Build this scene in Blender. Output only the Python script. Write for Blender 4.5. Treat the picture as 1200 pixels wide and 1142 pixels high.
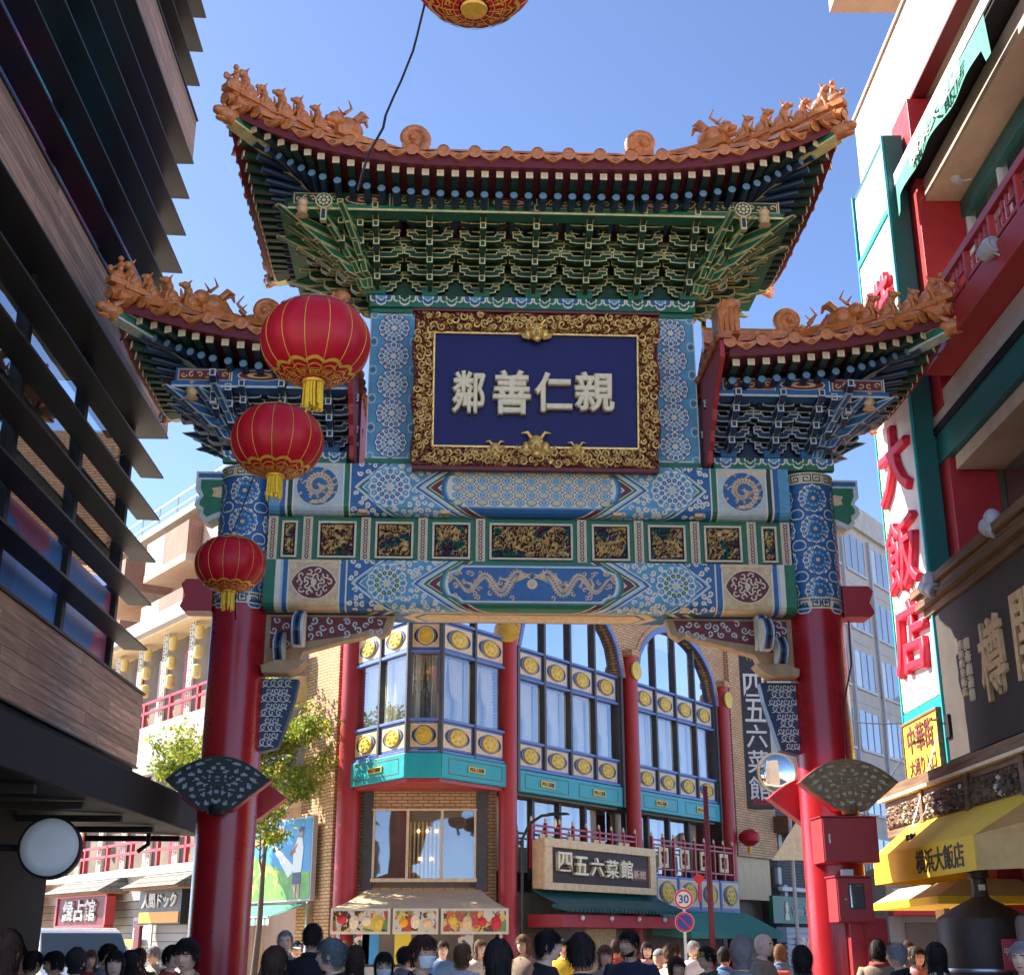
import bpy, math, random
from mathutils import Vector, Matrix, noise
PI = math.pi; R = math.radians
random.seed(7)
for o in list(bpy.data.objects): bpy.data.objects.remove(o)
scene = bpy.context.scene
col = scene.collection

# ---------------------------------------------------------------- camera, sky, sun, exposure
FPX = 1525.0; TH = R(19.1); CZ = 1.62
cam = bpy.data.cameras.new('camera'); cam_o = bpy.data.objects.new('camera', cam); col.objects.link(cam_o)
cam.sensor_width = 36; cam.lens = 36*FPX/1200; cam.clip_start = .05; cam.clip_end = 3000
cam_o.location = (0, 0, CZ); cam_o.rotation_euler = (PI/2+TH, 0, 0)
scene.camera = cam_o
SUN_EL = R(40); SUN_AZ = R(-67)          # azimuth from +Y, clockwise
SDIR = Vector((math.sin(SUN_AZ)*math.cos(SUN_EL), math.cos(SUN_AZ)*math.cos(SUN_EL), math.sin(SUN_EL)))
world = bpy.data.worlds.new('World'); scene.world = world; world.use_nodes = True
wn = world.node_tree; bg = wn.nodes['Background']
sky = wn.nodes.new('ShaderNodeTexSky'); sky.sky_type = 'NISHITA'; sky.sun_disc = False
sky.sun_elevation = SUN_EL; sky.sun_rotation = SUN_AZ; sky.altitude = 0; sky.air_density = 0.36; sky.dust_density = 0.3; sky.ozone_density = 2.6
wn.links.new(sky.outputs[0], bg.inputs[0]); bg.inputs[1].default_value = .15
sl = bpy.data.lights.new('sun', 'SUN'); sl.energy = 4.4; sl.angle = R(.5); sl.color = (1, .93, .82)
so = bpy.data.objects.new('sun', sl); col.objects.link(so); so.rotation_euler = SDIR.to_track_quat('Z', 'Y').to_euler()
scene.view_settings.view_transform = 'Standard'; scene.view_settings.look = 'None'
scene.view_settings.exposure = 1.8; scene.view_settings.gamma = 1
scene.cycles.max_bounces = 8; scene.cycles.diffuse_bounces = 4; scene.cycles.glossy_bounces = 4; scene.cycles.transparent_max_bounces = 12
scene.cycles.use_denoising = True; scene.cycles.caustics_reflective = False; scene.cycles.caustics_refractive = False

# ---------------------------------------------------------------- survey helper: sight line of a photo point met with a vertical plane
_c, _s = math.cos(TH), math.sin(TH)
def ray(px, py):
    a = (px-600)/FPX; b = (571-py)/FPX
    return Vector((a, _c-b*_s, _s+b*_c))
def at(px, py, Y):
    r = ray(px, py); t = Y/r.y
    return Vector((r.x*t, Y, CZ+r.z*t))
def onp(px, py, P, d):
    r = ray(px, py); n = (-d[1], d[0]); t = (P[0]*n[0]+P[1]*n[1])/(r.x*n[0]+r.y*n[1])
    X, Y = t*r.x, t*r.y; L = math.hypot(*d)
    return (((X-P[0])*d[0]+(Y-P[1])*d[1])/L, CZ+t*r.z)
def dist_at(px, py, depth):
    r = ray(px, py); f = Vector((0, _c, _s)); t = depth/r.dot(f)
    return Vector((0, 0, CZ))+r*t

# ---------------------------------------------------------------- materials
MATS = {}
def mat(name, c, rough=.6, metal=0, var=.12, scale=5, bump=0, bscale=60, emit=0, coat=0, spec=.5, dirt=0):
    m = bpy.data.materials.new(name); m.use_nodes = True; MATS[name] = m
    nt = m.node_tree; b = nt.nodes['Principled BSDF']
    b.inputs['Roughness'].default_value = rough; b.inputs['Metallic'].default_value = metal
    b.inputs['Coat Weight'].default_value = coat; b.inputs['Specular IOR Level'].default_value = spec
    c4 = (c[0], c[1], c[2], 1)
    b.inputs['Base Color'].default_value = c4
    if emit:
        b.inputs['Emission Color'].default_value = c4; b.inputs['Emission Strength'].default_value = emit
    tc = None
    if var or bump or dirt:
        tc = nt.nodes.new('ShaderNodeTexCoord')
    if var:
        n = nt.nodes.new('ShaderNodeTexNoise'); n.inputs['Scale'].default_value = scale; n.inputs['Detail'].default_value = 6; n.inputs['Roughness'].default_value = .65
        nt.links.new(tc.outputs['Object'], n.inputs['Vector'])
        r = nt.nodes.new('ShaderNodeValToRGB'); r.color_ramp.elements[0].position = .3; r.color_ramp.elements[1].position = .7
        r.color_ramp.elements[0].color = (c[0]*(1-var), c[1]*(1-var), c[2]*(1-var), 1)
        r.color_ramp.elements[1].color = (min(c[0]*(1+var), 1), min(c[1]*(1+var), 1), min(c[2]*(1+var), 1), 1)
        nt.links.new(n.outputs[0], r.inputs[0]); out = r.outputs[0]
        if dirt:
            n2 = nt.nodes.new('ShaderNodeTexNoise'); n2.inputs['Scale'].default_value = scale*.35; n2.inputs['Detail'].default_value = 9; n2.inputs['Roughness'].default_value = .75
            mp = nt.nodes.new('ShaderNodeMapping'); mp.inputs['Scale'].default_value = (2.2, 2.2, .5)
            nt.links.new(tc.outputs['Object'], mp.inputs[0]); nt.links.new(mp.outputs[0], n2.inputs['Vector'])
            r2 = nt.nodes.new('ShaderNodeValToRGB'); r2.color_ramp.elements[0].position = .48; r2.color_ramp.elements[1].position = .75
            r2.color_ramp.elements[0].color = (0, 0, 0, 1); r2.color_ramp.elements[1].color = (dirt, dirt, dirt, 1)
            nt.links.new(n2.outputs[0], r2.inputs[0])
            mx = nt.nodes.new('ShaderNodeMix'); mx.data_type = 'RGBA'; mx.blend_type = 'MIX'
            nt.links.new(r2.outputs[0], mx.inputs[0]); nt.links.new(out, mx.inputs[6]); mx.inputs[7].default_value = (c[0]*.35+.02, c[1]*.33+.018, c[2]*.3+.015, 1)
            out = mx.outputs[2]
        nt.links.new(out, b.inputs['Base Color'])
        rr = nt.nodes.new('ShaderNodeMapRange'); rr.inputs['To Min'].default_value = max(rough-.08, .02); rr.inputs['To Max'].default_value = min(rough+.12, 1)
        nt.links.new(n.outputs[0], rr.inputs[0]); nt.links.new(rr.outputs[0], b.inputs['Roughness'])
    if bump:
        n = nt.nodes.new('ShaderNodeTexNoise'); n.inputs['Scale'].default_value = bscale; n.inputs['Detail'].default_value = 4
        nt.links.new(tc.outputs['Object'], n.inputs['Vector'])
        bp = nt.nodes.new('ShaderNodeBump'); bp.inputs['Strength'].default_value = bump; bp.inputs['Distance'].default_value = .02
        nt.links.new(n.outputs[0], bp.inputs['Height']); nt.links.new(bp.outputs[0], b.inputs['Normal'])
    return m
def glass_mat(name, tint=(.75, .82, .85), refl=.35, rough=.02):
    m = bpy.data.materials.new(name); m.use_nodes = True; MATS[name] = m; nt = m.node_tree; nt.nodes.remove(nt.nodes['Principled BSDF'])
    out = nt.nodes['Material Output']
    t = nt.nodes.new('ShaderNodeBsdfTransparent'); t.inputs[0].default_value = (*tint, 1)
    g = nt.nodes.new('ShaderNodeBsdfGlossy'); g.inputs['Roughness'].default_value = rough; g.inputs[0].default_value = (.95, .97, 1, 1)
    lw = nt.nodes.new('ShaderNodeFresnel'); lw.inputs[0].default_value = 1.5
    ad = nt.nodes.new('ShaderNodeMath'); ad.operation = 'ADD'; ad.inputs[1].default_value = refl; ad.use_clamp = True
    tc = nt.nodes.new('ShaderNodeTexCoord'); n = nt.nodes.new('ShaderNodeTexNoise'); n.inputs['Scale'].default_value = .8
    bp = nt.nodes.new('ShaderNodeBump'); bp.inputs['Strength'].default_value = .05; bp.inputs['Distance'].default_value = .1
    nt.links.new(tc.outputs['Object'], n.inputs['Vector']); nt.links.new(n.outputs[0], bp.inputs['Height'])
    nt.links.new(bp.outputs[0], g.inputs['Normal'])
    mx = nt.nodes.new('ShaderNodeMixShader')
    ge = nt.nodes.new('ShaderNodeNewGeometry'); inv = nt.nodes.new('ShaderNodeMath'); inv.operation = 'SUBTRACT'; inv.inputs[0].default_value = 1; nt.links.new(ge.outputs['Backfacing'], inv.inputs[1]); mu = nt.nodes.new('ShaderNodeMath'); mu.operation = 'MULTIPLY'; nt.links.new(inv.outputs[0], mu.inputs[1])
    nt.links.new(lw.outputs[0], ad.inputs[0]); nt.links.new(ad.outputs[0], mu.inputs[0]); nt.links.new(mu.outputs[0], mx.inputs[0]); nt.links.new(t.outputs[0], mx.inputs[1]); nt.links.new(g.outputs[0], mx.inputs[2])
    nt.links.new(mx.outputs[0], out.inputs[0]); return m
def brick_mat(name, c1, c2, mortar, bw, bh, gap=.012, rough=.85, bump=.5):
    m = mat(name, c1, rough, var=0); nt = m.node_tree; b = nt.nodes['Principled BSDF']
    tc = nt.nodes.new('ShaderNodeTexCoord'); sp = nt.nodes.new('ShaderNodeSeparateXYZ'); ad = nt.nodes.new('ShaderNodeMath'); ad.operation = 'ADD'
    cb = nt.nodes.new('ShaderNodeCombineXYZ')
    nt.links.new(tc.outputs['Object'], sp.inputs[0]); nt.links.new(sp.outputs[0], ad.inputs[0]); nt.links.new(sp.outputs[1], ad.inputs[1])
    nt.links.new(ad.outputs[0], cb.inputs[0]); nt.links.new(sp.outputs[2], cb.inputs[1])
    k = nt.nodes.new('ShaderNodeTexBrick'); k.inputs['Color1'].default_value = (*c1, 1); k.inputs['Color2'].default_value = (*c2, 1); k.inputs['Mortar'].default_value = (*mortar, 1)
    k.inputs['Scale'].default_value = 1; k.inputs['Brick Width'].default_value = bw; k.inputs['Row Height'].default_value = bh; k.inputs['Mortar Size'].default_value = gap; k.inputs['Mortar Smooth'].default_value = .2
    nt.links.new(cb.outputs[0], k.inputs[0])
    n = nt.nodes.new('ShaderNodeTexNoise'); n.inputs['Scale'].default_value = 1.2; n.inputs['Detail'].default_value = 8
    nt.links.new(tc.outputs['Object'], n.inputs['Vector'])
    mx = nt.nodes.new('ShaderNodeMix'); mx.data_type = 'RGBA'; mx.blend_type = 'MULTIPLY'; mx.inputs[0].default_value = .5
    nt.links.new(k.outputs[0], mx.inputs[6]); nt.links.new(n.outputs[1], mx.inputs[7])
    r = nt.nodes.new('ShaderNodeBrightContrast'); r.inputs[1].default_value = .12; nt.links.new(n.outputs[0], r.inputs[0])
    nt.links.new(r.outputs[0], mx.inputs[7]); nt.links.new(mx.outputs[2], b.inputs['Base Color'])
    bp = nt.nodes.new('ShaderNodeBump'); bp.inputs['Strength'].default_value = bump; bp.inputs['Distance'].default_value = .01; bp.invert = True
    nt.links.new(k.outputs[1], bp.inputs['Height']); nt.links.new(bp.outputs[0], b.inputs['Normal'])
    return m
def wood_mat(name, c, axis=0, rough=.7):
    m = mat(name, c, rough, var=0); nt = m.node_tree; b = nt.nodes['Principled BSDF']
    tc = nt.nodes.new('ShaderNodeTexCoord'); mp = nt.nodes.new('ShaderNodeMapping'); s = [14, 14, 14]; s[axis] = .8; mp.inputs['Scale'].default_value = s
    oi = nt.nodes.new('ShaderNodeObjectInfo')
    nt.links.new(tc.outputs['Object'], mp.inputs[0])
    n = nt.nodes.new('ShaderNodeTexNoise'); n.inputs['Scale'].default_value = 1.5; n.inputs['Detail'].default_value = 8; n.inputs['Distortion'].default_value = .6
    nt.links.new(mp.outputs[0], n.inputs['Vector'])
    r = nt.nodes.new('ShaderNodeValToRGB'); e = r.color_ramp.elements; e[0].position = .3; e[1].position = .72
    e[0].color = (c[0]*.5, c[1]*.48, c[2]*.46, 1); e[1].color = (c[0]*1.35, c[1]*1.35, c[2]*1.35, 1)
    nt.links.new(n.outputs[0], r.inputs[0])
    hv = nt.nodes.new('ShaderNodeHueSaturation'); mr = nt.nodes.new('ShaderNodeMapRange'); mr.inputs['To Min'].default_value = .7; mr.inputs['To Max'].default_value = 1.3
    nt.links.new(oi.outputs['Random'], mr.inputs[0]); nt.links.new(mr.outputs[0], hv.inputs['Value']); nt.links.new(r.outputs[0], hv.inputs['Color'])
    nt.links.new(hv.outputs[0], b.inputs['Base Color'])
    bp = nt.nodes.new('ShaderNodeBump'); bp.inputs['Strength'].default_value = .3; bp.inputs['Distance'].default_value = .01
    nt.links.new(n.outputs[0], bp.inputs['Height']); nt.links.new(bp.outputs[0], b.inputs['Normal']); return m

mat('red_lacquer', (.40, .012, .018), .27, var=.14, scale=2.5, bump=.06, bscale=2.2, coat=.12, dirt=.32)
mat('red_paint', (.42, .028, .032), .4, var=.12, dirt=.2)
mat('dark_red', (.15, .014, .017), .5, var=.15)
mat('maroon', (.17, .028, .032), .55, var=.2)
mat('tile', (.62, .215, .055), .38, var=.35, scale=9, bump=.3, bscale=25, coat=.35, dirt=.75)
mat('tile_dark', (.45, .15, .05), .4, var=.35, scale=9, bump=.25, bscale=25, dirt=.5)
mat('green', (.025, .18, .085), .45, var=.2, scale=8, dirt=.25)
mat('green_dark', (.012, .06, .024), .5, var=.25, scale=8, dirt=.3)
mat('edge_green', (.78, .70, .32), .5, var=.2, scale=9, dirt=.35)
mat('edge_blue', (.62, .66, .60), .5, var=.2, scale=9, dirt=.35)
mat('blue', (.03, .14, .33), .42, var=.15, scale=8, dirt=.2)
mat('blue_mid', (.12, .37, .53), .45, var=.15, scale=8, dirt=.15)
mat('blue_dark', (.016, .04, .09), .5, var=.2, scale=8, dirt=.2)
mat('blue_pale', (.52, .66, .66), .5, var=.12, scale=12, dirt=.25)
mat('cream', (.86, .70, .45), .5, var=.12, scale=10, dirt=.35)
mat('white_blue', (.86, .80, .62), .5, var=.1, scale=10, dirt=.3)
mat('beige_gold', (.78, .54, .27), .5, .1, var=.2, scale=12, dirt=.3)
mat('gold', (1.0, .56, .16), .33, .45, var=.3, scale=14, bump=.2, bscale=40)
mat('gold_relief', (1.0, .52, .17), .34, .35, var=.4, scale=12, bump=.35, bscale=70)
mat('carved_gold', (.82, .46, .17), .4, .2, var=.45, scale=16)
mat('dark_ground', (.06, .025, .022), .6, var=.4)
mat('aged_wood', (.44, .29, .15), .6, var=.25, dirt=.3)
mat('gold_paint', (.72, .47, .06), .45, .2, var=.15)
mat('plaque_blue', (.010, .012, .11), .38, var=.12, scale=2, bump=.05, bscale=3, spec=.22)
mat('rafter_green', (.008, .045, .028), .5, var=.2)
mat('rafter_tip', (.16, .30, .40), .45, var=.2)
mat('rafter_blue', (.01, .036, .08), .4, var=.2)
mat('ivory', (.92, .80, .52), .45, var=.12, scale=12, dirt=.25)
mat('black', (.012, .012, .013), .45, var=.2)
mat('black_metal', (.016, .016, .018), .6, var=.3, scale=3, dirt=.2, spec=.2)
mat('louvre', (.016, .016, .017), .5, .1, var=.2, scale=2, dirt=.25)
mat('white', (.72, .71, .68), .6, var=.06, scale=4, dirt=.2)
mat('white_wall', (.45, .40, .35), .75, var=.08, scale=2, bump=.3, bscale=40, dirt=.3)
mat('pink_wall', (.52, .375, .28), .8, var=.1, scale=2, dirt=.4)
mat('grey_wall', (.46, .42, .36), .8, var=.12, scale=2, dirt=.4)
mat('concrete', (.36, .36, .34), .8, var=.2, scale=3, bump=.3, dirt=.4)
mat('asphalt', (.10, .10, .10), .85, var=.3, scale=8, bump=.6, bscale=120)
mat('paving', (.46, .40, .32), .8, var=.2, scale=3, bump=.3)
mat('teal', (.012, .36, .38), .42, var=.1, scale=2, dirt=.25)
mat('teal_dark', (.01, .12, .11), .42, var=.12, scale=2, dirt=.25)
mat('steel_blue', (.13, .20, .46), .42, var=.15, scale=4, dirt=.15)
mat('yellow', (.92, .58, .015), .6, var=.08, scale=3, dirt=.15)
mat('awning_tan', (.80, .52, .20), .7, var=.1, dirt=.2)
mat('yellow_sign', (.82, .62, .05), .45, var=.05)
mat('lantern_red', (.46, .006, .018), .45, var=.14, scale=3, bump=.15, bscale=14, coat=.04, spec=.3)
mat('lantern_gold', (.75, .42, .05), .4, .3, var=.2, scale=20)
mat('tassel', (.80, .52, .02), .55, var=.2, scale=30)
mat('steel', (.55, .55, .55), .3, .9, var=.15)
mat('grey_paint', (.45, .45, .46), .45, var=.08)
mat('dark_grey', (.07, .07, .075), .5, var=.2, dirt=.2)
mat('sign_dark', (.075, .062, .055), .65, var=.15, scale=2, dirt=.3, spec=.2)
mat('kiln', (.075, .042, .024), .5, .2, var=.35, scale=3, dirt=.4)
mat('skin', (.82, .47, .29), .5, var=.08, scale=8)
mat('curtain', (.95, .85, .66), .8, var=.05)
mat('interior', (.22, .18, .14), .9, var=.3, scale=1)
mat('cream_awning', (.66, .50, .28), .75, var=.08, dirt=.2)
mat('green_awning', (.05, .26, .19), .7, var=.1, dirt=.2)
mat('green_tile', (.02, .12, .12), .35, var=.35, scale=9, coat=.2, dirt=.3)
mat('sign_green', (.01, .13, .07), .4, var=.08)
mat('sign_red', (.62, .02, .035), .45, var=.08)
mat('letter_red', (.65, .01, .04), .5, var=.12)
mat('lattice', (.66, .62, .52), .6, var=.1, dirt=.2)
mat('lampglass', (.80, .80, .74), .35, var=.04)
wood_mat('cladding', (.34, .22, .15), 0); wood_mat('brown_wood', (.20, .11, .055), 0)
glass_mat('glass', tint=(.9, .93, .93), refl=.17); glass_mat('glass_sky', refl=.62); glass_mat('glass_clear', refl=.08); glass_mat('glass_left', refl=.38)
brick_mat('brick', (.92, .56, .28), (.74, .42, .19), (.28, .19, .12), .24, .075, .012)
brick_mat('siding', (.44, .42, .39), (.42, .40, .37), (.12, .115, .11), 40, .22, .012)
brick_mat('roof_shingle', (.27, .25, .22), (.20, .185, .165), (.07, .065, .06), .35, .16, .012)

# ---------------------------------------------------------------- mesh builder
class B:
    def __init__(s): s.v = []; s.f = []; s.m = []
    def add(s, vs, fs, m=0):
        n = len(s.v); s.v += [tuple(p) for p in vs]; s.f += [tuple(i+n for i in f) for f in fs]; s.m += [m]*len(fs); return s
    def box(s, x0, x1, y0, y1, z0, z1, m=0):
        return s.add([(x0, y0, z0), (x1, y0, z0), (x1, y1, z0), (x0, y1, z0), (x0, y0, z1), (x1, y0, z1), (x1, y1, z1), (x0, y1, z1)],
                     [(0, 3, 2, 1), (4, 5, 6, 7), (0, 1, 5, 4), (1, 2, 6, 5), (2, 3, 7, 6), (3, 0, 4, 7)], m)
    def poly(s, pts, m=0): return s.add(pts, [tuple(range(len(pts)))], m)
    def hexa(s, p, m=0):      # 8 corners: bottom 4 ccw, top 4
        return s.add(p, [(0, 3, 2, 1), (4, 5, 6, 7), (0, 1, 5, 4), (1, 2, 6, 5), (2, 3, 7, 6), (3, 0, 4, 7)], m)
    def prism(s, pts, a, b, ax='y', m=0, mcap=None):  # 2-D outline (u,w) extruded along ax from a to b
        n = len(pts)
        def P(u, w, t): return (u, t, w) if ax == 'y' else ((t, u, w) if ax == 'x' else (u, w, t))
        vs = [P(u, w, a) for u, w in pts]+[P(u, w, b) for u, w in pts]
        k = len(s.v); s.add(vs, [(i, (i+1) % n, n+(i+1) % n, n+i) for i in range(n)], m)
        s.f += [tuple(k+i for i in reversed(range(n))), tuple(k+n+i for i in range(n))]; s.m += [m if mcap is None else mcap]*2; return s
    def tube(s, path, r, n=8, m=0, cap=True):
        path = [Vector(p) for p in path]; k = len(path)
        rr = r if isinstance(r, (list, tuple)) else [r]*k
        vs = []; ref = None
        for i in range(k):
            t = (path[min(i+1, k-1)]-path[max(i-1, 0)])
            if t.length < 1e-9: t = Vector((0, 0, 1))
            t.normalize()
            if ref is None: ref = Vector((0, 0, 1)) if abs(t.z) < .9 else Vector((1, 0, 0))
            u = t.cross(ref)
            if u.length < 1e-6: u = t.cross(Vector((0, 1, .1)))
            u.normalize(); w = u.cross(t); ref = w
            for j in range(n):
                a = 2*PI*j/n; vs.append(path[i]+(u*math.cos(a)+w*math.sin(a))*rr[i])
        fs = [(i*n+j, i*n+(j+1) % n, (i+1)*n+(j+1) % n, (i+1)*n+j) for i in range(k-1) for j in range(n)]
        if cap: fs += [tuple(reversed(range(n))), tuple((k-1)*n+j for j in range(n))]
        return s.add(vs, fs, m)
    def lathe(s, prof, n=16, c=(0, 0, 0), m=0, sx=1, sy=1, mf=None):
        k = len(prof); vs = [(c[0]+r*sx*math.cos(2*PI*j/n), c[1]+r*sy*math.sin(2*PI*j/n), c[2]+z) for r, z in prof for j in range(n)]
        b0 = len(s.f)
        s.add(vs, [(i*n+j, i*n+(j+1) % n, (i+1)*n+(j+1) % n, (i+1)*n+j) for i in range(k-1) for j in range(n)], m)
        if mf:
            for i in range(k-1):
                for j in range(n): s.m[b0+i*n+j] = mf(i, j)
        return s
    def ball(s, c, r, n=10, k=6, m=0):
        r = r if isinstance(r, (tuple, list)) else (r, r, r)
        b = B(); b.lathe([(max(math.sin(PI*i/k), .01), -math.cos(PI*i/k)) for i in range(k+1)], n)
        return s.add([(c[0]+x*r[0], c[1]+y*r[1], c[2]+z*r[2]) for x, y, z in b.v], b.f, m)
    def grid(s, fn, nu, nv, m=0, mf=None):
        vs = [fn(i/nu, j/nv) for i in range(nu+1) for j in range(nv+1)]; w = nv+1; k0 = len(s.m)
        s.add(vs, [(i*w+j, (i+1)*w+j, (i+1)*w+j+1, i*w+j+1) for i in range(nu) for j in range(nv)], m)
        if mf:
            for i in range(nu):
                for j in range(nv): s.m[k0+i*nv+j] = mf((i+.5)/nu, (j+.5)/nv, [vs[i*w+j], vs[(i+1)*w+j+1]])
        return s
    def xf(s, M):
        s.v = [tuple(M @ Vector(p)) for p in s.v]; return s
    def merge(s, o, M=None, dm=0):
        return s.add([tuple(M @ Vector(p)) if M else p for p in o.v], [], 0) or s
    def mesh(s, name, mats, smooth=False):
        me = bpy.data.meshes.new(name); me.from_pydata(s.v, [], s.f)
        for m in (mats if isinstance(mats, (list, tuple)) else [mats]): me.materials.append(MATS[m])
        me.polygons.foreach_set('material_index', s.m)
        if smooth:
            me.polygons.foreach_set('use_smooth', [True]*len(s.f))
            if smooth is not True: me.set_sharp_from_angle(angle=R(smooth))
        me.update(); return me
    def build(s, name, mats, parent=None, loc=(0, 0, 0), rot=(0, 0, 0), smooth=False, bev=0):
        return link(name, s.mesh(name, mats, smooth), parent, loc, rot, bev=bev)
def link(name, me, parent=None, loc=(0, 0, 0), rot=(0, 0, 0), sc=None, bev=0):
    o = bpy.data.objects.new(name, me); col.objects.link(o); o.location = loc; o.rotation_euler = rot
    if sc is not None: o.scale = sc if isinstance(sc, (tuple, list)) else (sc, sc, sc)
    if parent: o.parent = parent
    if bev:
        b = o.modifiers.new('bevel', 'BEVEL'); b.width = bev; b.segments = 2; b.limit_method = 'ANGLE'; b.harden_normals = False
    return o
def tag(o, label, cat=None, group=None, kind=None):
    if label: o['label'] = label
    if cat: o['category'] = cat
    if group: o['group'] = group
    if kind: o['kind'] = kind
    return o
def thing(name, label, cat, loc=(0, 0, 0), rz=0, group=None):
    o = bpy.data.objects.new(name, None); col.objects.link(o); o.location = loc; o.rotation_euler = (0, 0, rz); o.empty_display_size = .2
    return tag(o, label, cat, group)
def part(name, parent, loc=(0, 0, 0), rot=(0, 0, 0)):
    o = bpy.data.objects.new(name, None); col.objects.link(o); o.location = loc; o.rotation_euler = rot; o.parent = parent; o.empty_display_size = .1; return o
def struct(o): o['kind'] = 'structure'; return o
def copy_tree(o, parent=None):
    c = o.copy(); col.objects.link(c); c.parent = parent
    for ch in o.children: copy_tree(ch, c)
    return c

# ---------------------------------------------------------------- lettering (built-in font), made once as meshes: x right, z up, front towards -y
TEXTS = {}
def make_texts(items):
    obs = []
    for key, (s, ext, off) in items.items():
        cu = bpy.data.curves.new(key, 'FONT'); cu.body = s; cu.size = 1; cu.extrude = ext; cu.offset = max(off, 0)*.5; cu.bevel_depth = -off if off < 0 else 0; cu.bevel_resolution = 2; cu.align_x = 'CENTER'; cu.align_y = 'CENTER'; cu.resolution_u = 3
        o = bpy.data.objects.new(key, cu); col.objects.link(o); obs.append((key, o))
    bpy.context.view_layer.update(); dg = bpy.context.evaluated_depsgraph_get()
    for key, o in obs:
        me = bpy.data.meshes.new_from_object(o.evaluated_get(dg))
        if len(me.vertices):
            xs = [v.co.x for v in me.vertices]; ys = [v.co.y for v in me.vertices]
            x0, x1, y0, y1 = min(xs), max(xs), min(ys), max(ys)
            for v in me.vertices:
                x, y, z = v.co; v.co = ((x-(x0+x1)/2)/(x1-x0), -z, (y-(y0+y1)/2)/(y1-y0))
            me['ar'] = (x1-x0)/(y1-y0)
        TEXTS[key] = me
    for key, o in obs: bpy.data.objects.remove(o)
def text(key, w, h, m, parent, loc, rot=(0, 0, 0), name='lettering', depth=1.0):
    me = TEXTS[key].copy(); me.materials.clear(); me.materials.append(MATS[m])
    return link(name, me, parent, loc, rot, sc=(w, depth, h))
_T = {}
for ch in '鄰善仁親': _T['pl'+ch] = (ch, .05, -.034)
for ch in '大飯店横': _T['sg'+ch] = (ch, .03, -.02)
for ch in '四五六菜館': _T['v'+ch] = (ch, .01, .02); _T['h'+ch] = (ch, .04, .03)
_T.update(banner=('横浜大飯店', .005, .03), awning=('横浜大飯店', .004, .025), taru=('樽', .06, .03), kanban1=('中華街', .01, .02), kanban2=('大通り入口', .008, .015),
          kan=('関', .06, .03), uranai=('縁占館', .04, .04), ningen=('人間ドック', .02, .03), thirty=('30', .004, .03), ryouri=('料理', .01, .0), bekkan=('別館', .005, 0), shinkan=('新館', .01, .0),
          small=('廣東料理\n飲茶点心', .01, .0), sm1=('横\n濱\n廣\n東\n飯\n店', .02, .0), sm2=('関\n帝\n廟\n通\n樽', .02, .0), poster1=('もっと、その先へ', .003, .02), poster2=('くつろぎの旅', .003, .05), shop=('Victor Sweets', .004, .02),
          red1=('中国料理', .004, .02), red2=('飲茶', .004, .02), menu=('MENU', .004, .01), plate=('横浜 300', .002, 0), temple=('四五六菜館', .004, .0), guide=('占い', .004, .03), tall=('手相占い', .004, .02))
make_texts(_T)

# ---------------------------------------------------------------- ground
b = B(); b.box(-400, 400, -200, 900, -.4, 0); struct(b.build('ground', 'paving'))
b = B(); b.box(-4.6, 5.0, -30, 24, .001, .006); struct(b.build('road', 'paving'))
for x0, x1, nm in ((-5.62, -4.6, 'pavement'), (5.0, 6.28, 'pavement')):
    b = B(); b.box(x0, x1, -20, 20.4, -.02, .13); struct(b.build(nm, 'paving', bev=.02))
# ================================================================ the gate
PSI = R(2.4); GD = 17.0; GX = .245
gate = thing('ceremonial_gate', 'tall painted ceremonial gate with red columns, triple tiled roof and blue name plaque', 'gate', (GX, GD, 0), PSI)
def g(px, py, yl):
    r = ray(px, py); ex = (math.cos(PSI), math.sin(PSI)); ey = (-math.sin(PSI), math.cos(PSI))
    t = (yl+GX*ey[0]+GD*ey[1])/(r.x*ey[0]+r.y*ey[1]); X = t*r.x-GX; Y = t*r.y-GD
    return (X*ex[0]+Y*ex[1], CZ+t*r.z)

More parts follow.
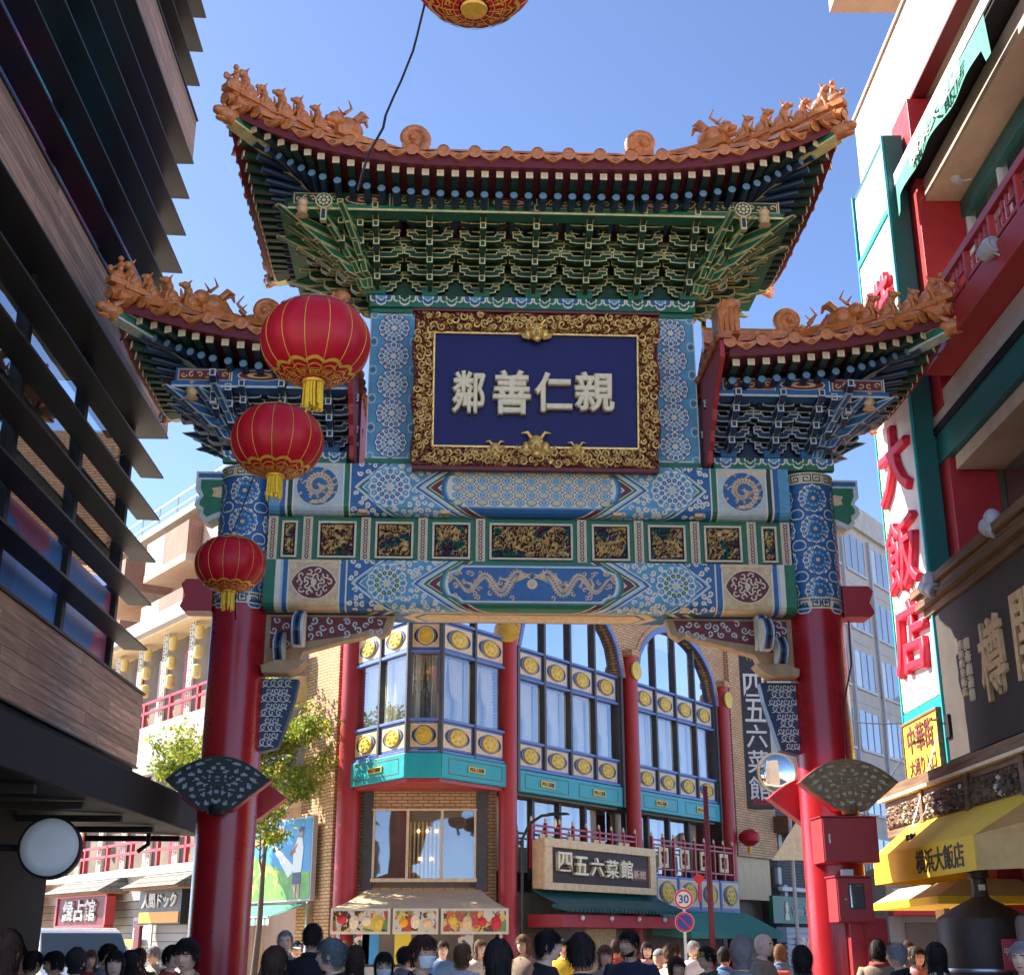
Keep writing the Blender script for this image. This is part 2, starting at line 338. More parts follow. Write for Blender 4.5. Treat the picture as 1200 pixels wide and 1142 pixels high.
# ---- painted ornament, drawn as flat shapes (u,v,material) and laid on a surface by a mapping f(u,v,h)
def oval(cx, cy, a, b_, rot=0, n=8):
    c, s_ = math.cos(rot), math.sin(rot)
    return [(cx+a*math.cos(2*PI*i/n)*c-b_*math.sin(2*PI*i/n)*s_, cy+a*math.cos(2*PI*i/n)*s_+b_*math.sin(2*PI*i/n)*c) for i in range(n)]
def lay(polys, f, h0=.004, dh=.0022):
    b = B()
    for lev, m, pts in polys: b.poly([f(u, v, h0+dh*lev) for u, v in pts], m)
    return b
def rosette(R0, cx=0, cy=0, pale=0, dark=1, dark2=2, heart=3, scallop=12):
    P = [(0, dark, [(cx+R0*1.08*(1+.05*math.cos(scallop*2*PI*i/48))*math.cos(2*PI*i/48), cy+R0*1.08*(1+.05*math.cos(scallop*2*PI*i/48))*math.sin(2*PI*i/48)) for i in range(48)])]
    P.append((1, pale, [(cx+R0*(1+.05*math.cos(scallop*2*PI*i/48))*math.cos(2*PI*i/48), cy+R0*(1+.05*math.cos(scallop*2*PI*i/48))*math.sin(2*PI*i/48)) for i in range(48)]))
    for r0, r1, n, d in ((.19, .38, 8, dark), (.41, .635, 12, dark2), (.665, .95, 16, dark)):
        for i in range(n):
            t = 2*PI*(i+(.5 if n == 12 else 0))/n; hw = PI/n*.84; q = []
            for k, (fr_, fa) in enumerate(((0, -.55), (.35, -.95), (.7, -.9), (.93, -.5), (1, 0), (.93, .5), (.7, .9), (.35, .95), (0, .55))):
                rr = r0+(r1-r0)*fr_; aa = t+hw*fa; q.append((cx+R0*rr*math.cos(aa), cy+R0*rr*math.sin(aa)))
            P.append((2, d if (i % 2 or n == 12) else d, q))
            if n == 16: rr = r0+(r1-r0)*.55; P.append((3, pale if i % 2 else dark2, oval(cx+R0*rr*math.cos(t), cy+R0*rr*math.sin(t), R0*.055, R0*.04, t, 6)))
            if n == 12: rr = r0+(r1-r0)*.5; P.append((3, pale, oval(cx+R0*rr*math.cos(t), cy+R0*rr*math.sin(t), R0*.035, R0*.03, t, 5)))
    P.append((3, heart, oval(cx, cy, R0*.15, R0*.15, 0, 10)))
    return P
def ribbon(pts, ws, lev, m):
    out = []
    for i in range(len(pts)-1):
        (x0, y0), (x1, y1) = pts[i], pts[i+1]; a = pts[max(i-1, 0)]; c = pts[min(i+2, len(pts)-1)]
        def nrm(p, q):
            l = math.hypot(q[0]-p[0], q[1]-p[1]) or 1; return (-(q[1]-p[1])/l, (q[0]-p[0])/l)
        n0 = nrm(a, (x1, y1)); n1 = nrm((x0, y0), c)
        out.append((lev, m, [(x0-n0[0]*ws[i], y0-n0[1]*ws[i]), (x1-n1[0]*ws[i+1], y1-n1[1]*ws[i+1]), (x1+n1[0]*ws[i+1], y1+n1[1]*ws[i+1]), (x0+n0[0]*ws[i], y0+n0[1]*ws[i])]))
    return out
def curl(cx, cy, r, a0, turns, w, lev, m, sgn=1):
    n = 12; pts = []; ws = []
    for i in range(n+1):
        t = i/n; a = a0+sgn*turns*2*PI*t; rr = r*(1-.82*t); pts.append((cx+rr*math.cos(a), cy+rr*math.sin(a))); ws.append(w*(1-.35*t))
    return ribbon(pts, ws, lev, m)
def scrolls(inside, x0, x1, y0, y1, n, r, w, m, rnd, lev=1):
    P = []; spots = []; k = 0
    while len(spots) < n and k < n*40:
        k += 1; x, y = rnd.uniform(x0, x1), rnd.uniform(y0, y1)
        if not inside(x, y) or any(math.hypot(x-a, y-c) < r*1.75 for a, c in spots): continue
        spots.append((x, y)); P += curl(x, y, r*rnd.uniform(.75, 1), rnd.uniform(0, 6.28), rnd.uniform(.9, 1.3), w, lev, m, rnd.choice((-1, 1)))
    return P
def meander(x0, x1, z0, z1, n, m, lev=1):
    P = []; w = (x1-x0)/n; t = (z1-z0)*.09; H = z1-z0
    for i in range(n):
        a = x0+i*w; fl = i % 2
        def X(u): return a+w*(u if not fl else 1-u)
        for (u0, u1, v0, v1) in ((.06, .94, .86, 1), (.06, .16, .12, .86), (.06, .8, .0, .14), (.7, .8, .14, .62), (.32, .8, .5, .62), (.32, .42, .3, .5)):
            q = [(X(u0), z0+H*v0), (X(u1), z0+H*v0), (X(u1), z0+H*v1), (X(u0), z0+H*v1)]
            P.append((lev, m, q if not fl else q[::-1]))
    return P
def body_scales(P, pts, ws, lev, m2):
    for i in range(3, len(pts)-3, 2):
        x, y = pts[i]; P.append((lev, m2, oval(x, y, ws[i]*.28, ws[i]*.5, math.atan2(pts[i+1][1]-pts[i-1][1], pts[i+1][0]-pts[i-1][0]), 5)))
def fins(P, pts, ws, lev, m, step=2):
    for i in range(2, len(pts)-2, step):
        (xa, ya), (xb, yb) = pts[i-1], pts[i+1]; l = math.hypot(xb-xa, yb-ya) or 1; nx, ny = -(yb-ya)/l, (xb-xa)/l; x, y = pts[i]; k = ws[i]; tx, ty = (xb-xa)/l, (yb-ya)/l
        for s2 in (-1, 1): P.append((lev, m, [(x+nx*k*s2*.8-tx*k*.5, y+ny*k*s2*.8-ty*k*.5), (x+nx*k*s2*.8+tx*k*.5, y+ny*k*s2*.8+ty*k*.5), (x+nx*k*s2*1.6+tx*k*.5, y+ny*k*s2*1.6+ty*k*.5)]))
def leg(P, x, y, a, L, w, lev, m, sg):
    k = (x+L*.5*math.cos(a), y+L*.5*math.sin(a)); f = (k[0]+L*.45*math.cos(a+sg*.9), k[1]+L*.45*math.sin(a+sg*.9)); P += ribbon([(x, y), k, f], [w, w*.7, w*.5], lev, m)
    for d in (-.8, -.25, .3, .85): P += ribbon([f, (f[0]+L*.32*math.cos(a+sg*.9+d), f[1]+L*.32*math.sin(a+sg*.9+d))], [w*.32, w*.1], lev, m)
def dhead(P, x, y, a, S, lev, m, m2):
    c, s_ = math.cos(a), math.sin(a)
    def T(u, v): return (x+S*(u*c-v*s_), y+S*(u*s_+v*c))
    P.append((lev, m, [T(u, v) for u, v in ((-.5, -.35), (0, -.45), (.45, -.2), (.95, -.32), (1.0, -.12), (.55, .02), (.98, .08), (1.0, .3), (.5, .32), (.1, .5), (-.5, .4))]))
    P.append((lev+.4, m2, oval(*T(.25, .18), S*.1, S*.1, 0, 6)))
    for v, d in ((.4, .6), (-.35, -.5)): P += ribbon([T(0, v), T(-.5, v+d*.5), T(-1.0, v+d)], [S*.09, S*.06, S*.02], lev, m)
    for k in range(5): P += ribbon([T(-.4, -.4+.2*k), T(-.8, -.6+.3*k), T(-1.1, -.55+.27*k)], [S*.08, S*.06, S*.015], lev-.2, m)
    P += ribbon([T(.9, .3), T(1.2, .5), T(1.5, .4)], [S*.04, S*.03, S*.01], lev, m)
def dragon_ring(R0, m, rnd, lev=2, ax=1.0, m2=1):
    P = []; n = 56; pts = []; ws = []
    for i in range(n+1):
        t = i/n; a = -1.9+t*8.0; rr = R0*(.80-.60*t); pts.append((ax*rr*math.cos(a), rr*math.sin(a))); ws.append(R0*(.03+.085*math.sin(PI*min(1, .12+t*.88))**.6))
    P += ribbon(pts, ws, lev, m); fins(P, pts, ws, lev, m); body_scales(P, pts, ws, lev+.6, m2)
    dhead(P, pts[-1][0], pts[-1][1], 2.4, R0*.24, lev+.8, m, m2)
    for q, a, sg in ((14, -.2, 1), (22, 1.5, -1), (32, 2.9, 1), (40, -1.2, -1)): leg(P, *pts[q], a, R0*.34, R0*.06, lev+.3, m, sg)
    for k in range(16):
        a = k*.393; r_ = R0*(.88 if k % 2 else .5); P += curl(ax*r_*math.cos(a), r_*math.sin(a), R0*.085, a, .8, R0*.03, lev-.5, m)
    return P
def dragon_long(L, H, m, sg, lev=2, m2=1):
    P = []; n = 90; pts = []; ws = []
    for i in range(n+1):
        t = i/n; x = sg*L*(.14+.83*t); y = H*.30*math.sin(t*2*PI*2.05+.9)*(1-.35*t); pts.append((x, y)); ws.append(H*(.085*(1-t)**.45*(.8+.2*math.cos(t*2))+.012))
    P += ribbon(pts, ws, lev, m); fins(P, pts, ws, lev, m); body_scales(P, pts, ws, lev+.6, m2)
    hx, hy = pts[0]; dhead(P, hx-sg*H*.06, hy, PI if sg > 0 else 0, H*.21, lev+.8, m, m2)
    for q, a in ((16, 1), (30, -1), (50, 1), (64, -1)):
        x, y = pts[q]; leg(P, x, y, (PI/2-.5*sg)*(1 if y < 0 else -1) if False else (math.copysign(1.1, -y) if sg > 0 else PI-math.copysign(1.1, -y)), H*.30, H*.055, lev+.3, m, 1 if y < 0 else -1)
    rn = random.Random(3)
    for k in range(30):
        t = rn.uniform(.08, .99); y0 = H*.30*math.sin(t*2*PI*2.05+.9)*(1-.35*t); yy = rn.uniform(-.4, .4)*H
        if abs(yy-y0) < H*.16: continue
        P += curl(sg*L*(.14+.83*t), yy, H*.075, rn.uniform(0, 6), .9, H*.02, lev-.6, m)
    for k in range(4): P += ribbon([pts[-1], (pts[-1][0]+sg*H*.12, pts[-1][1]+(k-1.5)*H*.09), (pts[-1][0]+sg*H*.2, pts[-1][1]+(k-1.5)*H*.13)], [H*.02, H*.02, H*.005], lev, m)
    return P

PAL = ['white_blue', 'blue', 'green', 'beige_gold', 'blue_pale', 'maroon', 'cream', 'blue_mid', 'green_dark', 'gold']
WB, BL, GR, BG, BP, MR, CR, BM, GD_, GO = range(10)

# ---- columns
for sx in (-1, 1):
    cx = 3.84*sx
    c = B().lathe([(.372, -.02), (.372, 5.74)], 48, m=0).build('column', 'red_lacquer', gate, (cx, 0, 0), smooth=40)
    tag(c, 'red lacquered gate column with a painted blue head')
    s_ = B().lathe([(.374, 5.74), (.374, 7.66), (.0, 7.66)], 48).build('painted_sleeve', 'blue', c, (0, 0, 0), smooth=40)
    B().lathe([(.56, 0), (.56, .34), (.5, .42), (.44, .46), (.40, .55), (.374, .56)], 40).build('column_base', 'concrete', c, smooth=30)
    def cyl(u, v, h, r=.374): return ((r+h)*math.sin(u/r), -(r+h)*math.cos(u/r), v)
    for k in range(4):
        for q in (-2, -1, 0, 1, 2):
            u0 = q*.47; v0 = 7.28-k*.435
            lay(rosette(.195, u0, v0, WB, BL, BM, BG), cyl).build('medallion', PAL, c)
            P = []
            for du in (-1, 1):
                P += [(1, WB, oval(u0+du*.215, v0-.218, .085, .075, du*.5, 10)), (2, BL, oval(u0+du*.215, v0-.218, .068, .058, du*.5, 10))]
            lay(P, cyl).build('leaf_motif', PAL, c)['kind'] = 'stuff'
    for z0, nm in ((5.745, 'meander_band'), (7.50, 'meander_band')):
        b = B().lathe([(.380, z0), (.380, z0+.15)], 48, m=6); b2 = lay(meander(-1.18, 1.18, z0+.02, z0+.13, 16, 8), lambda u, v, h: cyl(u, v, h+.006, .374)); b.add(b2.v, b2.f, 8)
        b.lathe([(.384, z0-.004), (.384, z0+.014)], 48, m=6); b.lathe([(.384, z0+.136), (.384, z0+.154)], 48, m=6)
        b.build(nm, PAL, c, smooth=40)
    # beam end poking out beyond the column
    b = B().prism([(0, 5.68), (.36, 5.68), (.42, 5.74), (.36, 5.88), (.42, 6.04), (.36, 6.11), (0, 6.11)] if sx > 0 else [(0, 6.11), (-.36, 6.11), (-.42, 6.04), (-.36, 5.88), (-.42, 5.74), (-.36, 5.68), (0, 5.68)], -.17, .17)
    b.build('beam_end', 'red_paint', c, (sx*.36, 0, 0), bev=.008)
    # carved cloud-shaped beam end at the top
    out = [(.30, 7.62), (.30, 6.98), (.42, 6.95), (.50, 6.90), (.58, 6.93), (.62, 7.0), (.60, 7.06), (.66, 7.08), (.70, 7.14), (.68, 7.22), (.63, 7.27), (.66, 7.32), (.70, 7.36), (.70, 7.62)]
    b = B().prism([(x*sx, z) for x, z in (out if sx > 0 else out[::-1])], -.16, .16, m=0)
    inn = [(.32, 7.5), (.32, 7.06), (.44, 7.01), (.52, 6.97), (.57, 7.02), (.57, 7.1), (.63, 7.14), (.63, 7.2), (.58, 7.27), (.63, 7.38), (.63, 7.5)]
    b.poly([(x*sx, -.164, z) for x, z in inn][::sx], 1); b.poly([(x*sx, -.164, z) for x, z in [(.32, 7.59), (.32, 7.53), (.67, 7.53), (.67, 7.59)]][::sx], 2)
    b.poly([(x*sx, -.168, z) for x, z in [(.34, 7.4), (.34, 7.24), (.47, 7.26), (.45, 7.32), (.48, 7.38)]][::sx], 3)
    b.build('cloud_beam_end', ['edge_blue', 'green', 'blue', 'beige_gold'], c)

# ---- painted lintels: bands across the beam, the front wrapping under the rounded lower edge
def lintel(name, z0, z1, yf, half, upper):
    root = part(name, gate)
    H = z1-z0; rc = .13; L1 = H-rc; Ltot = L1+rc*PI/2+.12
    def prof(s_):      # arc length from the top of the front face
        if s_ < 0: return (yf-0.0, z1-s_*0)
        if s_ <= L1: return (yf, z1-s_)
        a = (s_-L1)/rc
        if a <= PI/2: return (yf+rc-rc*math.cos(a), z0+rc-rc*math.sin(a))
        return (yf+rc+(s_-L1-rc*PI/2), z0)
    def nrm(s_):
        if s_ <= L1: return (-1, 0)
        a = min((s_-L1)/rc, PI/2); return (-math.cos(a), -math.sin(a))
    def f(u, v, h):     # u along x, v up from the middle of the front
        s_ = mid-v; y, z = prof(s_); n = nrm(s_); return (u, y+n[0]*h, z+n[1]*h)
    mid = H*.47
    body = B(); pts = [prof(Ltot*i/20) for i in range(21)]
    ring = [(y, z) for y, z in pts]+[(-y, z) for y, z in pts[::-1]]
    body.prism(ring, -half, half, 'x'); body.build('core', 'blue', root)
    ns = 16
    def band(fa, fb, m, nm, mir=True):
        for sg in ((1, -1) if mir else (1,)):
            b = B()
            for i in range(ns):
                s0, s1 = Ltot*i/ns, Ltot*(i+1)/ns; v0, v1 = mid-s0, mid-s1
                q = [(sg*fa(v0), v0), (sg*fa(v1), v1), (sg*fb(v1), v1), (sg*fb(v0), v0)]
                b.poly([f(u, v, .003) for u, v in (q if sg > 0 else q[::-1])])
            b.build(nm, m, root)
    def chev(x, k): return lambda v: x-k*min(abs(v)/(H*.5), 1.9)
    def ver(x): return lambda v: x
    k1, k2 = .50, .42
    a = 1.24
    seq = [(0, 'blue' if upper else 'green'), (a, 'white_blue'), (a+.03, 'maroon'), (a+.13, 'cream'), (a+.15, 'green'), (a+.20, 'white_blue'), (a+.23, 'blue_pale'), (a+.28, 'blue'), (a+.33, 'white_blue'), (a+.36, 'blue_mid')]
    for i, (x, m) in enumerate(seq):
        fa = (lambda v: 0) if i == 0 else chev(x, k1)
        if i+1 < len(seq): band(fa, chev(seq[i+1][0], k1), m, 'chevron_band')
    xe = 2.42
    band(chev(a+.36, k1), chev(xe-.16, k2), 'blue_mid', 'rosette_field')
    seq = [(xe-.16, 'white_blue'), (xe-.14, 'green' if upper else 'blue'), (xe-.09, 'blue_pale'), (xe-.06, 'white_blue'), (xe-.04, 'blue')]
    for i, (x, m) in enumerate(seq):
        band(chev(x, k2), chev(seq[i+1][0], k2) if i+1 < len(seq) else ver(xe), m, 'chevron_band')
    cols = ['white_blue', 'green', 'white_blue', 'blue_pale'] if upper else ['white_blue', 'blue', 'white_blue']
    x = xe
    for m, w in zip(cols, (.02, .07, .02, .03)): band(ver(x), ver(x+w), m, 'stripe'); x += w
    xb = x; xb2 = 3.17
    band(ver(xb), ver(xb2), 'blue_pale' if upper else 'beige_gold', 'end_box')
    for m, w in zip(['white_blue', 'green_dark', 'white_blue', 'blue', 'blue_mid'] if upper else ['white_blue', 'blue', 'blue_pale', 'white_blue', 'green'], (.025, .06, .03, .07, 9)):
        x2 = min(xb2+w, half); band(ver(xb2), ver(x2), m, 'stripe'); xb2 = x2
    rn = random.Random(11)
    # cartouche
    cl = 1.12; ch = H*.36
    def cart(sc, dx):
        pts = []
        for sg in (1, -1):
            for t in [i/10 for i in range(11)]:
                y = sg*(ch*sc)*(1-2*t); w = cl+dx-(abs(y)/ch)**2.2*.12-.09*(abs(y) > ch*.72)
                pts.append((sg*w, y))
        return pts[::-1]
    P = [(0, GR if not upper else BL, cart(1.16, .09)), (1, BM, cart(1.1, .05)), (2, WB, cart(1.04, .02)), (3, WB if upper else BL, cart(.96, -.02))]
    if upper:
        st = .165
        for i in range(-8, 9):
            for j in range(-2, 3):
                x, y = i*st, j*st*.62
                if abs(x) > cl-.1 or abs(y) > ch*.93: continue
                c1 = (BL if (i+j) % 2 else GR)
                P += [(4, BL if (i+j) % 2 else GR, oval(x, y, .078, .05, .0, 8)), (5, BP if (i+j) % 2 else BG, oval(x, y, .066, .041, .0, 8)), (6, BM if (i+j) % 2 else BP, oval(x, y, .042, .026, 0, 8)), (7, CR, oval(x, y, .012, .012, 0, 5))]
                P += [(5, MR, oval(x+st/2, y+st*.31, .02, .02, 0, 6)), (6, WB, oval(x+st/2, y+st*.31, .01, .01, 0, 5))]
    else:
        P += dragon_long(cl-.06, ch*2, BG, 1, 5)+dragon_long(cl-.06, ch*2, BG, -1, 5)
        P += [(7, CR, oval(0, 0, .07, .07, 0, 10)), (8, BG, oval(0, 0, .045, .045, 0, 8))]
    lay(P, f).build('cartouche', PAL, root)
    for sg in (1, -1):
        xc = sg*1.90
        lay(rosette(H*.40, xc, 0, WB, BM, GR if not upper else BL, CR, 14), f).build('rosette', PAL, root)
        def ins(x, y):
            ax = sg*x; lo = a+.36-k1*abs(y)/(H*.5); hi = xe-.16-k2*abs(y)/(H*.5)
            return lo+.05 < ax < hi-.05 and math.hypot(x-xc, y) > H*.46
        Q = scrolls(ins, min(sg*1.1, sg*2.3), max(sg*1.1, sg*2.3), -H*.62, H*.5, 60, .043, .015, WB, rn)
        lay(Q, f).build('scrollwork', PAL, root)['kind'] = 'stuff'
        def ins2(x, y): return sg*x > xe-.04-k2*abs(y)/(H*.5)+.05 and sg*x < xe-.04
        Q = scrolls(ins2, min(sg*1.9, sg*2.4), max(sg*1.9, sg*2.4), -H*.6, H*.5, 16, .043, .014, WB, rn)
        lay(Q, f).build('scrollwork', PAL, root)['kind'] = 'stuff'
        bx = sg*(xb+3.17)/2
        if upper:
            P = [(0, CR, [(bx-.34, -H*.45), (bx+.34, -H*.45), (bx+.34, H*.44), (bx-.34, H*.44)]), (.5, BP if sg < 0 else CR, [(bx-.32, -H*.43), (bx+.32, -H*.43), (bx+.32, H*.42), (bx-.32, H*.42)])]
            for qx in (-1, 1):
                for qy in (-1, 1):
                    for dd in (0, .09): P += curl(bx+qx*(.26-dd*.6), qy*(H*.35-(.09-dd)*.2), .05, 1, .9, .01, 1, CR, qx*qy)
            P += [(1, CR, oval(bx, 0, .29, H*.40, 0, 20)), (2, BL, oval(bx, 0, .275, H*.385, 0, 20))]
            P += [(l+2, m, [(u+bx, v) for u, v in pp]) for l, m, pp in dragon_ring(H*.41, BG, rn, 1, .95)]
        else:
            P = [(0, CR, [(bx-.35, -H*.45), (bx+.35, -H*.45), (bx+.35, H*.44), (bx-.35, H*.44)]), (.5, BG, [(bx-.335, -H*.43), (bx+.335, -H*.43), (bx+.335, H*.42), (bx-.335, H*.42)])]
            for qx in (-1, 1):
                for qy in (-1, 1): P += curl(bx+qx*.28, qy*H*.33, .045, 1, .9, .01, 1, CR, qx*qy)
            dia = [(bx+.31*math.cos(2*PI*i/24)*(1-.12*abs(math.sin(4*PI*i/24))), H*.36*math.sin(2*PI*i/24)) for i in range(24)]
            P += [(1, CR, dia), (2, MR, [(bx+(x-bx)*.93, y*.92) for x, y in dia])]
            for i in range(10):
                t = 2*PI*i/10
                for rr, sz in ((.66, .05), (.36, .04)): P += curl(bx+.30*rr*math.cos(t), H*.36*rr*math.sin(t), sz, t+2, .8, .011, 3, CR, 1 if i % 2 else -1)
            P += [(3, CR, oval(bx, 0, .04, .05, 0, 8))]
        lay(P, f).build('end_medallion', PAL, root)
    # small bronze lugs below the beam
    for x in (-2.25, -1.15, 1.15, 2.25) if upper else (-2.0, 2.0): B().box(x-.06, x+.06, yf-.03, yf+.1, z0+.0, z0+.05).build('lug', 'beige_gold', root, bev=.006)
    return root
low = lintel('lower_lintel', 5.66, 6.31, -.45, 3.50, False)
upp = lintel('upper_lintel', 6.96, 7.66, -.45, 3.50, True)
# soffit decoration under the lower lintel
P = [(0, BG, [(-1.5, -.28), (1.5, -.28), (1.7, 0), (1.5, .28), (-1.5, .28), (-1.7, 0)]), (1, BL, [(-1.4, -.22), (1.4, -.22), (1.55, 0), (1.4, .22), (-1.4, .22), (-1.55, 0)]), (2, CR, [(-1.36, -.20), (1.36, -.20), (1.5, 0), (1.36, .20), (-1.36, .20), (-1.5, 0)]), (3, BG, [(-1.34, -.18), (1.34, -.18), (1.47, 0), (1.34, .18), (-1.34, .18), (-1.47, 0)])]
P += scrolls(lambda x, y: True, -1.3, 1.3, -.13, .13, 34, .06, .014, CR, random.Random(2), 4)
for sg in (-1, 1):
    for k, m in enumerate((GR, WB, BL, CR, GR)): P += ribbon([(sg*(1.75+k*.09), -.3), (sg*(1.95+k*.09), 0), (sg*(1.75+k*.09), .3)], [.035]*3, 1, m)
lay(P, lambda u, v, h: (u, -v, 5.66-h)).build('painted_soffit', PAL, low)

# ---- frieze of carved panels between the lintels
fr = part('carved_frieze', gate)
B().box(-3.5, 3.5, -.26, .26, 6.30, 6.97).build('board', 'green', fr)
def carving(w, h, seed, depth=.05, res=.013, warp=1.6, fq=11, thr=.42):
    rn = random.Random(seed); off = Vector((rn.uniform(0, 50), rn.uniform(0, 50), rn.uniform(0, 50)))
    nu, nv = max(4, int(w/res)), max(4, int(h/res)); b = B(); hs = {}
    def fn(i, j):
        x, z = (i-.5)*w, (j-.5)*h; p = Vector((x*fq, 0, z*fq))+off
        q = p+warp*Vector((noise.noise(p*.8), noise.noise(p*.8+Vector((9, 9, 9))), noise.noise(p*.8+Vector((3, 7, 1)))))
        r = 1-abs(noise.noise(q*1.1))*2.6; e = min(1, min(i, 1-i)*w/.03, min(j, 1-j)*h/.03)
        d = max(0, r)*depth*max(0, e)+.008*noise.noise(q*4); return (x, -d, z)
    def mf(u, v, c):
        d = -(c[0][1]+c[1][1])/2
        x, z = (u-.5)*w, (v-.5)*h; k = noise.noise(Vector((x*5, 2, z*5))+off)
        if d < depth*thr: return 1 if k > -.1 else 2
        return 0 if k > -.22 else (3 if k > -.36 else 4)
    return b.grid(fn, nu, nv, 0, mf)
xs = [(-3.22, .15), (-2.59, .45), (-1.83, .45), (-1.07, .45), (0, 1.06), (1.07, .45), (1.83, .45), (2.59, .45), (3.22, .15)]
for i, (x, w) in enumerate(xs):
    hh = .45; z = 6.635
    fw = .03
    b = B()
    for (x0, x1, z0, z1) in ((-w/2-fw, w/2+fw, hh/2, hh/2+fw), (-w/2-fw, w/2+fw, -hh/2-fw, -hh/2), (-w/2-fw, -w/2, -hh/2, hh/2), (w/2, w/2+fw, -hh/2, hh/2)): b.box(x0, x1, -.05, 0, z0, z1)
    p = b.build('panel_frame', 'cream', fr, (x, -.262, z), bev=.006)
    b = carving(w, hh, 100+i, .085, .010, 2.2, 13)
    o = b.build('carved_panel', ['carved_gold', 'dark_ground', 'blue_dark', 'green', 'maroon'], fr, (x, -.264, z), smooth=True)
for x in (-3.44, -2.98, -2.21, -1.45, -.68, .68, 1.45, 2.21, 2.98, 3.44):
    b = B().box(-.062, .062, -.05, 0, -.31, .31, 6); 
    P = [(1, BG, [(-.045, -.29), (.045, -.29), (.045, .29), (-.045, .29)]), (2, CR, [(-.036, -.275), (.036, -.275), (.036, .275), (-.036, .275)])]
    for k in range(7):
        v = -.24+k*.08; P += [(3, MR, oval(0, v, .03, .034, 0, 8)), (4, CR if k % 3 else BP, oval(0, v, .014, .018, 0, 6)), (3, MR, oval(-.022, v+.04, .011, .011, 0, 5)), (3, MR, oval(.022, v+.04, .011, .011, 0, 5))]
    b2 = lay(P, lambda u, v, h: (u, -.05-h, v)); n = len(b.v); b.v += b2.v; b.f += [tuple(i+n for i in q) for q in b2.f]; b.m += b2.m
    b.build('frieze_post', PAL, fr, (x, -.262, 6.635))

# ---- centre wall with rosette strips and the name plaque
cw = part('centre_wall', gate)
B().box(-2.26, 2.34, -.28, .28, 7.66, 10.22).build('wall', 'blue_mid', cw)
for sx in (-1, 1):
    xc = .04+sx*1.96
    b = B()
    lay([(0, WB, [(xc-.34, 7.8), (xc+.34, 7.8), (xc+.34, 9.98), (xc-.34, 9.98)]), (1, BM, [(xc-.325, 7.82), (xc+.325, 7.82), (xc+.325, 9.96), (xc-.325, 9.96)])], lambda u, v, h: (u, -.281-h, v)).build('painted_strip', PAL, cw)
    for k in range(5):
        lay(rosette(.21, xc, 8.03+k*.432, WB, BL, BM, WB), lambda u, v, h: (u, -.287-h, v)).build('rosette', PAL, cw)
        P = []
        for du in (-1, 1):
            for dz in (-.2, .2): P += [(1, WB, oval(xc+du*.28, 8.03+k*.432+dz, .055, .06, 0, 8)), (2, BM, oval(xc+du*.28, 8.03+k*.432+dz, .042, .047, 0, 8))]
        lay(P, lambda u, v, h: (u, -.287-h, v)).build('leaf_motif', PAL, cw)['kind'] = 'stuff'
    B().box(xc-.34, xc+.34, -.31, -.283, 7.665, 7.79).build('green_rail', 'green', cw, bev=.005)
    B().box(xc-.34, xc+.34, -.31, -.283, 9.99, 10.06).build('green_rail', 'green', cw, bev=.005)
def ruyi(x0, x1, z0, z1, yf, n, parent, dz=0):
    b = B().box(x0, x1, yf, yf+.1, z0, z1, 2); P = []; w = (x1-x0)/n; H = z1-z0
    for i in range(n):
        c = x0+w*(i+.5); m = BL if i % 2 == 0 else GR
        head = [(c-w*.5, z0+H*.95), (c-w*.48, z0+H*.55), (c-w*.36, z0+H*.38), (c-w*.24, z0+H*.5), (c-w*.17, z0+H*.2), (c, z0+H*.06), (c+w*.17, z0+H*.2), (c+w*.24, z0+H*.5), (c+w*.36, z0+H*.38), (c+w*.48, z0+H*.55), (c+w*.5, z0+H*.95)]
        P += [(1, WB, head), (2, m, [(c+(x-c)*.86, z0+H*.95-(z0+H*.95-z)*.82) for x, z in head]), (3, WB, [(c+(x-c)*.5, z0+H*.95-(z0+H*.95-z)*.55) for x, z in head]), (4, BM if m == BL else GD_, [(c+(x-c)*.38, z0+H*.95-(z0+H*.95-z)*.42) for x, z in head])]
    b2 = lay(P, lambda u, v, h: (u, yf-h, v)); n0 = len(b.v); b.v += b2.v; b.f += [tuple(i+n0 for i in q) for q in b2.f]; b.m += b2.m
    return b.build('cloud_band', PAL, parent)
ruyi(-2.28, 2.36, 10.06, 10.24, -.36, 14, cw)
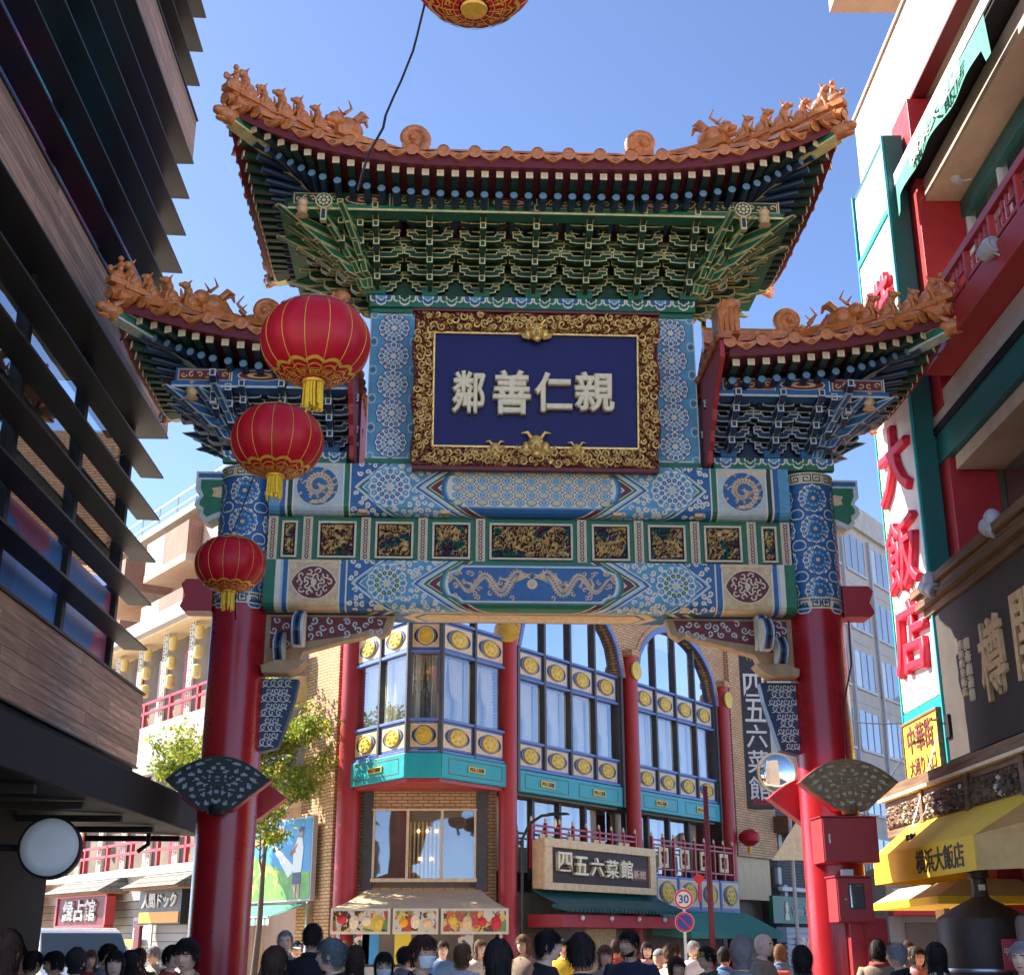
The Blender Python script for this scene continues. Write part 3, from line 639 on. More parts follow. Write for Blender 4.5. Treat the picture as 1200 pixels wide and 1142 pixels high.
# plaque, leaning forward
PLX = .05
pq = part('name_plaque', gate, (PLX, -.53, 7.60), (R(9.5), 0, 0))
PW, PH, FW = 1.66, 2.12, .27
B().box(-PW+.12, PW-.12, .0, .06, .1, PH-.1).build('backing', 'maroon', pq)
B().box(-PW+FW-.02, PW-FW+.02, -.02, -.005, FW-.02, PH-FW+.02).build('blue_field', 'plaque_blue', pq)
def rail(L, seed, sx0, sx1):
    b = carving(L, FW+.04, seed, .085, .014, 2.0)
    return b
for (x, z, L, ry, sd) in ((0, FW/2, 2*PW, 0, 1), (0, PH-FW/2, 2*PW, PI, 2), (-PW+FW/2, PH/2, PH, PI/2, 3), (PW-FW/2, PH/2, PH, -PI/2, 4)):
    b = B(); w2 = L/2; bb = carving(L, FW+.02, 40+sd, .06, .0125, 2.2, 12, .45)
    # mitre the ends and slope the rail outward
    vs = []
    for (vx, vy, vz) in bb.v:
        k = (vz+FW/2)/FW; lim = w2-max(0, min(1, k))*FW; xx = vx/w2*lim; wob = .02*math.sin(vx*9)*(1-k)
        vs.append((xx, vy-.05-.05*(1-k), vz-wob*(k < .3)))
    b.add(vs, bb.f); b.m = bb.m
    rq = random.Random(70+sd); nq = int(L/.062)
    for q in range(nq):
        x_ = -w2+FW*.4+(L-FW*.8)*(q+.5)/nq; zz_ = (rq.uniform(-.095, -.01) if q % 2 else rq.uniform(.0, .085)); k_ = (zz_+FW/2)/FW
        if abs(x_) > w2-k_*FW-.03: continue
        r_ = rq.uniform(.04, .066); a_ = rq.uniform(0, 6.28); sg_ = rq.choice((-1, 1)); tn = rq.uniform(.9, 1.5); yb_ = -.085-.05*(1-k_)
        pt = [(x_+r_*(1-.8*u/10)*math.cos(a_+sg_*tn*2*PI*u/10), yb_-.03-.035*u/10+rq.uniform(-.004, .004), zz_+r_*(1-.8*u/10)*math.sin(a_+sg_*tn*2*PI*u/10)) for u in range(11)]
        b.tube(pt, [.008]+[.017-.0008*u for u in range(9)]+[.012], 6, 0)
    n = len(b.v)
    b.prism([(-w2, -FW/2), (w2, -FW/2), (w2-FW, FW/2), (-w2+FW, FW/2)], -.045, .03, 'y', 1)
    b.build('gilded_rail', ['gold_relief', 'maroon', 'maroon', 'gold_relief', 'gold_relief'], pq, (x, 0, z), (0, ry, 0), smooth=50)
    pts = [(-w2+FW-.005, FW/2-.012), (w2-FW+.005, FW/2-.012), (w2-FW-.015, FW/2+.014), (-w2+FW+.015, FW/2+.014)]
    B().prism(pts, -.07, -.02).build('inner_fillet', 'gold', pq, (x, 0, z), (0, ry, 0))
B().box(-PW-.03, PW+.03, -.16, .05, PH+.0, PH+.035).build('top_ledge', 'maroon', pq, bev=.006)
B().box(-PW+.0, PW, -.12, .05, -.06, -.005).build('bottom_ledge', 'maroon', pq, bev=.006)
def mask_ornament(x, z, sc):
    b = B(); b.ball((0, -.05, 0), (.12, .1, .15), 12, 8); b.ball((-.06, -.13, .04), .035, 8, 6); b.ball((.06, -.13, .04), .035, 8, 6); b.ball((0, -.15, -.03), (.035, .05, .05), 8, 6); b.ball((0, -.1, -.12), (.07, .06, .05), 8, 6)
    for sg in (-1, 1):
        b.tube([(sg*.06, -.05, .1), (sg*.12, -.08, .18), (sg*.2, -.06, .17)], [.03, .025, .008], 6); b.ball((sg*.13, -.04, -.03), (.06, .05, .09), 8, 6); b.tube([(sg*.1, -.06, -.1), (sg*.2, -.08, -.08), (sg*.26, -.05, 0)], [.03, .03, .01], 6)
    b.build('mask_ornament', 'gold', pq, (x, -.06, z), smooth=50).scale = (sc, sc, sc)
mask_ornament(0, FW*1.05, 1.0); mask_ornament(0, PH-FW*.95, .9); mask_ornament(-.55, FW*.85, .62); mask_ornament(.55, FW*.85, .62)
for ch, px, w, h in zip('鄰善仁親', (549, 599, 648, 696), (.46, .53, .52, .55), (.60, .62, .56, .57)):
    x, z = g(px, 461, -.72); o = text('pl'+ch, w, h, 'ivory', pq, (x-PLX, -.06, (z-7.60)/math.cos(R(9.5))), name='raised_character', depth=1.1)

# ---- dougong bracket sets
def arm_shape(w, h, c=.35):
    return [(-w/2, h), (-w/2, h*.5), (-w*.40, h*.42), (-w*.40, h*.12), (-w*.24, 0), (w*.24, 0), (w*.40, h*.12), (w*.40, h*.42), (w/2, h*.5), (w/2, h), (w*.28, h), (w*.26, h*.72), (-w*.26, h*.72), (-w*.28, h)]
def inset(pts, k):
    n = len(pts); A = sum(pts[i][0]*pts[(i+1) % n][1]-pts[(i+1) % n][0]*pts[i][1] for i in range(n)); sg = 1 if A > 0 else -1; out = []
    for i in range(n):
        (ax, ay), (bx, by), (cx, cy) = pts[i-1], pts[i], pts[(i+1) % n]
        l1 = math.hypot(bx-ax, by-ay) or 1; l2 = math.hypot(cx-bx, cy-by) or 1
        n1 = (-(by-ay)/l1*sg, (bx-ax)/l1*sg); n2 = (-(cy-by)/l2*sg, (cx-bx)/l2*sg); d = 1+n1[0]*n2[0]+n1[1]*n2[1]; d = max(d, .4)
        out.append((bx+(n1[0]+n2[0])/d*k, by+(n1[1]+n2[1])/d*k))
    return out
def arm_mesh(name, w, h, t, edge, core):
    sh = arm_shape(w, h); b = B().prism(sh, 0, t, m=1, mcap=0)
    ins = inset(sh, h*.11); b.poly([(x, -.003, z) for x, z in ins], 1)
    for cx in (-w*.41, w*.41, 0):
        b.box(cx-w*.1, cx+w*.1, -.015, t+.01, h*1.0, h*1.28, 1); b.poly([(cx-w*.1, -.0165, h*1.0), (cx+w*.1, -.0165, h*1.0), (cx+w*.1, -.0165, h*1.28), (cx-w*.1, -.0165, h*1.28)], 0); b.poly([(cx-w*.07, -.018, h*1.05), (cx+w*.07, -.018, h*1.05), (cx+w*.07, -.018, h*1.22), (cx-w*.07, -.018, h*1.22)], 1)
    return b.mesh(name, [edge, core])
def nose_mesh(name, L, w, h, edge, core):
    b = B(); sh = [(0, 0), (-L*.75, 0), (-L, h*.35), (-L, h), (0, h)]
    b.prism(sh, -w/2, w/2, 'x', 1, 0); ins = inset(sh[:], h*.12); b.poly([(-w/2, -L-.001, h*.35), (w/2, -L-.001, h*.35), (w/2, -L-.001, h), (-w/2, -L-.001, h)], 0)
    for sx in (-1, 1): b.poly([(sx*(w/2+.002), y, z) for y, z in (ins if sx < 0 else ins[::-1])], 1)
    b.poly([(-w*.3, -L-.002, h*.45), (w*.3, -L-.002, h*.45), (w*.3, -L-.002, h*.9), (-w*.3, -L-.002, h*.9)], 2)
    for sx in (-1, 1): b.poly([(sx*w*.38, -L*.74, -.002), (sx*w*.5, -L*.74, -.002), (sx*w*.5, -.02, -.002), (sx*w*.38, -.02, -.002)], 0)
    return b.mesh(name, [edge, core, core])
BK = {}
for nm, e, c1, c2 in (('g', 'edge_green', 'green_dark', 'green'), ('b', 'edge_blue', 'blue_dark', 'blue')):
    BK[nm] = dict(arm=[arm_mesh('bracket_arm', w, .125, .09, e, c1) for w in (.44, .54, .62, .54, .66)], nose=nose_mesh('bracket_nose', .34, .085, .15, e, c1), e=e, c=c1, c2=c2)
def bracket_set(root, x, y, z, kind, tiers, dy, dz, rz=0, wide=1.0, post=True):
    k = BK[kind]
    st = link('bracket_set', B().box(-.11, .11, -.11, .11, 0, .10, 0).mesh('bracket_block', [k['c2']]), root, (x, y, z), (0, 0, rz))
    for t in range(tiers):
        link('bracket_arm', k['arm'][t % 5], st, (0, -dy*t-.05, .08+dz*t), sc=(wide, 1, 1))
        link('bracket_nose', k['nose'], st, (0, -dy*t-.02, .06+dz*t))
        if t: link('bracket_arm', k['arm'][(t+1) % 5], st, (0, -dy*(t-1)-.03, .085+dz*t), sc=(wide*1.12, .8, 1))
    return st
def corner_fan(root, cx, cy, z, kind, tiers, step, dz, sx, sy, n=3):
    k = BK[kind]; st = link('corner_bracket_set', B().box(-.14, .14, -.14, .14, 0, .1).mesh('bracket_block', [k['c2']]), root, (cx, cy, z))
    for t in range(tiers):
        for q in range(n):
            ang = (.5+(q-(n-1)/2)*.62/max(n-1, 1))*PI/2
            L = step*(t+1)*(1.25 if q == (n-1)//2 else 1.0)
            w = .042; h = .10
            d = (math.cos(ang)*sx, math.sin(ang)*sy); zz = .05+dz*t
            b = B(); nx, ny = -d[1], d[0]
            def P(l, s_, zc): return (d[0]*l+nx*s_, d[1]*l+ny*s_, zc)
            b.hexa([P(0, -w, zz), P(L*.86, -w, zz), P(L*.86, w, zz), P(0, w, zz), P(0, -w, zz+h), P(L*1.12, -w, zz+h+.03), P(L*1.12, w, zz+h+.03), P(0, w, zz+h)], 1)
            for s_ in (-1, 1): b.poly([P(.05, s_*w*.62, zz-.003), P(L*.86, s_*w*.62, zz-.003), P(L*.86, s_*w, zz-.003), P(.05, s_*w, zz-.003)], 0)
            for s_ in (-1, 1):
                b.poly([P(0, s_*(w+.002), zz), P(L*.86, s_*(w+.002), zz), P(L*1.12, s_*(w+.002), zz+h+.03), P(0, s_*(w+.002), zz+h)], 0)
                b.poly([P(.03, s_*(w+.004), zz+.014), P(L*.85, s_*(w+.004), zz+.014), P(L*1.06, s_*(w+.004), zz+h+.008), P(.03, s_*(w+.004), zz+h-.014)], 1)
            b.poly([P(L*.865, -w, zz+.002), P(L*.865, w, zz+.002), P(L*1.122, w, zz+h+.028), P(L*1.122, -w, zz+h+.028)], 0); b.poly([P(L*.89, -w*.7, zz+.012), P(L*.89, w*.7, zz+.012), P(L*1.105, w*.7, zz+h+.015), P(L*1.105, -w*.7, zz+h+.015)], 1)
            b.build('corner_arm', [k['e'], k['c2'], 'cream'], st)
    return st

# ---- tiled roofs
ctile = B(); ctile.tube([(0, 0, 0), (0, .55, .16)], .088, 12, 0, False)
ctile.add([(.088*math.cos(2*PI*i/12), -.004, .088*math.sin(2*PI*i/12)) for i in range(12)]+[(.062*math.cos(2*PI*i/12), -.014, .062*math.sin(2*PI*i/12)) for i in range(12)]+[(.03*math.cos(2*PI*i/12), -.002, .03*math.sin(2*PI*i/12)) for i in range(12)],
          [(i, (i+1) % 12, 12+(i+1) % 12, 12+i) for i in range(12)]+[(12+i, 12+(i+1) % 12, 24+(i+1) % 12, 24+i) for i in range(12)]+[tuple(range(24, 36))], 0)
CAP = ctile.mesh('tile_cap', ['tile'], 50)
bd = B(); wv = [(-.125, .05), (-.11, -.01), (-.07, -.05), (-.03, -.085), (0, -.105), (.03, -.085), (.07, -.05), (.11, -.01), (.125, .05), (.08, .015), (0, -.005), (-.08, .015)]
bd.prism(wv, -.02, .03); bd.tube([(0, -.03, -.03), (.03, -.032, -.045), (0, -.034, -.07), (-.03, -.032, -.045), (0, -.03, -.03)], .008, 5)
bd.hexa([(-.125, .03, .05), (0, .03, -.01), (0, .5, .12), (-.125, .5, .18), (-.125, .03, .06), (0, .03, .01), (0, .5, .14), (-.125, .5, .2)]); bd.hexa([(0, .03, -.01), (.125, .03, .05), (.125, .5, .18), (0, .5, .12), (0, .03, .01), (.125, .03, .06), (.125, .5, .2), (0, .5, .14)])
DRIP = bd.mesh('drip_tile', ['tile'])
def sq_rafter(e, nm):
    b = B().box(-.045, .045, 0, 1.0, -.045, .045, 0)
    b.add([(-.047, -.006, -.047), (.047, -.006, -.047), (.047, -.006, .047), (-.047, -.006, .047), (-.047, .01, -.047), (.047, .01, -.047), (.047, .01, .047), (-.047, .01, .047)], [(0, 1, 5, 4), (1, 2, 6, 5), (2, 3, 7, 6), (3, 0, 4, 7), (0, 1, 2, 3)], 1)
    b.poly([(-.022, -.008, -.022), (.022, -.008, -.022), (.022, -.008, .022), (-.022, -.008, .022)], 2); b.poly([(-.011, -.010, -.011), (.014, -.010, -.011), (.014, -.010, .014), (-.011, -.010, .014)], 1)
    return b.mesh(nm, [e, 'cream', 'beige_gold'])
SQ = {'g': sq_rafter('rafter_green', 'eave_rafter'), 'b': sq_rafter('rafter_green', 'eave_rafter')}
rb = B(); rb.tube([(0, 0, 0), (0, .9, 0)], .052, 10, 0); rb.add([(.052*math.cos(2*PI*i/10), -.003, .052*math.sin(2*PI*i/10)) for i in range(10)], [tuple(range(10))], 1); rb.add([(.028*math.cos(2*PI*i/10), -.006, .028*math.sin(2*PI*i/10)) for i in range(10)], [tuple(range(10))], 2)
RND = rb.mesh('round_rafter', ['rafter_blue', 'rafter_tip', 'rafter_tip'], 50)

def ornament_beast(kind):
    b = B()
    if kind == 0:   # seated beast
        b.ball((0, .02, .12), (.075, .11, .11), 10, 8); b.ball((0, -.04, .24), (.065, .07, .09), 10, 8); b.ball((0, -.09, .33), (.06, .08, .065), 10, 8); b.ball((0, -.17, .315), (.035, .05, .035), 8, 6)
        for s_ in (-1, 1): b.tube([(s_*.045, -.06, .2), (s_*.05, -.1, .1), (s_*.05, -.11, 0)], [.032, .026, .03], 7); b.tube([(s_*.035, -.06, .37), (s_*.06, -.03, .43)], [.022, .006], 5); b.ball((s_*.06, .05, .07), (.035, .08, .07), 8, 6)
        b.tube([(0, .12, .08), (0, .19, .18), (0, .15, .3)], [.03, .035, .01], 6); b.box(-.09, .09, -.15, .16, -.06, .02)
    elif kind == 1:  # rider on a hen
        b.ball((0, .02, .10), (.07, .14, .09), 10, 8); b.ball((0, -.13, .17), (.04, .05, .06), 8, 6); b.tube([(0, .12, .12), (0, .2, .25), (0, .17, .34)], [.05, .05, .01], 6)
        b.ball((0, .03, .25), (.05, .05, .10), 8, 6); b.ball((0, .02, .39), .045, 8, 6); b.box(-.08, .08, -.15, .15, -.06, .03)
        for s_ in (-1, 1): b.tube([(s_*.05, .02, .3), (s_*.07, -.05, .24)], [.02, .018], 5)
    else:  # large horned beast head
        b.ball((0, .05, .16), (.13, .22, .17), 12, 8); b.ball((0, -.2, .2), (.10, .14, .12), 10, 8); b.ball((0, -.32, .15), (.07, .09, .06), 8, 6); b.ball((0, -.3, .06), (.06, .1, .035), 8, 6); b.box(-.12, .12, -.25, .35, -.08, .05)
        for s_ in (-1, 1): b.tube([(s_*.06, -.12, .3), (s_*.1, -.02, .42), (s_*.12, -.1, .52)], [.03, .022, .006], 6); b.ball((s_*.08, -.25, .25), .03, 6, 5); b.tube([(s_*.1, .05, .25), (s_*.17, .12, .36), (s_*.16, .25, .36)], [.05, .05, .01], 6)
        b.tube([(0, .1, .28), (0, .22, .40), (0, .32, .42), (0, .36, .33)], [.07, .06, .04, .015], 7)
    return b.mesh('ridge_beast', ['tile'], 60)
BEAST = [ornament_beast(i) for i in range(3)]
def volute_mesh():
    b = B(); pts = []
    for i in range(28):
        a = -.6+i/27*2.6*PI; r = .26*(1-i/27*.78); pts.append((r*math.cos(a), 0, .36+r*math.sin(a)))
    b.tube([(-.05, 0, -.05), (.16, 0, .06)]+pts, [.11, .11]+[.10-.05*i/27 for i in range(28)], 8); b.prism([(-.2, -.1), (.26, -.1), (.26, .3), (.1, .52), (-.12, .5), (-.2, .2)], -.05, .05); b.ball((0, 0, .36), (.09, .12, .09), 10, 8)
    return b.mesh('ridge_volute', ['tile'], 60)
VOL = volute_mesh()

def roof(name, xin, W, Dp, zc, lift, zr, ridge_x, kind, sgn, wall_x, bz, bd_out):
    """xin: inner end (None for a full hipped roof); W: corner x; Dp: half depth; zc: eave height mid; lift: corner rise; zr: ridge height."""
    root = part(name, gate)
    full = xin is None
    def lift_at(x, y):       # rise towards corners, both along x and y
        ax = abs(x)/W; ay = abs(y)/Dp
        return lift*(max(0, (ax-.25)/.75))**2.3*(.25+.75*max(0, (ay-.2)/.8)**2.0)
    def epos(x, y): return Vector((x, y, zc+lift_at(x, y)))
    edges = []
    x0 = -W if full else xin*sgn; x1 = W if full else W*sgn
    lo, hi = min(x0, x1), max(x0, x1)
    edges.append(('f', lo, hi)); edges.append(('b', lo, hi))
    if full or sgn < 0: edges.append(('l', -Dp, Dp))
    if full or sgn > 0: edges.append(('r', -Dp, Dp))
    def EP(e, t):
        bow = lambda q: .10*(1-q*q)
        if e == 'f': return Vector((t, -Dp+bow(t/W)*.8, 0)), Vector((0, -1, 0))
        if e == 'b': return Vector((t, Dp-bow(t/W)*.8, 0)), Vector((0, 1, 0))
        if e == 'l': return Vector((-W+bow(t/Dp), t, 0)), Vector((-1, 0, 0))
        return Vector((W-bow(t/Dp), t, 0)), Vector((1, 0, 0))
    def corner_dir(e, t, o):   # fan out towards corners
        if e in 'fb':
            c0 = (W-1.25); k = max(0, abs(t)-c0)/1.25*(1 if (full or t*sgn > 0) else 0); d = o+Vector((math.copysign(1, t), 0, 0))*k*.85
        else:
            c0 = (Dp-1.25); k = max(0, abs(t)-c0)/1.25; d = o+Vector((0, math.copysign(1, t), 0))*k*.85
        return d.normalized()
    def spot(e, t, inn, dz):
        p, o = EP(e, t); d = corner_dir(e, t, o); z = zc+lift_at(p.x, p.y)
        q = p-d*inn; return Vector((q.x, q.y, z+dz)), math.atan2(d.x, -d.y)
    cnt = 0
    for e, a, b_ in edges:
        n = int(round((b_-a)/.405)); st = (b_-a)/n
        for i in range(n+1):
            t = a+st*i
            if e in 'lr' and i in (0, n): continue
            p, rz = spot(e, t, 0, 0); link('tile_cap', CAP, root, p, (0, 0, rz))
            if i < n:
                p, rz = spot(e, t+st/2, .02, -.02); slope = 0
                p2, _ = spot(e, t+st*.9, .02, 0); p1, _ = spot(e, t+st*.1, .02, 0); dd = p2-p1
                tilt = math.atan2(dd.z, math.hypot(dd.x, dd.y)); 
                if e in 'br': tilt = tilt if e == 'r' else -tilt
                if e == 'l': tilt = -tilt
                link('drip_tile', DRIP, root, p, (0, -tilt, rz), sc=(1.4, 1, 1.05))
        n2 = int(round((b_-a)/.198)); s2 = (b_-a)/n2
        for i in range(n2):
            t = a+s2*(i+.5); p, rz = spot(e, t, .16, -.235); q = link('eave_rafter', SQ[kind], root, p, (R(-2), 0, rz))
            p, rz = spot(e, t, .44, -.37); q = link('round_rafter', RND, root, p, (R(-3), 0, rz))
        # fascia and soffit sheets
        nn = 40; b = B(); bs = B()
        def fas(i, j, inn=.05, z0=-.19, z1=-.045):
            p, _ = spot(e, a+(b_-a)*i, inn, 0); return (p.x, p.y, p.z+z0+(z1-z0)*j)
        b.grid(lambda i, j: fas(i, j), nn, 1); b.grid(lambda i, j: fas(i, j, .10), nn, 1); b.grid(lambda i, j: fas(i, 0, .05+.05*j), nn, 1)
        b.build('fascia', 'dark_red', root)
        def sof(i, j):
            p, _ = spot(e, a+(b_-a)*i, .08+j*1.3, 0); return (p.x, p.y, p.z-.18-.06*j)
        bs.grid(sof, nn, 6)
        def sof2(i, j):
            p, _ = spot(e, a+(b_-a)*i, .42+j*1.0, 0); return (p.x, p.y, p.z-.285-.02*j)
        bs.grid(lambda i, j: (lambda p: (p[0], p[1], p[2]))(sof2(i, j*.02)), nn, 1); bs.build('soffit', 'dark_red', root)
        # upper roof surface, corrugated
        rl = (-ridge_x, ridge_x) if full else ((sgn*xin, sgn*ridge_x) if sgn > 0 else (sgn*ridge_x, sgn*xin))
        def surf(i, j):
            p, _ = spot(e, a+(b_-a)*i, .0, 0); tx = min(max(p.x, rl[0]), rl[1]) if e in 'fb' else (rl[0] if e == 'l' else rl[1])
            if e in 'fb':
                fx = (p.x-lo)/(hi-lo); tx = rl[0]+(rl[1]-rl[0])*fx
            q = Vector((tx, 0, zr)); w = j; z = p.z+(q.z-p.z)*(w**1.35); cor = .06*abs(math.cos(i*n*PI))*min(1, j*8)-.03
            return (p.x+(q.x-p.x)*w, p.y+(q.y-p.y)*w, z+.12*(1-w)*w*0+.03+cor)
        B().grid(surf, n*4, 10).build('tile_slope', 'tile_dark', root, smooth=True)
    # hips with beasts
    corners = [(sx, sy) for sx in ((-1, 1) if full else (sgn,)) for sy in (-1, 1)]
    for sx, sy in corners:
        tip = Vector((sx*W, sy*Dp, zc+lift)); top = Vector((sx*ridge_x, 0, zr))
        def hip(t, tip=tip, top=top):
            p = tip.lerp(top, t); p.z = tip.z+(top.z-tip.z)*(t**1.5) - .10*math.sin(PI*min(1, t*1.6))*(lift/.65) ; return p
        d = (Vector((top.x, top.y, 0))-Vector((tip.x, tip.y, 0))).normalized(); rz = math.atan2(-d.x, d.y)
        pts = [hip(i/12*.96+.03) for i in range(13)]
        b = B(); b.tube([p+Vector((0, 0, .06)) for p in pts], .085, 8, 0); b.tube([p+Vector((0, 0, .17)) for p in pts], .055, 8, 0); b.tube([p+Vector((0, 0, -.02))+Vector((-d.y, d.x, 0))*.10 for p in pts], .07, 8, 0); b.tube([p+Vector((0, 0, -.02))-Vector((-d.y, d.x, 0))*.10 for p in pts], .07, 8, 0)
        b.build('hip_ridge', 'tile', root, smooth=50)
        ts = (.035, .10, .19, .28, .37, .46) if full else (.04, .13, .24, .36, .48)
        for i, t in enumerate(ts):
            p = hip(t)+Vector((0, 0, .21)); o = link('ridge_beast', BEAST[1 if i == 0 else 0], root, p, (0, 0, rz), sc=(.92 if full else .88)*(1+.1*math.sin(i*2.3)))
        o = link('ridge_beast', BEAST[2], root, hip(ts[-1]+.15)+Vector((0, 0, .14)), (0, 0, rz), sc=1.0 if full else .95)
        # corner beam under the tip with carved end
        b = B(); n0 = Vector((-d.y, d.x, 0)); w = .10
        qs = [tip+Vector((0, 0, -.20))+d*.12, tip+Vector((0, 0, -.30-.1*lift))+d*.9, tip+Vector((0, 0, -.40-.45*lift))+d*1.7]
        for i in range(2):
            p, q = qs[i], qs[i+1]; hz = Vector((0, 0, .15))
            b.hexa([p-n0*w-hz, q-n0*w-hz, q+n0*w-hz, p+n0*w-hz, p-n0*w, q-n0*w, q+n0*w, p+n0*w], 0)
            for s_ in (-1, 1): b.poly([p+n0*s_*(w+.003)-hz*.82, q+n0*s_*(w+.003)-hz*.82, q+n0*s_*(w+.003)-hz*.2, p+n0*s_*(w+.003)-hz*.2], 1)
            m0 = p.lerp(q, .0)
            for k in range(7):
                c1 = p.lerp(q, k/7+.03)-hz*1.02; c2 = p.lerp(q, k/7+.08)-hz*1.02; b.poly([c1-n0*w, c2-n0*0+d*.05, c1+n0*w, c1+n0*w+d*.035, c2+d*.09, c1-n0*w+d*.035], 1 if k % 2 else 2)
        b.build('corner_beam', ['edge_'+('green' if kind == 'g' else 'blue'), 'green', 'green_dark'], root)
        bt = B(); bt.ball((0, 0, 0), (.12, .2, .12), 10, 8); bt.ball((0, -.16, .02), (.08, .1, .07), 8, 6)
        for s_ in (-1, 1): bt.tube([(s_*.08, -.05, .06), (s_*.14, .05, .12), (s_*.12, .15, .1)], [.04, .035, .01], 6); bt.ball((s_*.07, -.14, .07), .03, 6, 5)
        bt.ball((0, -.12, -.09), (.06, .1, .03), 8, 5)
        bt.build('beam_end_beast', 'tile', root, tuple(tip+d*.10+Vector((0, 0, -.24))), (0, 0, rz), smooth=60)
        # hanging drum boss and gilt pin near the corner
        c = Vector((tip.x-sx*1.28, tip.y+(-sy)*.78, zc-.38))
        db = B(); db.tube([(0, -.05, 0), (0, .05, 0)], .115, 16, 0); P = [(0, 1, oval(0, 0, .098, .098, 0, 14))]+[(1, 0, oval(.062*math.cos(k*PI/4), .062*math.sin(k*PI/4), .022, .022, 0, 6)) for k in range(8)]+[(1, 0, oval(0, 0, .026, .026, 0, 8))]
        for lev, m, pp in P:
            for s_ in ((-1, 1)): db.poly([(u, s_*(.053+.003*lev), v) for u, v in (pp if s_ < 0 else pp[::-1])], m)
        db.box(-.04, .04, -.04, .04, -.3, -.1, 0); db.box(-.025, .025, -.045, .045, -.27, -.13, 1)
        db.build('drum_boss', ['edge_'+('green' if kind == 'g' else 'blue'), 'blue_dark'], root, tuple(c), (0, 0, 0), smooth=30)
        B().lathe([(.0, -.14), (.09, -.12), (.055, -.08), (.085, -.02), (.06, .03), (.08, .08), (.05, .13), (0, .14)], 12).build('gilt_pin', 'beige_gold', root, (c.x+sx*.28, c.y-sy*-.05, c.z-.12), smooth=40)
    # main ridge
    xa, xb = (-ridge_x, ridge_x) if full else sorted((sgn*xin, sgn*ridge_x))
    b = B(); b.box(xa, xb, -.07, .07, zr-.1, zr+.18); b.tube([(xa, 0, zr+.2), (xb, 0, zr+.2)], .075, 8); b.build('main_ridge', 'tile', root, smooth=50)
    for x, f_ in (((xa, 1), (xb, -1)) if full else ((sgn*ridge_x, -sgn),)):
        link('ridge_volute', VOL, root, (x-f_*.05, 0, zr+.16), (0, 0, 0 if f_ > 0 else PI), sc=.82 if full else .7)
        if not full: link('ridge_beast', BEAST[2], root, (x-f_*.45, 0, zr-.02), (0, 0, f_*PI/2), sc=1.15)
    # painted eave purlin carried by the brackets
    yb = -bd_out; za = bz
    return root, spot
ur, uspot = roof('upper_roof', None, 4.13, 2.3, 11.40, .68, 12.62, 1.70, 'g', 0, 2.3, 10.2, 1.35)
rl_, _ = roof('side_roof', 2.52, 5.50, 1.80, 8.93, .52, 9.72, 3.75, 'b', 1, 0, 0, 0)
ll_, _ = roof('side_roof', 2.52, 5.50, 1.80, 8.93, .52, 9.72, 3.75, 'b', -1, 0, 0, 0)

# painted purlins
def purlin(root, x0, x1, y, z0, z1, kind, sgny=-1):
    b = B().box(x0, x1, y-.08, y+.08, z0, z1, GD_ if kind == 'g' else BL); P = []
    L = x1-x0; n = max(3, int(L/.62)); w = L/n; zc_ = (z0+z1)/2; H = z1-z0
    for i in range(n):
        c = x0+w*(i+.5)
        if i % 3 == 1: P += [(1, CR, oval(c, zc_, w*.42, H*.40, 0, 14)), (2, MR, oval(c, zc_, w*.39, H*.35, 0, 14)), (3, BG, oval(c, zc_, w*.25, H*.2, 0, 10)), (4, MR, oval(c, zc_, w*.14, H*.12, 0, 8))]
        else:
            P += [(1, BG, [(c-w*.46, zc_-H*.4), (c+w*.46, zc_-H*.4), (c+w*.46, zc_+H*.4), (c-w*.46, zc_+H*.4)]), (2, GD_ if kind == 'g' else MR, [(c-w*.44, zc_-H*.34), (c+w*.44, zc_-H*.34), (c+w*.44, zc_+H*.34), (c-w*.44, zc_+H*.34)])]
            for k in range(6): P += curl(c-w*.36+k*w*.144, zc_, H*.22, k*1.3, .9, H*.05, 3, BG, 1 if k % 2 else -1)
        P += [(2, WB, [(c+w*.48, z0), (c+w*.5, z0), (c+w*.5, z1), (c+w*.48, z1)])]
    for s_ in (-1, 1):
        b2 = lay(P, lambda u, v, h: (u, y+s_*(.081+h), v)); n0 = len(b.v); b.v += b2.v; b.f += [tuple(i+n0 for i in (q if s_ < 0 else q[::-1])) for q in b2.f]; b.m += b2.m
    b.build('painted_purlin', PAL, root)
    B().box(x0-.04, x1+.04, y-.12, y+.12, z0-.08, z0-.004).build('purlin_plate', 'green' if kind == 'g' else 'blue', root)
    B().box(x0-.04, x1+.04, y-.126, y-.118, z0-.09, z0-.06).build('purlin_edge', 'edge_green' if kind == 'g' else 'edge_blue', root)
ub = part('upper_brackets', gate)
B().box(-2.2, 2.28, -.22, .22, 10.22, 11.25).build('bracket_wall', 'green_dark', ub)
for y in (-1.36, 1.36): purlin(ub, -3.30, 3.38, y, 11.02, 11.22, 'g')
for x in (-3.34, 3.42):
    B().box(x-.08, x+.08, -1.28, 1.28, 11.02, 11.22).build('side_purlin', 'green_dark', ub); B().box(x-.12, x+.12, -1.3, 1.3, 10.94, 11.016).build('purlin_plate', 'green', ub)
for i in range(7):
    x = .04+(i-3)*.735; bracket_set(ub, x, -.26-.007*(i % 2), 10.24, 'g', 5, .215, .155, 0, 1.17)
    if i in (1, 3, 5): bracket_set(ub, x, .26, 10.24, 'g', 5, .215, .155, PI)
for y in (-.12, .12):
    bracket_set(ub, -2.2, y*2, 10.24, 'g', 5, .22, .155, -PI/2); bracket_set(ub, 2.28, y*2, 10.24, 'g', 5, .22, .155, PI/2)
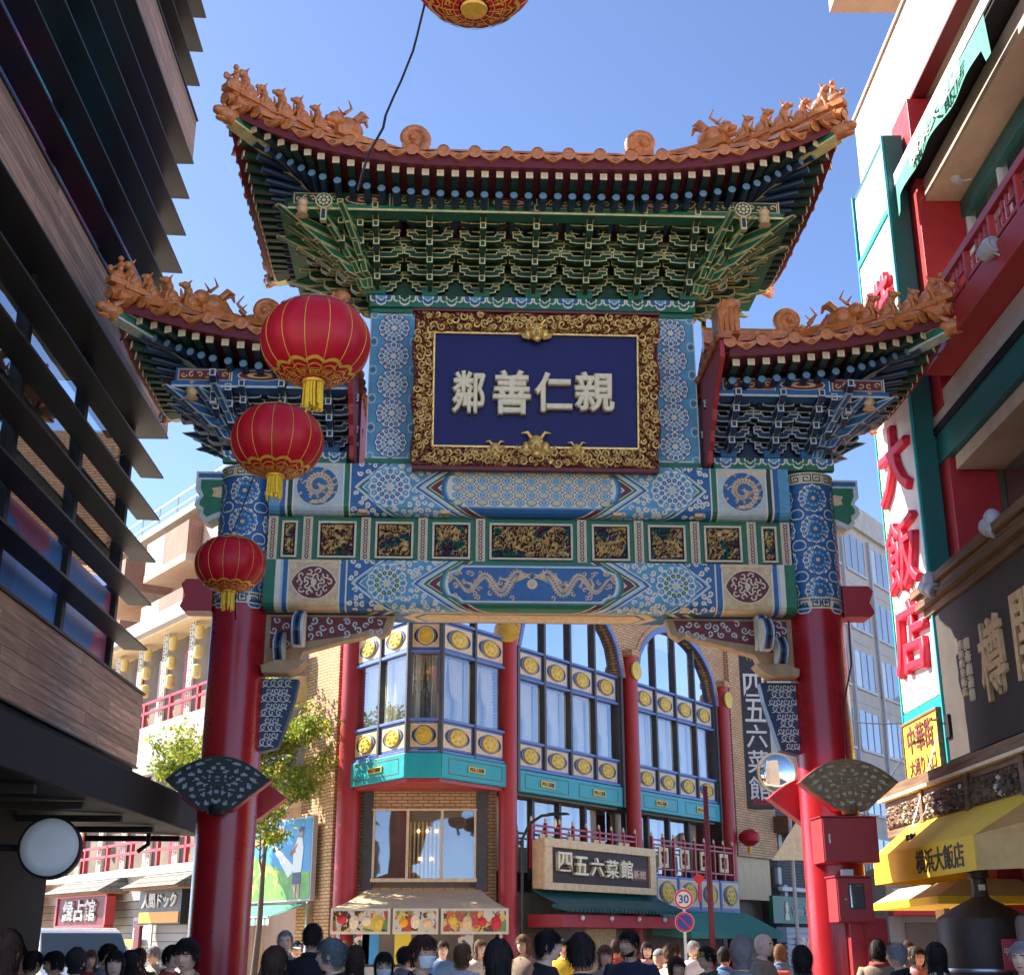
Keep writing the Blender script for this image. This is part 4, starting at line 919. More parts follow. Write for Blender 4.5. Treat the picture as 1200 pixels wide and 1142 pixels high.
for sx in (-1, 1):
    for sy in (-1, 1): corner_fan(ub, .04+sx*2.24, sy*.26, 10.24, 'g', 5, .26, .135, sx, sy, 5)
    for q in (0, 1): 
        st = bracket_set(ub, .04+sx*(2.42+q*.26), -.44-q*.26, 10.42+q*.16, 'g', 4-q, .215, .155, 0, .6)
# side roofs: brackets, purlins, red gable boards
for sx in (-1, 1):
    sb = part('side_brackets', gate)
    xa, xb = sorted((sx*2.50, sx*4.30))
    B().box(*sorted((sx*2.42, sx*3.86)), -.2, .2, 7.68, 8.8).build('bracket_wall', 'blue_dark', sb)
    for y in (-1.02, 1.02): purlin(sb, *sorted((sx*2.50, sx*4.72)), y, 8.53, 8.73, 'b')
    B().box(*sorted((sx*4.62, sx*4.78)), -.94, .94, 8.53, 8.73).build('side_purlin', 'blue_dark', sb)
    for x in (2.72, 3.32, 3.84): 
        bracket_set(sb, sx*x, -.26-.007*(x > 3 and x < 3.5), 7.86, 'b', 4, .19, .155, 0, 1.0); 
        if x < 3.5: bracket_set(sb, sx*x, .26, 7.86, 'b', 4, .19, .155, PI, .92)
    for x in (4.02, 4.2): bracket_set(sb, sx*x, -.4-(x-4.02), 7.98+(x-4.02)*.7, 'b', 3, .19, .155, 0, .55)
    for sy in (-1, 1): corner_fan(sb, sx*3.86, sy*.22, 7.80, 'b', 5, .20, .115, sx, sy, 5)
    bracket_set(sb, sx*3.9, 0, 7.86, 'b', 4, .2, .155, sx*PI/2)
    o = ruyi(*sorted((sx*2.50, sx*4.16)), 7.67, 7.84, -.40, 5, sb)
    # gable board closing the inner end of the side roof
    gb = [(-1.72, 8.98), (-1.72, 8.74), (-1.5, 8.6), (-1.3, 8.5), (-1.2, 8.36), (-1.06, 8.28), (-1.0, 8.14), (-.86, 8.06), (-.8, 7.92), (-.66, 7.84), (-.6, 7.68), (-.29, 7.68), (-.29, 9.3)]
    for sy in (-1, 1):
        pts = [(y*(-sy), z) for y, z in gb]; pts = pts if sy < 0 else pts[::-1]
        b = B().prism(pts, *sorted((sx*2.385, sx*2.45)), 'x'); b.build('gable_board', 'red_paint', sb, bev=.006)
    z = 9.0
    b = B(); b.box(*sorted((sx*2.36, sx*2.54)), -1.78, 1.78, 8.99, 9.09); 
    for k in range(13): b.ball((sx*2.36, -1.7+k*.28, 9.03), (.05, .09, .06), 8, 5)
    b.build('gable_coping', 'tile_dark', sb, smooth=40)
    # glazed end block standing on the side roof against the centre wall
    b = B(); b.box(-.15, .15, -.2, .2, 0, .45)
    for k in range(4): b.tube([(-.1+.07*k, -.22, .02), (-.12+.07*k, -.25, .25), (-.06+.06*k, -.23, .48)], [.03, .04, .02], 6)
    b.ball((.05, -.2, .42), (.12, .1, .1), 10, 6); b.ball((-.08, -.2, .3), (.09, .09, .12), 8, 6)
    b.build('end_block', 'tile', sb, (sx*2.62, -1.1, 9.28), smooth=50)

# ---- corner braces below the lower lintel, hanging brackets and wave-painted posts
for sx in (-1, 1):
    cb = part('corner_brace', gate)
    o2 = [(3.50, 5.655), (1.80, 5.655), (1.86, 5.44), (1.98, 5.36), (2.06, 5.42), (2.2, 5.36), (2.45, 5.31), (2.75, 5.22), (2.98, 5.16), (3.1, 4.86), (3.50, 4.86)]
    pts = [(sx*x, z) for x, z in o2]; pts = pts if sx < 0 else pts[::-1]
    B().prism(pts, -.11, .11).build('brace_board', 'aged_wood', cb, bev=.01)
    def inside_bp(x, z): return (x > 3.2 and 5.18 < z < 5.62) or (1.98 < x < 3.12 and 5.45-(x-1.9)*.14 < z < 5.62)
    P = [(0, 1, [(sx*x, z) for x, z in [(1.9, 5.62), (3.06, 5.62), (3.06, 5.28), (2.5, 5.36), (2.1, 5.46), (1.95, 5.47)]]), (0, 1, [(sx*x, z) for x, z in [(3.16, 5.62), (3.42, 5.62), (3.42, 5.2), (3.16, 5.2)]])]
    P += scrolls(lambda x, z: (1.98 < abs(x) < 3.02 and 5.62-.2-(abs(x)-1.95)*.06 < z < 5.58) or (3.2 < abs(x) < 3.38 and 5.24 < z < 5.58), min(sx*1.95, sx*3.4), max(sx*1.95, sx*3.4), 5.25, 5.58, 26, .055, .011, 0, random.Random(5), 1)
    lay([(l, m, (pp if sx < 0 else pp[::-1]) if l == 0 else pp) for l, m, pp in P], lambda u, v, h: (u, -.11-h, v)).build('brace_scrolls', ['edge_blue', 'maroon', 'blue'], cb)['kind'] = 'stuff'
    # hanging bracket pairs in front of the brace
    for (x, y0, z0, z1) in ((3.0, -.42, 5.18, 5.62), (3.26, -.30, 4.98, 5.36), (2.98, -.75, 5.1, 5.5)):
        b = B(); pr = []
        for k in range(9): t = k/8; pr.append((y0-.16*math.sin(t*PI)-.05, z1-(z1-z0)*t))
        pr += [(y0+.12, z0), (y0+.12, z1)]
        b.prism(pr, -.065, .065, 'x', 0)
        for k, m in ((.045, 1), (.02, 2)): b.prism([(y-.004*(2 if m == 2 else 1), z) for y, z in pr[:9]]+[(y0, z0+.03), (y0, z1-.03)], -k, k, 'x', m)
        b.build('hanging_bracket', ['edge_blue', 'blue', 'black'], cb, (sx*x, 0, 0))
    B().prism([(sx*a, z) for a, z in ([(2.90, 4.99), (3.28, 4.99), (3.48, 4.92), (3.46, 4.82), (3.12, 4.82), (3.0, 4.88)][::-sx])], -.42, -.1).build('bracket_tray', 'aged_wood', cb, bev=.01)
    B().box(*sorted((sx*3.12, sx*3.42)), -.135, -.115, 4.87, 4.98).build('red_inset', 'maroon', cb)
    # painted wave bracket against the column
    o3 = [(3.50, 4.80), (3.02, 4.80), (3.06, 4.55), (3.16, 4.2), (3.24, 3.92), (3.40, 3.88), (3.50, 3.86)]
    pts = [(sx*x, z) for x, z in o3]; pts = pts if sx < 0 else pts[::-1]
    B().prism(pts, -.1, .1).build('wave_bracket', 'blue_dark', cb, bev=.008)
    P = []
    for i in range(5):
        for j in range(10):
            x = 3.06+i*.095+(.045 if j % 2 else 0); z = 4.74-j*.095
            lo_ = 3.03+(4.8-z)*.235
            if x-.055 < lo_ or x > 3.44 or z < 3.96: continue
            P += curl(sx*x, z, .046, .5, 1.2, .009, 1, 0, sx if j % 2 else -sx)
            P += ribbon([(sx*x-.05, z-.05), (sx*x, z-.035), (sx*x+.05, z-.05)], [.007]*3, 1, 0)
    lay(P, lambda u, v, h: (u, -.1-h, v)).build('wave_lines', ['edge_blue'], cb)['kind'] = 'stuff'
# ================================================================ louvred building on the left (x towards camera along the street, y out to the street)
LB = thing('louvred_building', 'dark multi-storey building with horizontal metal louvres and timber bands on the left', 'building', (-5.8, 20.4, 0), math.atan2(-1, .031))
def screen_mat(name, cols, scale, seed):
    m = mat(name, cols[0], .35, var=0); nt = m.node_tree; b = nt.nodes['Principled BSDF']; tc = nt.nodes.new('ShaderNodeTexCoord'); mp = nt.nodes.new('ShaderNodeMapping')
    mp.inputs['Location'].default_value = (seed, seed*2, seed*3); mp.inputs['Scale'].default_value = (scale, 1, scale*.7); v = nt.nodes.new('ShaderNodeTexVoronoi'); v.feature = 'F1'; v.inputs['Scale'].default_value = 1
    n = nt.nodes.new('ShaderNodeTexNoise'); n.inputs['Scale'].default_value = 2.5; ad = nt.nodes.new('ShaderNodeMix'); ad.data_type = 'RGBA'; ad.inputs[0].default_value = .25
    r = nt.nodes.new('ShaderNodeValToRGB'); r.color_ramp.interpolation = 'CONSTANT'
    while len(r.color_ramp.elements) < len(cols): r.color_ramp.elements.new(.5)
    for i, c in enumerate(cols): r.color_ramp.elements[i].position = .15+.7*i/len(cols); r.color_ramp.elements[i].color = (*c, 1)
    nt.links.new(tc.outputs['Object'], mp.inputs[0]); nt.links.new(mp.outputs[0], v.inputs['Vector']); nt.links.new(mp.outputs[0], n.inputs['Vector'])
    nt.links.new(v.outputs['Color'], ad.inputs[6]); nt.links.new(n.outputs[1], ad.inputs[7]); nt.links.new(ad.outputs[2], r.inputs[0]); nt.links.new(r.outputs[0], b.inputs['Base Color'])
    return m
screen_mat('blue_print', [(.03, .07, .25), (.04, .17, .46), (.26, .06, .14), (.03, .12, .34), (.12, .34, .58)], .45, 1)
screen_mat('pink_print', [(.70, .10, .35), (.05, .48, .62), (.10, .16, .45), (.62, .18, .45), (.08, .55, .68)], .8, 4)
LU = 14.5; TOP = 21.0
def floor_block(z0, z1, zs, backing):
    B().box(.3, LU, -6, -1.3, z0, z1).build('inner_wall', 'interior', LB)
    for k, u in enumerate([.55+i*2.55 for i in range(6)]):
        B().box(u-.07, u+.07, -.56, -.40, z0, z1).build('mullion', 'louvre', LB)
        if k < 5:
            B().box(u+.07, u+2.48, -.50, -.485, z0+.02, z1-.02).build('window_pane', 'glass_left', LB)
            if backing: B().box(u+.10, u+2.45, -.484, -.478, z0+.05, z1-.05 if backing != 'blue_print' else z0+1.45).build('printed_blind', backing, LB)
    B().box(.3, .36, -6, -.56, z0, z1).build('end_wall', 'louvre', LB)
    for i, z in enumerate(zs):
        b = B(); b.hexa([(-.02, -.38, z+.015), (LU, -.38, z+.015), (LU, 0, z), (-.02, 0, z), (-.02, -.38, z+.055), (LU, -.38, z+.055), (LU, 0, z+.035), (-.02, 0, z+.035)])
        b.build('louvre_blade', 'louvre', LB, bev=.004)
        B().tube([(.62, -.46, z+.2), (.62, -.2, z+.06)], .012, 6).build('blade_bracket', 'steel', LB)
def timber_band(z0, z1):
    B().box(0.02, LU, -.9, -.03, z0, z1).build('band_box', 'louvre', LB)
    B().box(-.02, LU, -.5, .02, z0-.03, z0-.002).build('band_soffit', 'louvre', LB); B().box(-.02, LU, -.5, .03, z1+.002, z1+.04).build('band_cap', 'louvre', LB)
    n = 6; h = (z1-z0)/n; rn = random.Random(int(z0*10))
    for i in range(n):
        u = 0.0; first = rn.uniform(1.5, 3.6)
        while u < 10:
            L = first if u == 0 else 3.64
            B().box(0, L-.008, -.025, .0, .004, h-.004).build('timber_plank', 'cladding', LB, (u, rn.uniform(-.002, .002), z0+i*h)); u += L
        B().box(u, LU, -.025, 0, z0+i*h+.004, z0+(i+1)*h-.004).build('timber_plank', 'cladding', LB)
timber_band(4.12, 5.22); timber_band(9.58, 10.42); timber_band(14.93, 15.80)
floor_block(5.26, 9.55, [5.94, 6.67, 7.39, 8.11, 8.84], 'blue_print')
floor_block(10.46, 14.9, [11.17, 11.92, 12.67, 13.42, 14.17], 'pink_print')
floor_block(15.84, TOP, [16.57, 17.33, 18.1, 18.85, 19.6, 20.35], None)
B().box(0, LU, -6, .02, TOP, TOP+.3).build('roof_slab', 'louvre', LB)
# dark ground floor and canopy
B().box(3.5, LU, -6, -.10, -.02, 4.08).build('ground_floor_wall', 'black_metal', LB)
B().box(.3, 3.5, -6, -3.2, -.02, 4.08).build('recess_wall', 'black_metal', LB)
B().box(.02, LU, -3.2, -.05, 3.55, 4.085).build('ground_soffit', 'black_metal', LB)
B().hexa([(1.4, -.3, 3.05), (LU-1, -.3, 3.05), (LU-1, 1.18, 2.98), (1.4, 1.40, 2.98), (1.4, -.3, 3.62), (LU-1, -.3, 3.62), (LU-1, 1.18, 3.42), (1.4, 1.40, 3.42)]).build('canopy', 'black_metal', LB, bev=.02)
for k in range(8): B().box(1.6+k*1.6, 1.68+k*1.6, -.2, 1.1, 2.90, 2.975).build('canopy_rib', 'louvre', LB)
B().tube([(2.6, .9, 2.95), (2.6, .9, 2.8), (2.7, .8, 2.7)], .03, 8).build('canopy_pipe', 'black_metal', LB)
# rolled shade hanging at the edge
b = B(); b.grid(lambda i, j: (7.2+2.2*i, .10-.14*j+.06*math.sin(j*2.2), 4.05-.5*j-.05*math.sin(i*PI*3)*j), 24, 8); b.grid(lambda i, j: (7.2+2.2*i, .13-.14*j+.06*math.sin(j*2.2), 4.05-.5*j-.05*math.sin(i*PI*3)*j), 24, 8)
b.build('fabric_valance', 'dark_grey', LB, smooth=True)
# round projecting lamp
c = dist_at(58, 992, 13.6)
rs = thing('round_sign_lamp', 'round blank frosted white lamp sign with black rim under the dark canopy', 'sign', tuple(c), R(14))
b = B(); n = 40
b.lathe([(0, .36), (.30, .36), (.318, .33), (.318, .02), (.306, 0), (.292, .0), (.292, .02)], n); b.xf(Matrix.Rotation(-PI/2, 4, 'X')).xf(Matrix.Rotation(PI, 4, 'Z')); b.v = [(x, -y-.0, z) for x, y, z in b.v]; b.f = [f[::-1] for f in b.f]
b.v = [(x, abs(y), z) for x, y, z in b.v]
b.build('lamp_drum', 'black_metal', rs, smooth=40)
b = B(); b.lathe([(.293, 0), (.29, -.012), (.2, -.02), (.0, -.024)], n); b.xf(Matrix.Rotation(PI/2, 4, 'X')); b.v = [(x, -abs(y)+.012, z) for x, y, z in b.v]; b.build('frosted_face', 'lampglass', rs, smooth=True)
B().tube([(0, .2, 0), (-.4, .26, 0), (-.95, .1, 0)], .035, 8).build('bracket_arm', 'black_metal', rs)
# ================================================================ restaurant building on the right (x towards camera, -y out to the street)
RB = thing('restaurant_building', 'white and red restaurant building with green beams and balcony on the right', 'building', (6.3, 18.2, 0), -PI/2)
RU = 9.5
def bx(name, m, x0, x1, y0, y1, z0, z1, parent=RB, bev=.008): return B().box(x0, x1, y0, y1, z0, z1).build(name, m, parent, bev=bev)
bx('core_wall', 'pink_wall', -2.1, RU, 1.6, 9, 0, 15.5)
bx('end_wall', 'white_wall', -2.17, .06, 0.0, 1.6, 0, 14.1)
bx('parapet', 'white_wall', -2.17, RU, -.02, 1.6, 14.14, 15.74)
bx('parapet_edge', 'dark_red', -2.18, RU, -.035, .2, 14.09, 14.137)
bx('parapet_cap', 'pink_wall', -2.22, RU, -.06, 1.7, 15.745, 15.83)
bx('roof_overhang', 'pink_wall', -1.6, RU, -.45, 1.6, 17.72, 18.1)
bx('upper_wall', 'pink_wall', -.2, RU, .9, 1.6, 15.84, 17.7)
bx('red_pillar', 'red_paint', .07, .92, -.12, .55, 0, 14.05)
bx('red_pillar', 'red_paint', 6.4, 7.2, -.12, .55, 4.1, 14.05)
# third storey: recessed reveal, banner box, window, balcony
bx('reveal', 'pink_wall', .93, 6.4, .5, 1.6, 12.9, 14.08)
bx('awning_box', 'black_metal', .3, 5.6, -.32, .55, 12.60, 12.78); bx('light_tube', 'white', .55, 5.6, -.36, -.325, 12.66, 12.86)
for z0, z1, m in ((10.0, 12.55, 'glass'),):
    for k in range(4): B().box(1.0+k*1.32, 2.27+k*1.32, .62, .63, z0, z1).build('window_pane', m, RB)
    for k in range(5): bx('window_post', 'white', .93+k*1.32, 1.0+k*1.32, .55, .7, z0, z1)
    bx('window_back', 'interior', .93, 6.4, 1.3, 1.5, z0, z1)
    for k in range(3): B().grid(lambda i, j, k=k: (1.1+k*1.7+.8*i, .85+.06*math.sin(i*25), 10.0+2.4*j), 30, 1).build('curtain', 'curtain', RB, smooth=True)
bx('beam', 'pink_wall', .93, 6.4, -.02, .55, 12.2, 12.58); bx('window_head', 'teal_dark', .93, 6.4, .5, .62, 11.9, 12.18)
bn = B(); 
def bnf(i, j): return (.75+3.9*i, -.38-.03*math.sin(i*17)*j-.02*math.sin(i*5), 12.62-.36*j+.03*math.sin(i*PI*2)*j-(.22*(j) if i < .06 or i > .94 else 0))
bn.grid(bnf, 50, 6); bn.build('green_banner', 'green_awning', RB, smooth=True)
text('banner', 2.3, .26, 'white', RB, (2.75, -.43, 12.45), name='banner_lettering', depth=1)
# balcony with lattice
BY = -.42
bx('balcony_rail', 'red_paint', 1.4, 9, BY-.05, BY+.05, 10.02, 10.14); bx('balcony_rail', 'red_paint', 1.4, 9, BY-.03, BY+.03, 9.60, 9.66)
bx('balcony_band', 'red_paint', 1.4, 9, BY-.08, .6, 9.10, 9.50)
for k in range(9): bx('balcony_post', 'red_paint', 1.42+k*.9, 1.50+k*.9, BY-.04, BY+.04, 9.5, 10.02)
def frettile(w, h, t=.028):
    b = B()
    for (x0, x1, z0, z1) in ((.1, .45, .48, .56), (.37, .45, .1, .9), (.55, .9, .44, .52), (.55, .63, .1, .9), (.18, .26, .0, .48), (.74, .82, .52, 1)): b.box(x0*w, x1*w, -t/2, t/2, z0*h, z1*h)
    return b.mesh('fret', ['red_paint'])
FR = frettile(.80, .36)
for k in range(8): link('fret_lattice', FR, RB, (1.52+k*.9, BY, 9.66))
bx('balcony_back', 'white_wall', 1.0, 9, -.1, .6, 9.5, 9.98)
# white wall, teal beam, dark second storey
bx('white_band', 'white_wall', .93, RU, -.10, 1.6, 8.62, 9.09); bx('white_lip', 'white_wall', .2, RU, -.16, -.101, 8.62, 8.78)
bx('dark_line', 'black_metal', .12, RU, -.18, .5, 8.50, 8.615)
bx('teal_beam', 'teal_dark', .12, RU, -.15, .5, 8.06, 8.498)
bx('soffit_board', 'pink_wall', 1.0, RU, -.05, .8, 7.84, 8.05)
for k in range(5): B().box(1.0+k*1.6, 2.5+k*1.6, .60, .61, 6.3, 7.84).build('window_pane', 'glass_clear', RB); bx('window_post', 'dark_grey', 2.5+k*1.6, 2.6+k*1.6, .52, .66, 6.3, 7.84)
bx('dark_back', 'interior', .93, RU, 1.2, 1.5, 6.0, 7.9)
# cornice and dark signboard
for i, (y, z0, z1, m) in enumerate(((-.62, 6.16, 6.28, 'brown_wood'), (-.55, 6.06, 6.157, 'brown_wood'), (-.60, 5.97, 6.057, 'brown_wood'), (-.50, 5.86, 5.967, 'brown_wood'))): bx('cornice_moulding', m, .12+i*.06, RU, y, 0, z0, z1)
bx('sign_side', 'pink_wall', .42, .50, -.40, -.1, 3.70, 5.5)
bx('dark_signboard', 'sign_dark', .55, RU, -.45, -.1, 3.86, 5.855)
text('taru', .80, .98, 'beige_gold', RB, (2.62, -.47, 4.84), rot=(0, R(-4), 0), name='carved_character', depth=.5); text('kan', .85, 1.0, 'beige_gold', RB, (3.82, -.47, 4.9), name='carved_character', depth=.5)
text('sm1', .14, .72, 'cream', RB, (1.52, -.465, 4.92), name='small_lettering', depth=1); text('sm2', .15, .8, 'cream', RB, (1.76, -.465, 4.86), name='small_lettering', depth=1)
bx('lower_wall', 'pink_wall', -2.1, .06, -.02, 0, 0, 3)
# cornice floods
def spot(label, px, py, y, rz, tilt, nm='spotlight'):
    u, z = onp(px, py, (6.3+y, 18.2), (0, -1)); w = RB.matrix_basis @ Vector((u, y, z))
    t = thing(nm, label, 'lamp', tuple(w), -PI/2)
    B().ball((0, 0, 0), (.11, .11, .13), 14, 8).build('lamp_joint', 'grey_paint', t, smooth=True)
    b = B(); b.lathe([(0, 0), (.09, .0), (.11, .05), (.115, .24), (.10, .25), (.0, .22)], 18); b.lathe([(.118, .12), (.122, .13), (.118, .14)], 18)
    b.build('lamp_can', 'grey_paint', t, (-.14*math.cos(rz), -.14*math.sin(rz), -.04), (R(tilt), 0, rz+PI/2), smooth=40)
    B().tube([(0, 0, -.05), (.12, .05, -.17), (.2, .15, -.2)], .015, 6).build('lamp_cable', 'grey_paint', t)
    return t
spot('grey spotlight on the brown cornice beside the red pillar', 1163, 608, -.55, .5, 120); spot('grey spotlight at the far end of the brown cornice before the white sign', 1090, 680, -.62, .5, 120)
spot('grey spotlight under the green banner nearest the red pillar', 1120, 205, .25, -.6, 60); spot('grey spotlight under the green banner further right', 1168, 105, .25, -.6, 60); spot('small spotlight on the red balcony band', 1160, 290, -.55, .3, 80)
# long vertical street sign
VS = thing('vertical_sign', 'tall white vertical sign box with red characters in a green frame', 'sign', (5.86, 18.2, 0), -PI/2)
u0, u1 = -1.28, .60
b = B().box(u0, u1, 0, .29, 3.55, 13.6); b.build('sign_box', 'teal_dark', VS, bev=.01)
bx('sign_face', 'white', u0+.14, u1-.10, -.02, -.003, 4.82, 12.2, VS, 0); bx('upper_panel', 'white', u0+.14, u1-.10, -.02, -.003, 12.35, 13.45, VS, 0)
for (a, b_, c, d) in ((u0, u0+.05, 3.6, 13.6), (u1-.05, u1, 3.6, 13.6)): bx('frame_edge', 'teal', a, b_, -.045, -.004, c, d, VS)
bx('frame_bar', 'teal', u0+.05, u1-.05, -.045, -.004, 12.22, 12.34, VS); bx('teal_foot', 'teal', u0+.05, u1-.05, -.03, -.003, 3.6, 4.76, VS)
for (a, b_, c, d) in ((u0+.08, u0+.12, 4.77, 12.2), (u1-.09, u1-.06, 4.77, 12.2), (u0+.08, u1-.06, 4.77, 4.81)): bx('sign_trim', 'cream', a, b_, -.032, -.003, c, d, VS)
sw = u1-u0-.28
for ch, zc, h in (('横', 10.75, 1.35), ('大', 8.42, 1.15), ('飯', 7.0, 1.12), ('店', 5.75, 1.1)): text('sg'+ch, sw*.92, h, 'letter_red', VS, ((u0+u1)/2+.02, -.045, zc), rot=(0, R(4), 0), name='red_character', depth=1.6)
P = scrolls(lambda x, z: True, u0+.25, u1-.2, 12.45, 13.35, 22, .09, .015, 0, random.Random(8)); lay(P, lambda u, v, h: (u, -.02-h, v)).build('panel_pattern', ['lattice'], VS)['kind'] = 'stuff'
B().box(u1+.02, u1+.2, -.05, .1, 4.15, 4.45).build('bracket_clamp', 'black_metal', VS)
YS = thing('yellow_sign', 'small yellow sign with red brown characters at the foot of the tall sign', 'sign', (5.80, 18.2, 0), -PI/2)
bx('board', 'yellow_sign', u0+.16, u1-.12, -.03, .055, 3.74, 4.56, YS); 
for (a, b_, c, d) in ((u0+.13, u1-.09, 4.56, 4.6), (u0+.13, u1-.09, 3.70, 3.74), (u0+.13, u0+.16, 3.74, 4.56), (u1-.12, u1-.09, 3.74, 4.56)): bx('board_frame', 'brown_wood', a, b_, -.05, .05, c, d, YS)
text('kanban1', 1.2, .40, 'maroon', YS, ((u0+u1)/2+.02, -.035, 4.32)); text('kanban2', 1.22, .24, 'maroon', YS, ((u0+u1)/2+.02, -.035, 3.93))
# carved canopy beam above the awning
FY = -.95
fz = part('carved_canopy', RB)
bx('canopy_beam', 'brown_wood', -1.2, RU, FY, 0, 3.52, 3.66, fz); bx('canopy_lip', 'cream', -1.22, RU, FY-.03, -.1, 3.47, 3.515, fz)
bx('canopy_box', 'brown_wood', -1.15, RU, FY+.06, 0, 2.98, 3.465, fz)
for k in range(5):
    b = carving(1.55, .32, 300+k % 2, .05, .02, 2.0); b.build('carved_frieze', ['brown_wood', 'black', 'black', 'brown_wood', 'lattice'], fz, (-.25+k*1.8, FY+.055, 3.24), smooth=40)
    bx('frieze_post', 'brown_wood', .58+k*1.8, .72+k*1.8, FY+.02, FY+.055, 3.0, 3.46, fz)
# shop front under the canopy
bx('shop_floor_wall', 'interior', 0, RU, .4, 1.5, 0, 3.0); bx('shop_post', 'brown_wood', 4.2, 4.35, -.6, -.45, 0, 2.98); bx('shop_post', 'brown_wood', .2, .35, -.2, -.05, 0, 2.98)
bx('shop_counter', 'brown_wood', 2.2, 8, -.7, -.2, 0, 1.0); bx('shop_back_wall', 'pink_wall', .4, 8, .2, .39, 0, 2.9)
# yellow awning
AW = thing('yellow_awning', 'yellow fabric awning with black lettering over the shop front', 'awning', (6.3, 18.2, 0), -PI/2)
x0, x1, yo, yi = -.1, 3.95, -1.40, -.88; zt = 3.08; zv = 2.66; zb = 2.30
b = B(); b.add([(x0, yo, zv), (x1, yo, zv), (x1+.9, yi, zt), (x0-.0, yi, zt)], [(0, 1, 2, 3)]); b.add([(x0, yo+.012, zv-.012), (x1, yo+.012, zv-.012), (x1+.9, yi, zt-.012), (x0, yi, zt-.012)], [(3, 2, 1, 0)]); b.build('awning_slope', 'yellow', AW)
b = B().hexa([(x0, yo-.01, zb), (x1, yo-.01, zb), (x1, yo+.01, zb), (x0, yo+.01, zb), (x0, yo-.01, zv), (x1, yo-.01, zv), (x1, yo+.01, zv), (x0, yo+.01, zv)]); b.build('valance', 'yellow', AW)
b = B(); b.add([(x1, yo, zv), (x1+1.6, .3, zv+.0), (x1+1.6, .3, zt), (x1+.9, yi, zt)], [(0, 1, 2, 3)]); b.add([(x1, yo, zb), (x1+1.9, .3, zb), (x1+1.9, .3, zv), (x1, yo, zv)], [(0, 1, 2, 3)]); b.build('awning_end', 'awning_tan', AW)
b = B().hexa([(x0-.012, yo, zb), (x0+.008, yo, zb), (x0+.008, .3, zb), (x0-.012, .3, zb), (x0-.012, yo, zv), (x0+.008, yo, zv), (x0+.008, .3, zt), (x0-.012, .3, zt)]); b.build('awning_end', 'yellow', AW)
text('awning', 1.75, .27, 'black', AW, (2.72, yo-.014, 2.485))
for (u, y, z) in ((1.2, -1.12, 2.89), (1.7, -1.12, 2.89)): pass
B().tube([(.9, -1.18, 2.86), (.35, -.46, 4.35)], .008, 6).build('stay_rod', 'steel', AW); B().tube([(1.0, -1.18, 2.86), (.62, -.46, 3.8)], .008, 6).build('stay_rod', 'steel', AW); B().box(.84, 1.06, -1.22, -1.12, 2.80, 2.88).build('rod_plate', 'black_metal', AW)
# second canopy behind it
UM = thing('cream_canopy', 'cream canopy with yellow lower edge behind the yellow awning', 'awning', (6.3, 18.2, 0), -PI/2)
b = B().hexa([(-2.6, -.8, 2.12), (1.6, -1.1, 2.12), (1.6, .2, 2.12), (-2.6, .2, 2.12), (-2.2, -.5, 2.32), (1.3, -.7, 2.32), (1.3, 0, 2.32), (-2.2, 0, 2.32)]); b.build('canopy_top', 'cream_awning', UM)
B().hexa([(-2.62, -.82, 2.02), (1.62, -1.12, 2.02), (1.62, .2, 2.02), (-2.62, .2, 2.02), (-2.62, -.82, 2.115), (1.62, -1.12, 2.115), (1.62, .2, 2.115), (-2.62, .2, 2.115)]).build('canopy_edge', 'yellow', UM)
B().tube([(-1, -.2, 0), (-1, -.2, 2.1)], .04, 8).build('canopy_pole', 'dark_grey', UM)
# roasting kiln
KL = thing('roasting_kiln', 'large dark brown metal roasting kiln with chimney under the yellow awning', 'kiln', (*at(1152, 1080, 15.0).xy, 0))
b = B().lathe([(0, .0), (.46, .0), (.46, .8), (.47, .84), (.50, 1.30), (.50, 1.78), (.48, 1.83), (.32, 1.93), (.12, 2.03), (.1, 2.05)], 32); b.build('kiln_body', 'kiln', KL, smooth=35)
B().lathe([(.1, 2.04), (.085, 2.1), (.082, 2.22), (.085, 2.24), (.115, 2.25), (.115, 2.5), (.0, 2.5)], 20).build('flue', 'kiln', KL, smooth=35)
B().box(-.035, .035, -.095, -.083, 2.12, 2.18).build('name_tag', 'cream', KL)
B().lathe([(.502, 1.28), (.51, 1.30), (.502, 1.32)], 32).build('hoop', 'steel', KL, smooth=True)
b = B().prism([(-.14, .2), (.14, .2), (.14, 1.3), (.1, 1.38), (-.1, 1.38), (-.14, 1.3)], -.53, -.46); b.build('kiln_door', 'brown_wood', KL, (.12, 0, 0), (0, 0, R(12)), bev=.01); B().ball((.3, -.49, 1.3), .02, 8, 6).build('door_knob', 'steel', KL)
KL2 = copy_tree(KL); KL2.location = (*at(1252, 1080, 13.6).xy, 0); KL2['label'] = 'roasting kiln at the right edge of the picture, partly out of view'
for t in (KL, KL2): t['group'] = 'roasting kilns under the awning'
# red notice beside the kilns
rn_ = thing('red_notice', 'red notice board beside the kilns at the right edge', 'notice', tuple(at(1190, 1120, 14.2)), R(-15)); bx('board', 'sign_red', -.12, .14, -.01, .01, -.14, .17, rn_); text('red1', .2, .08, 'cream', rn_, (0, -.014, .05))
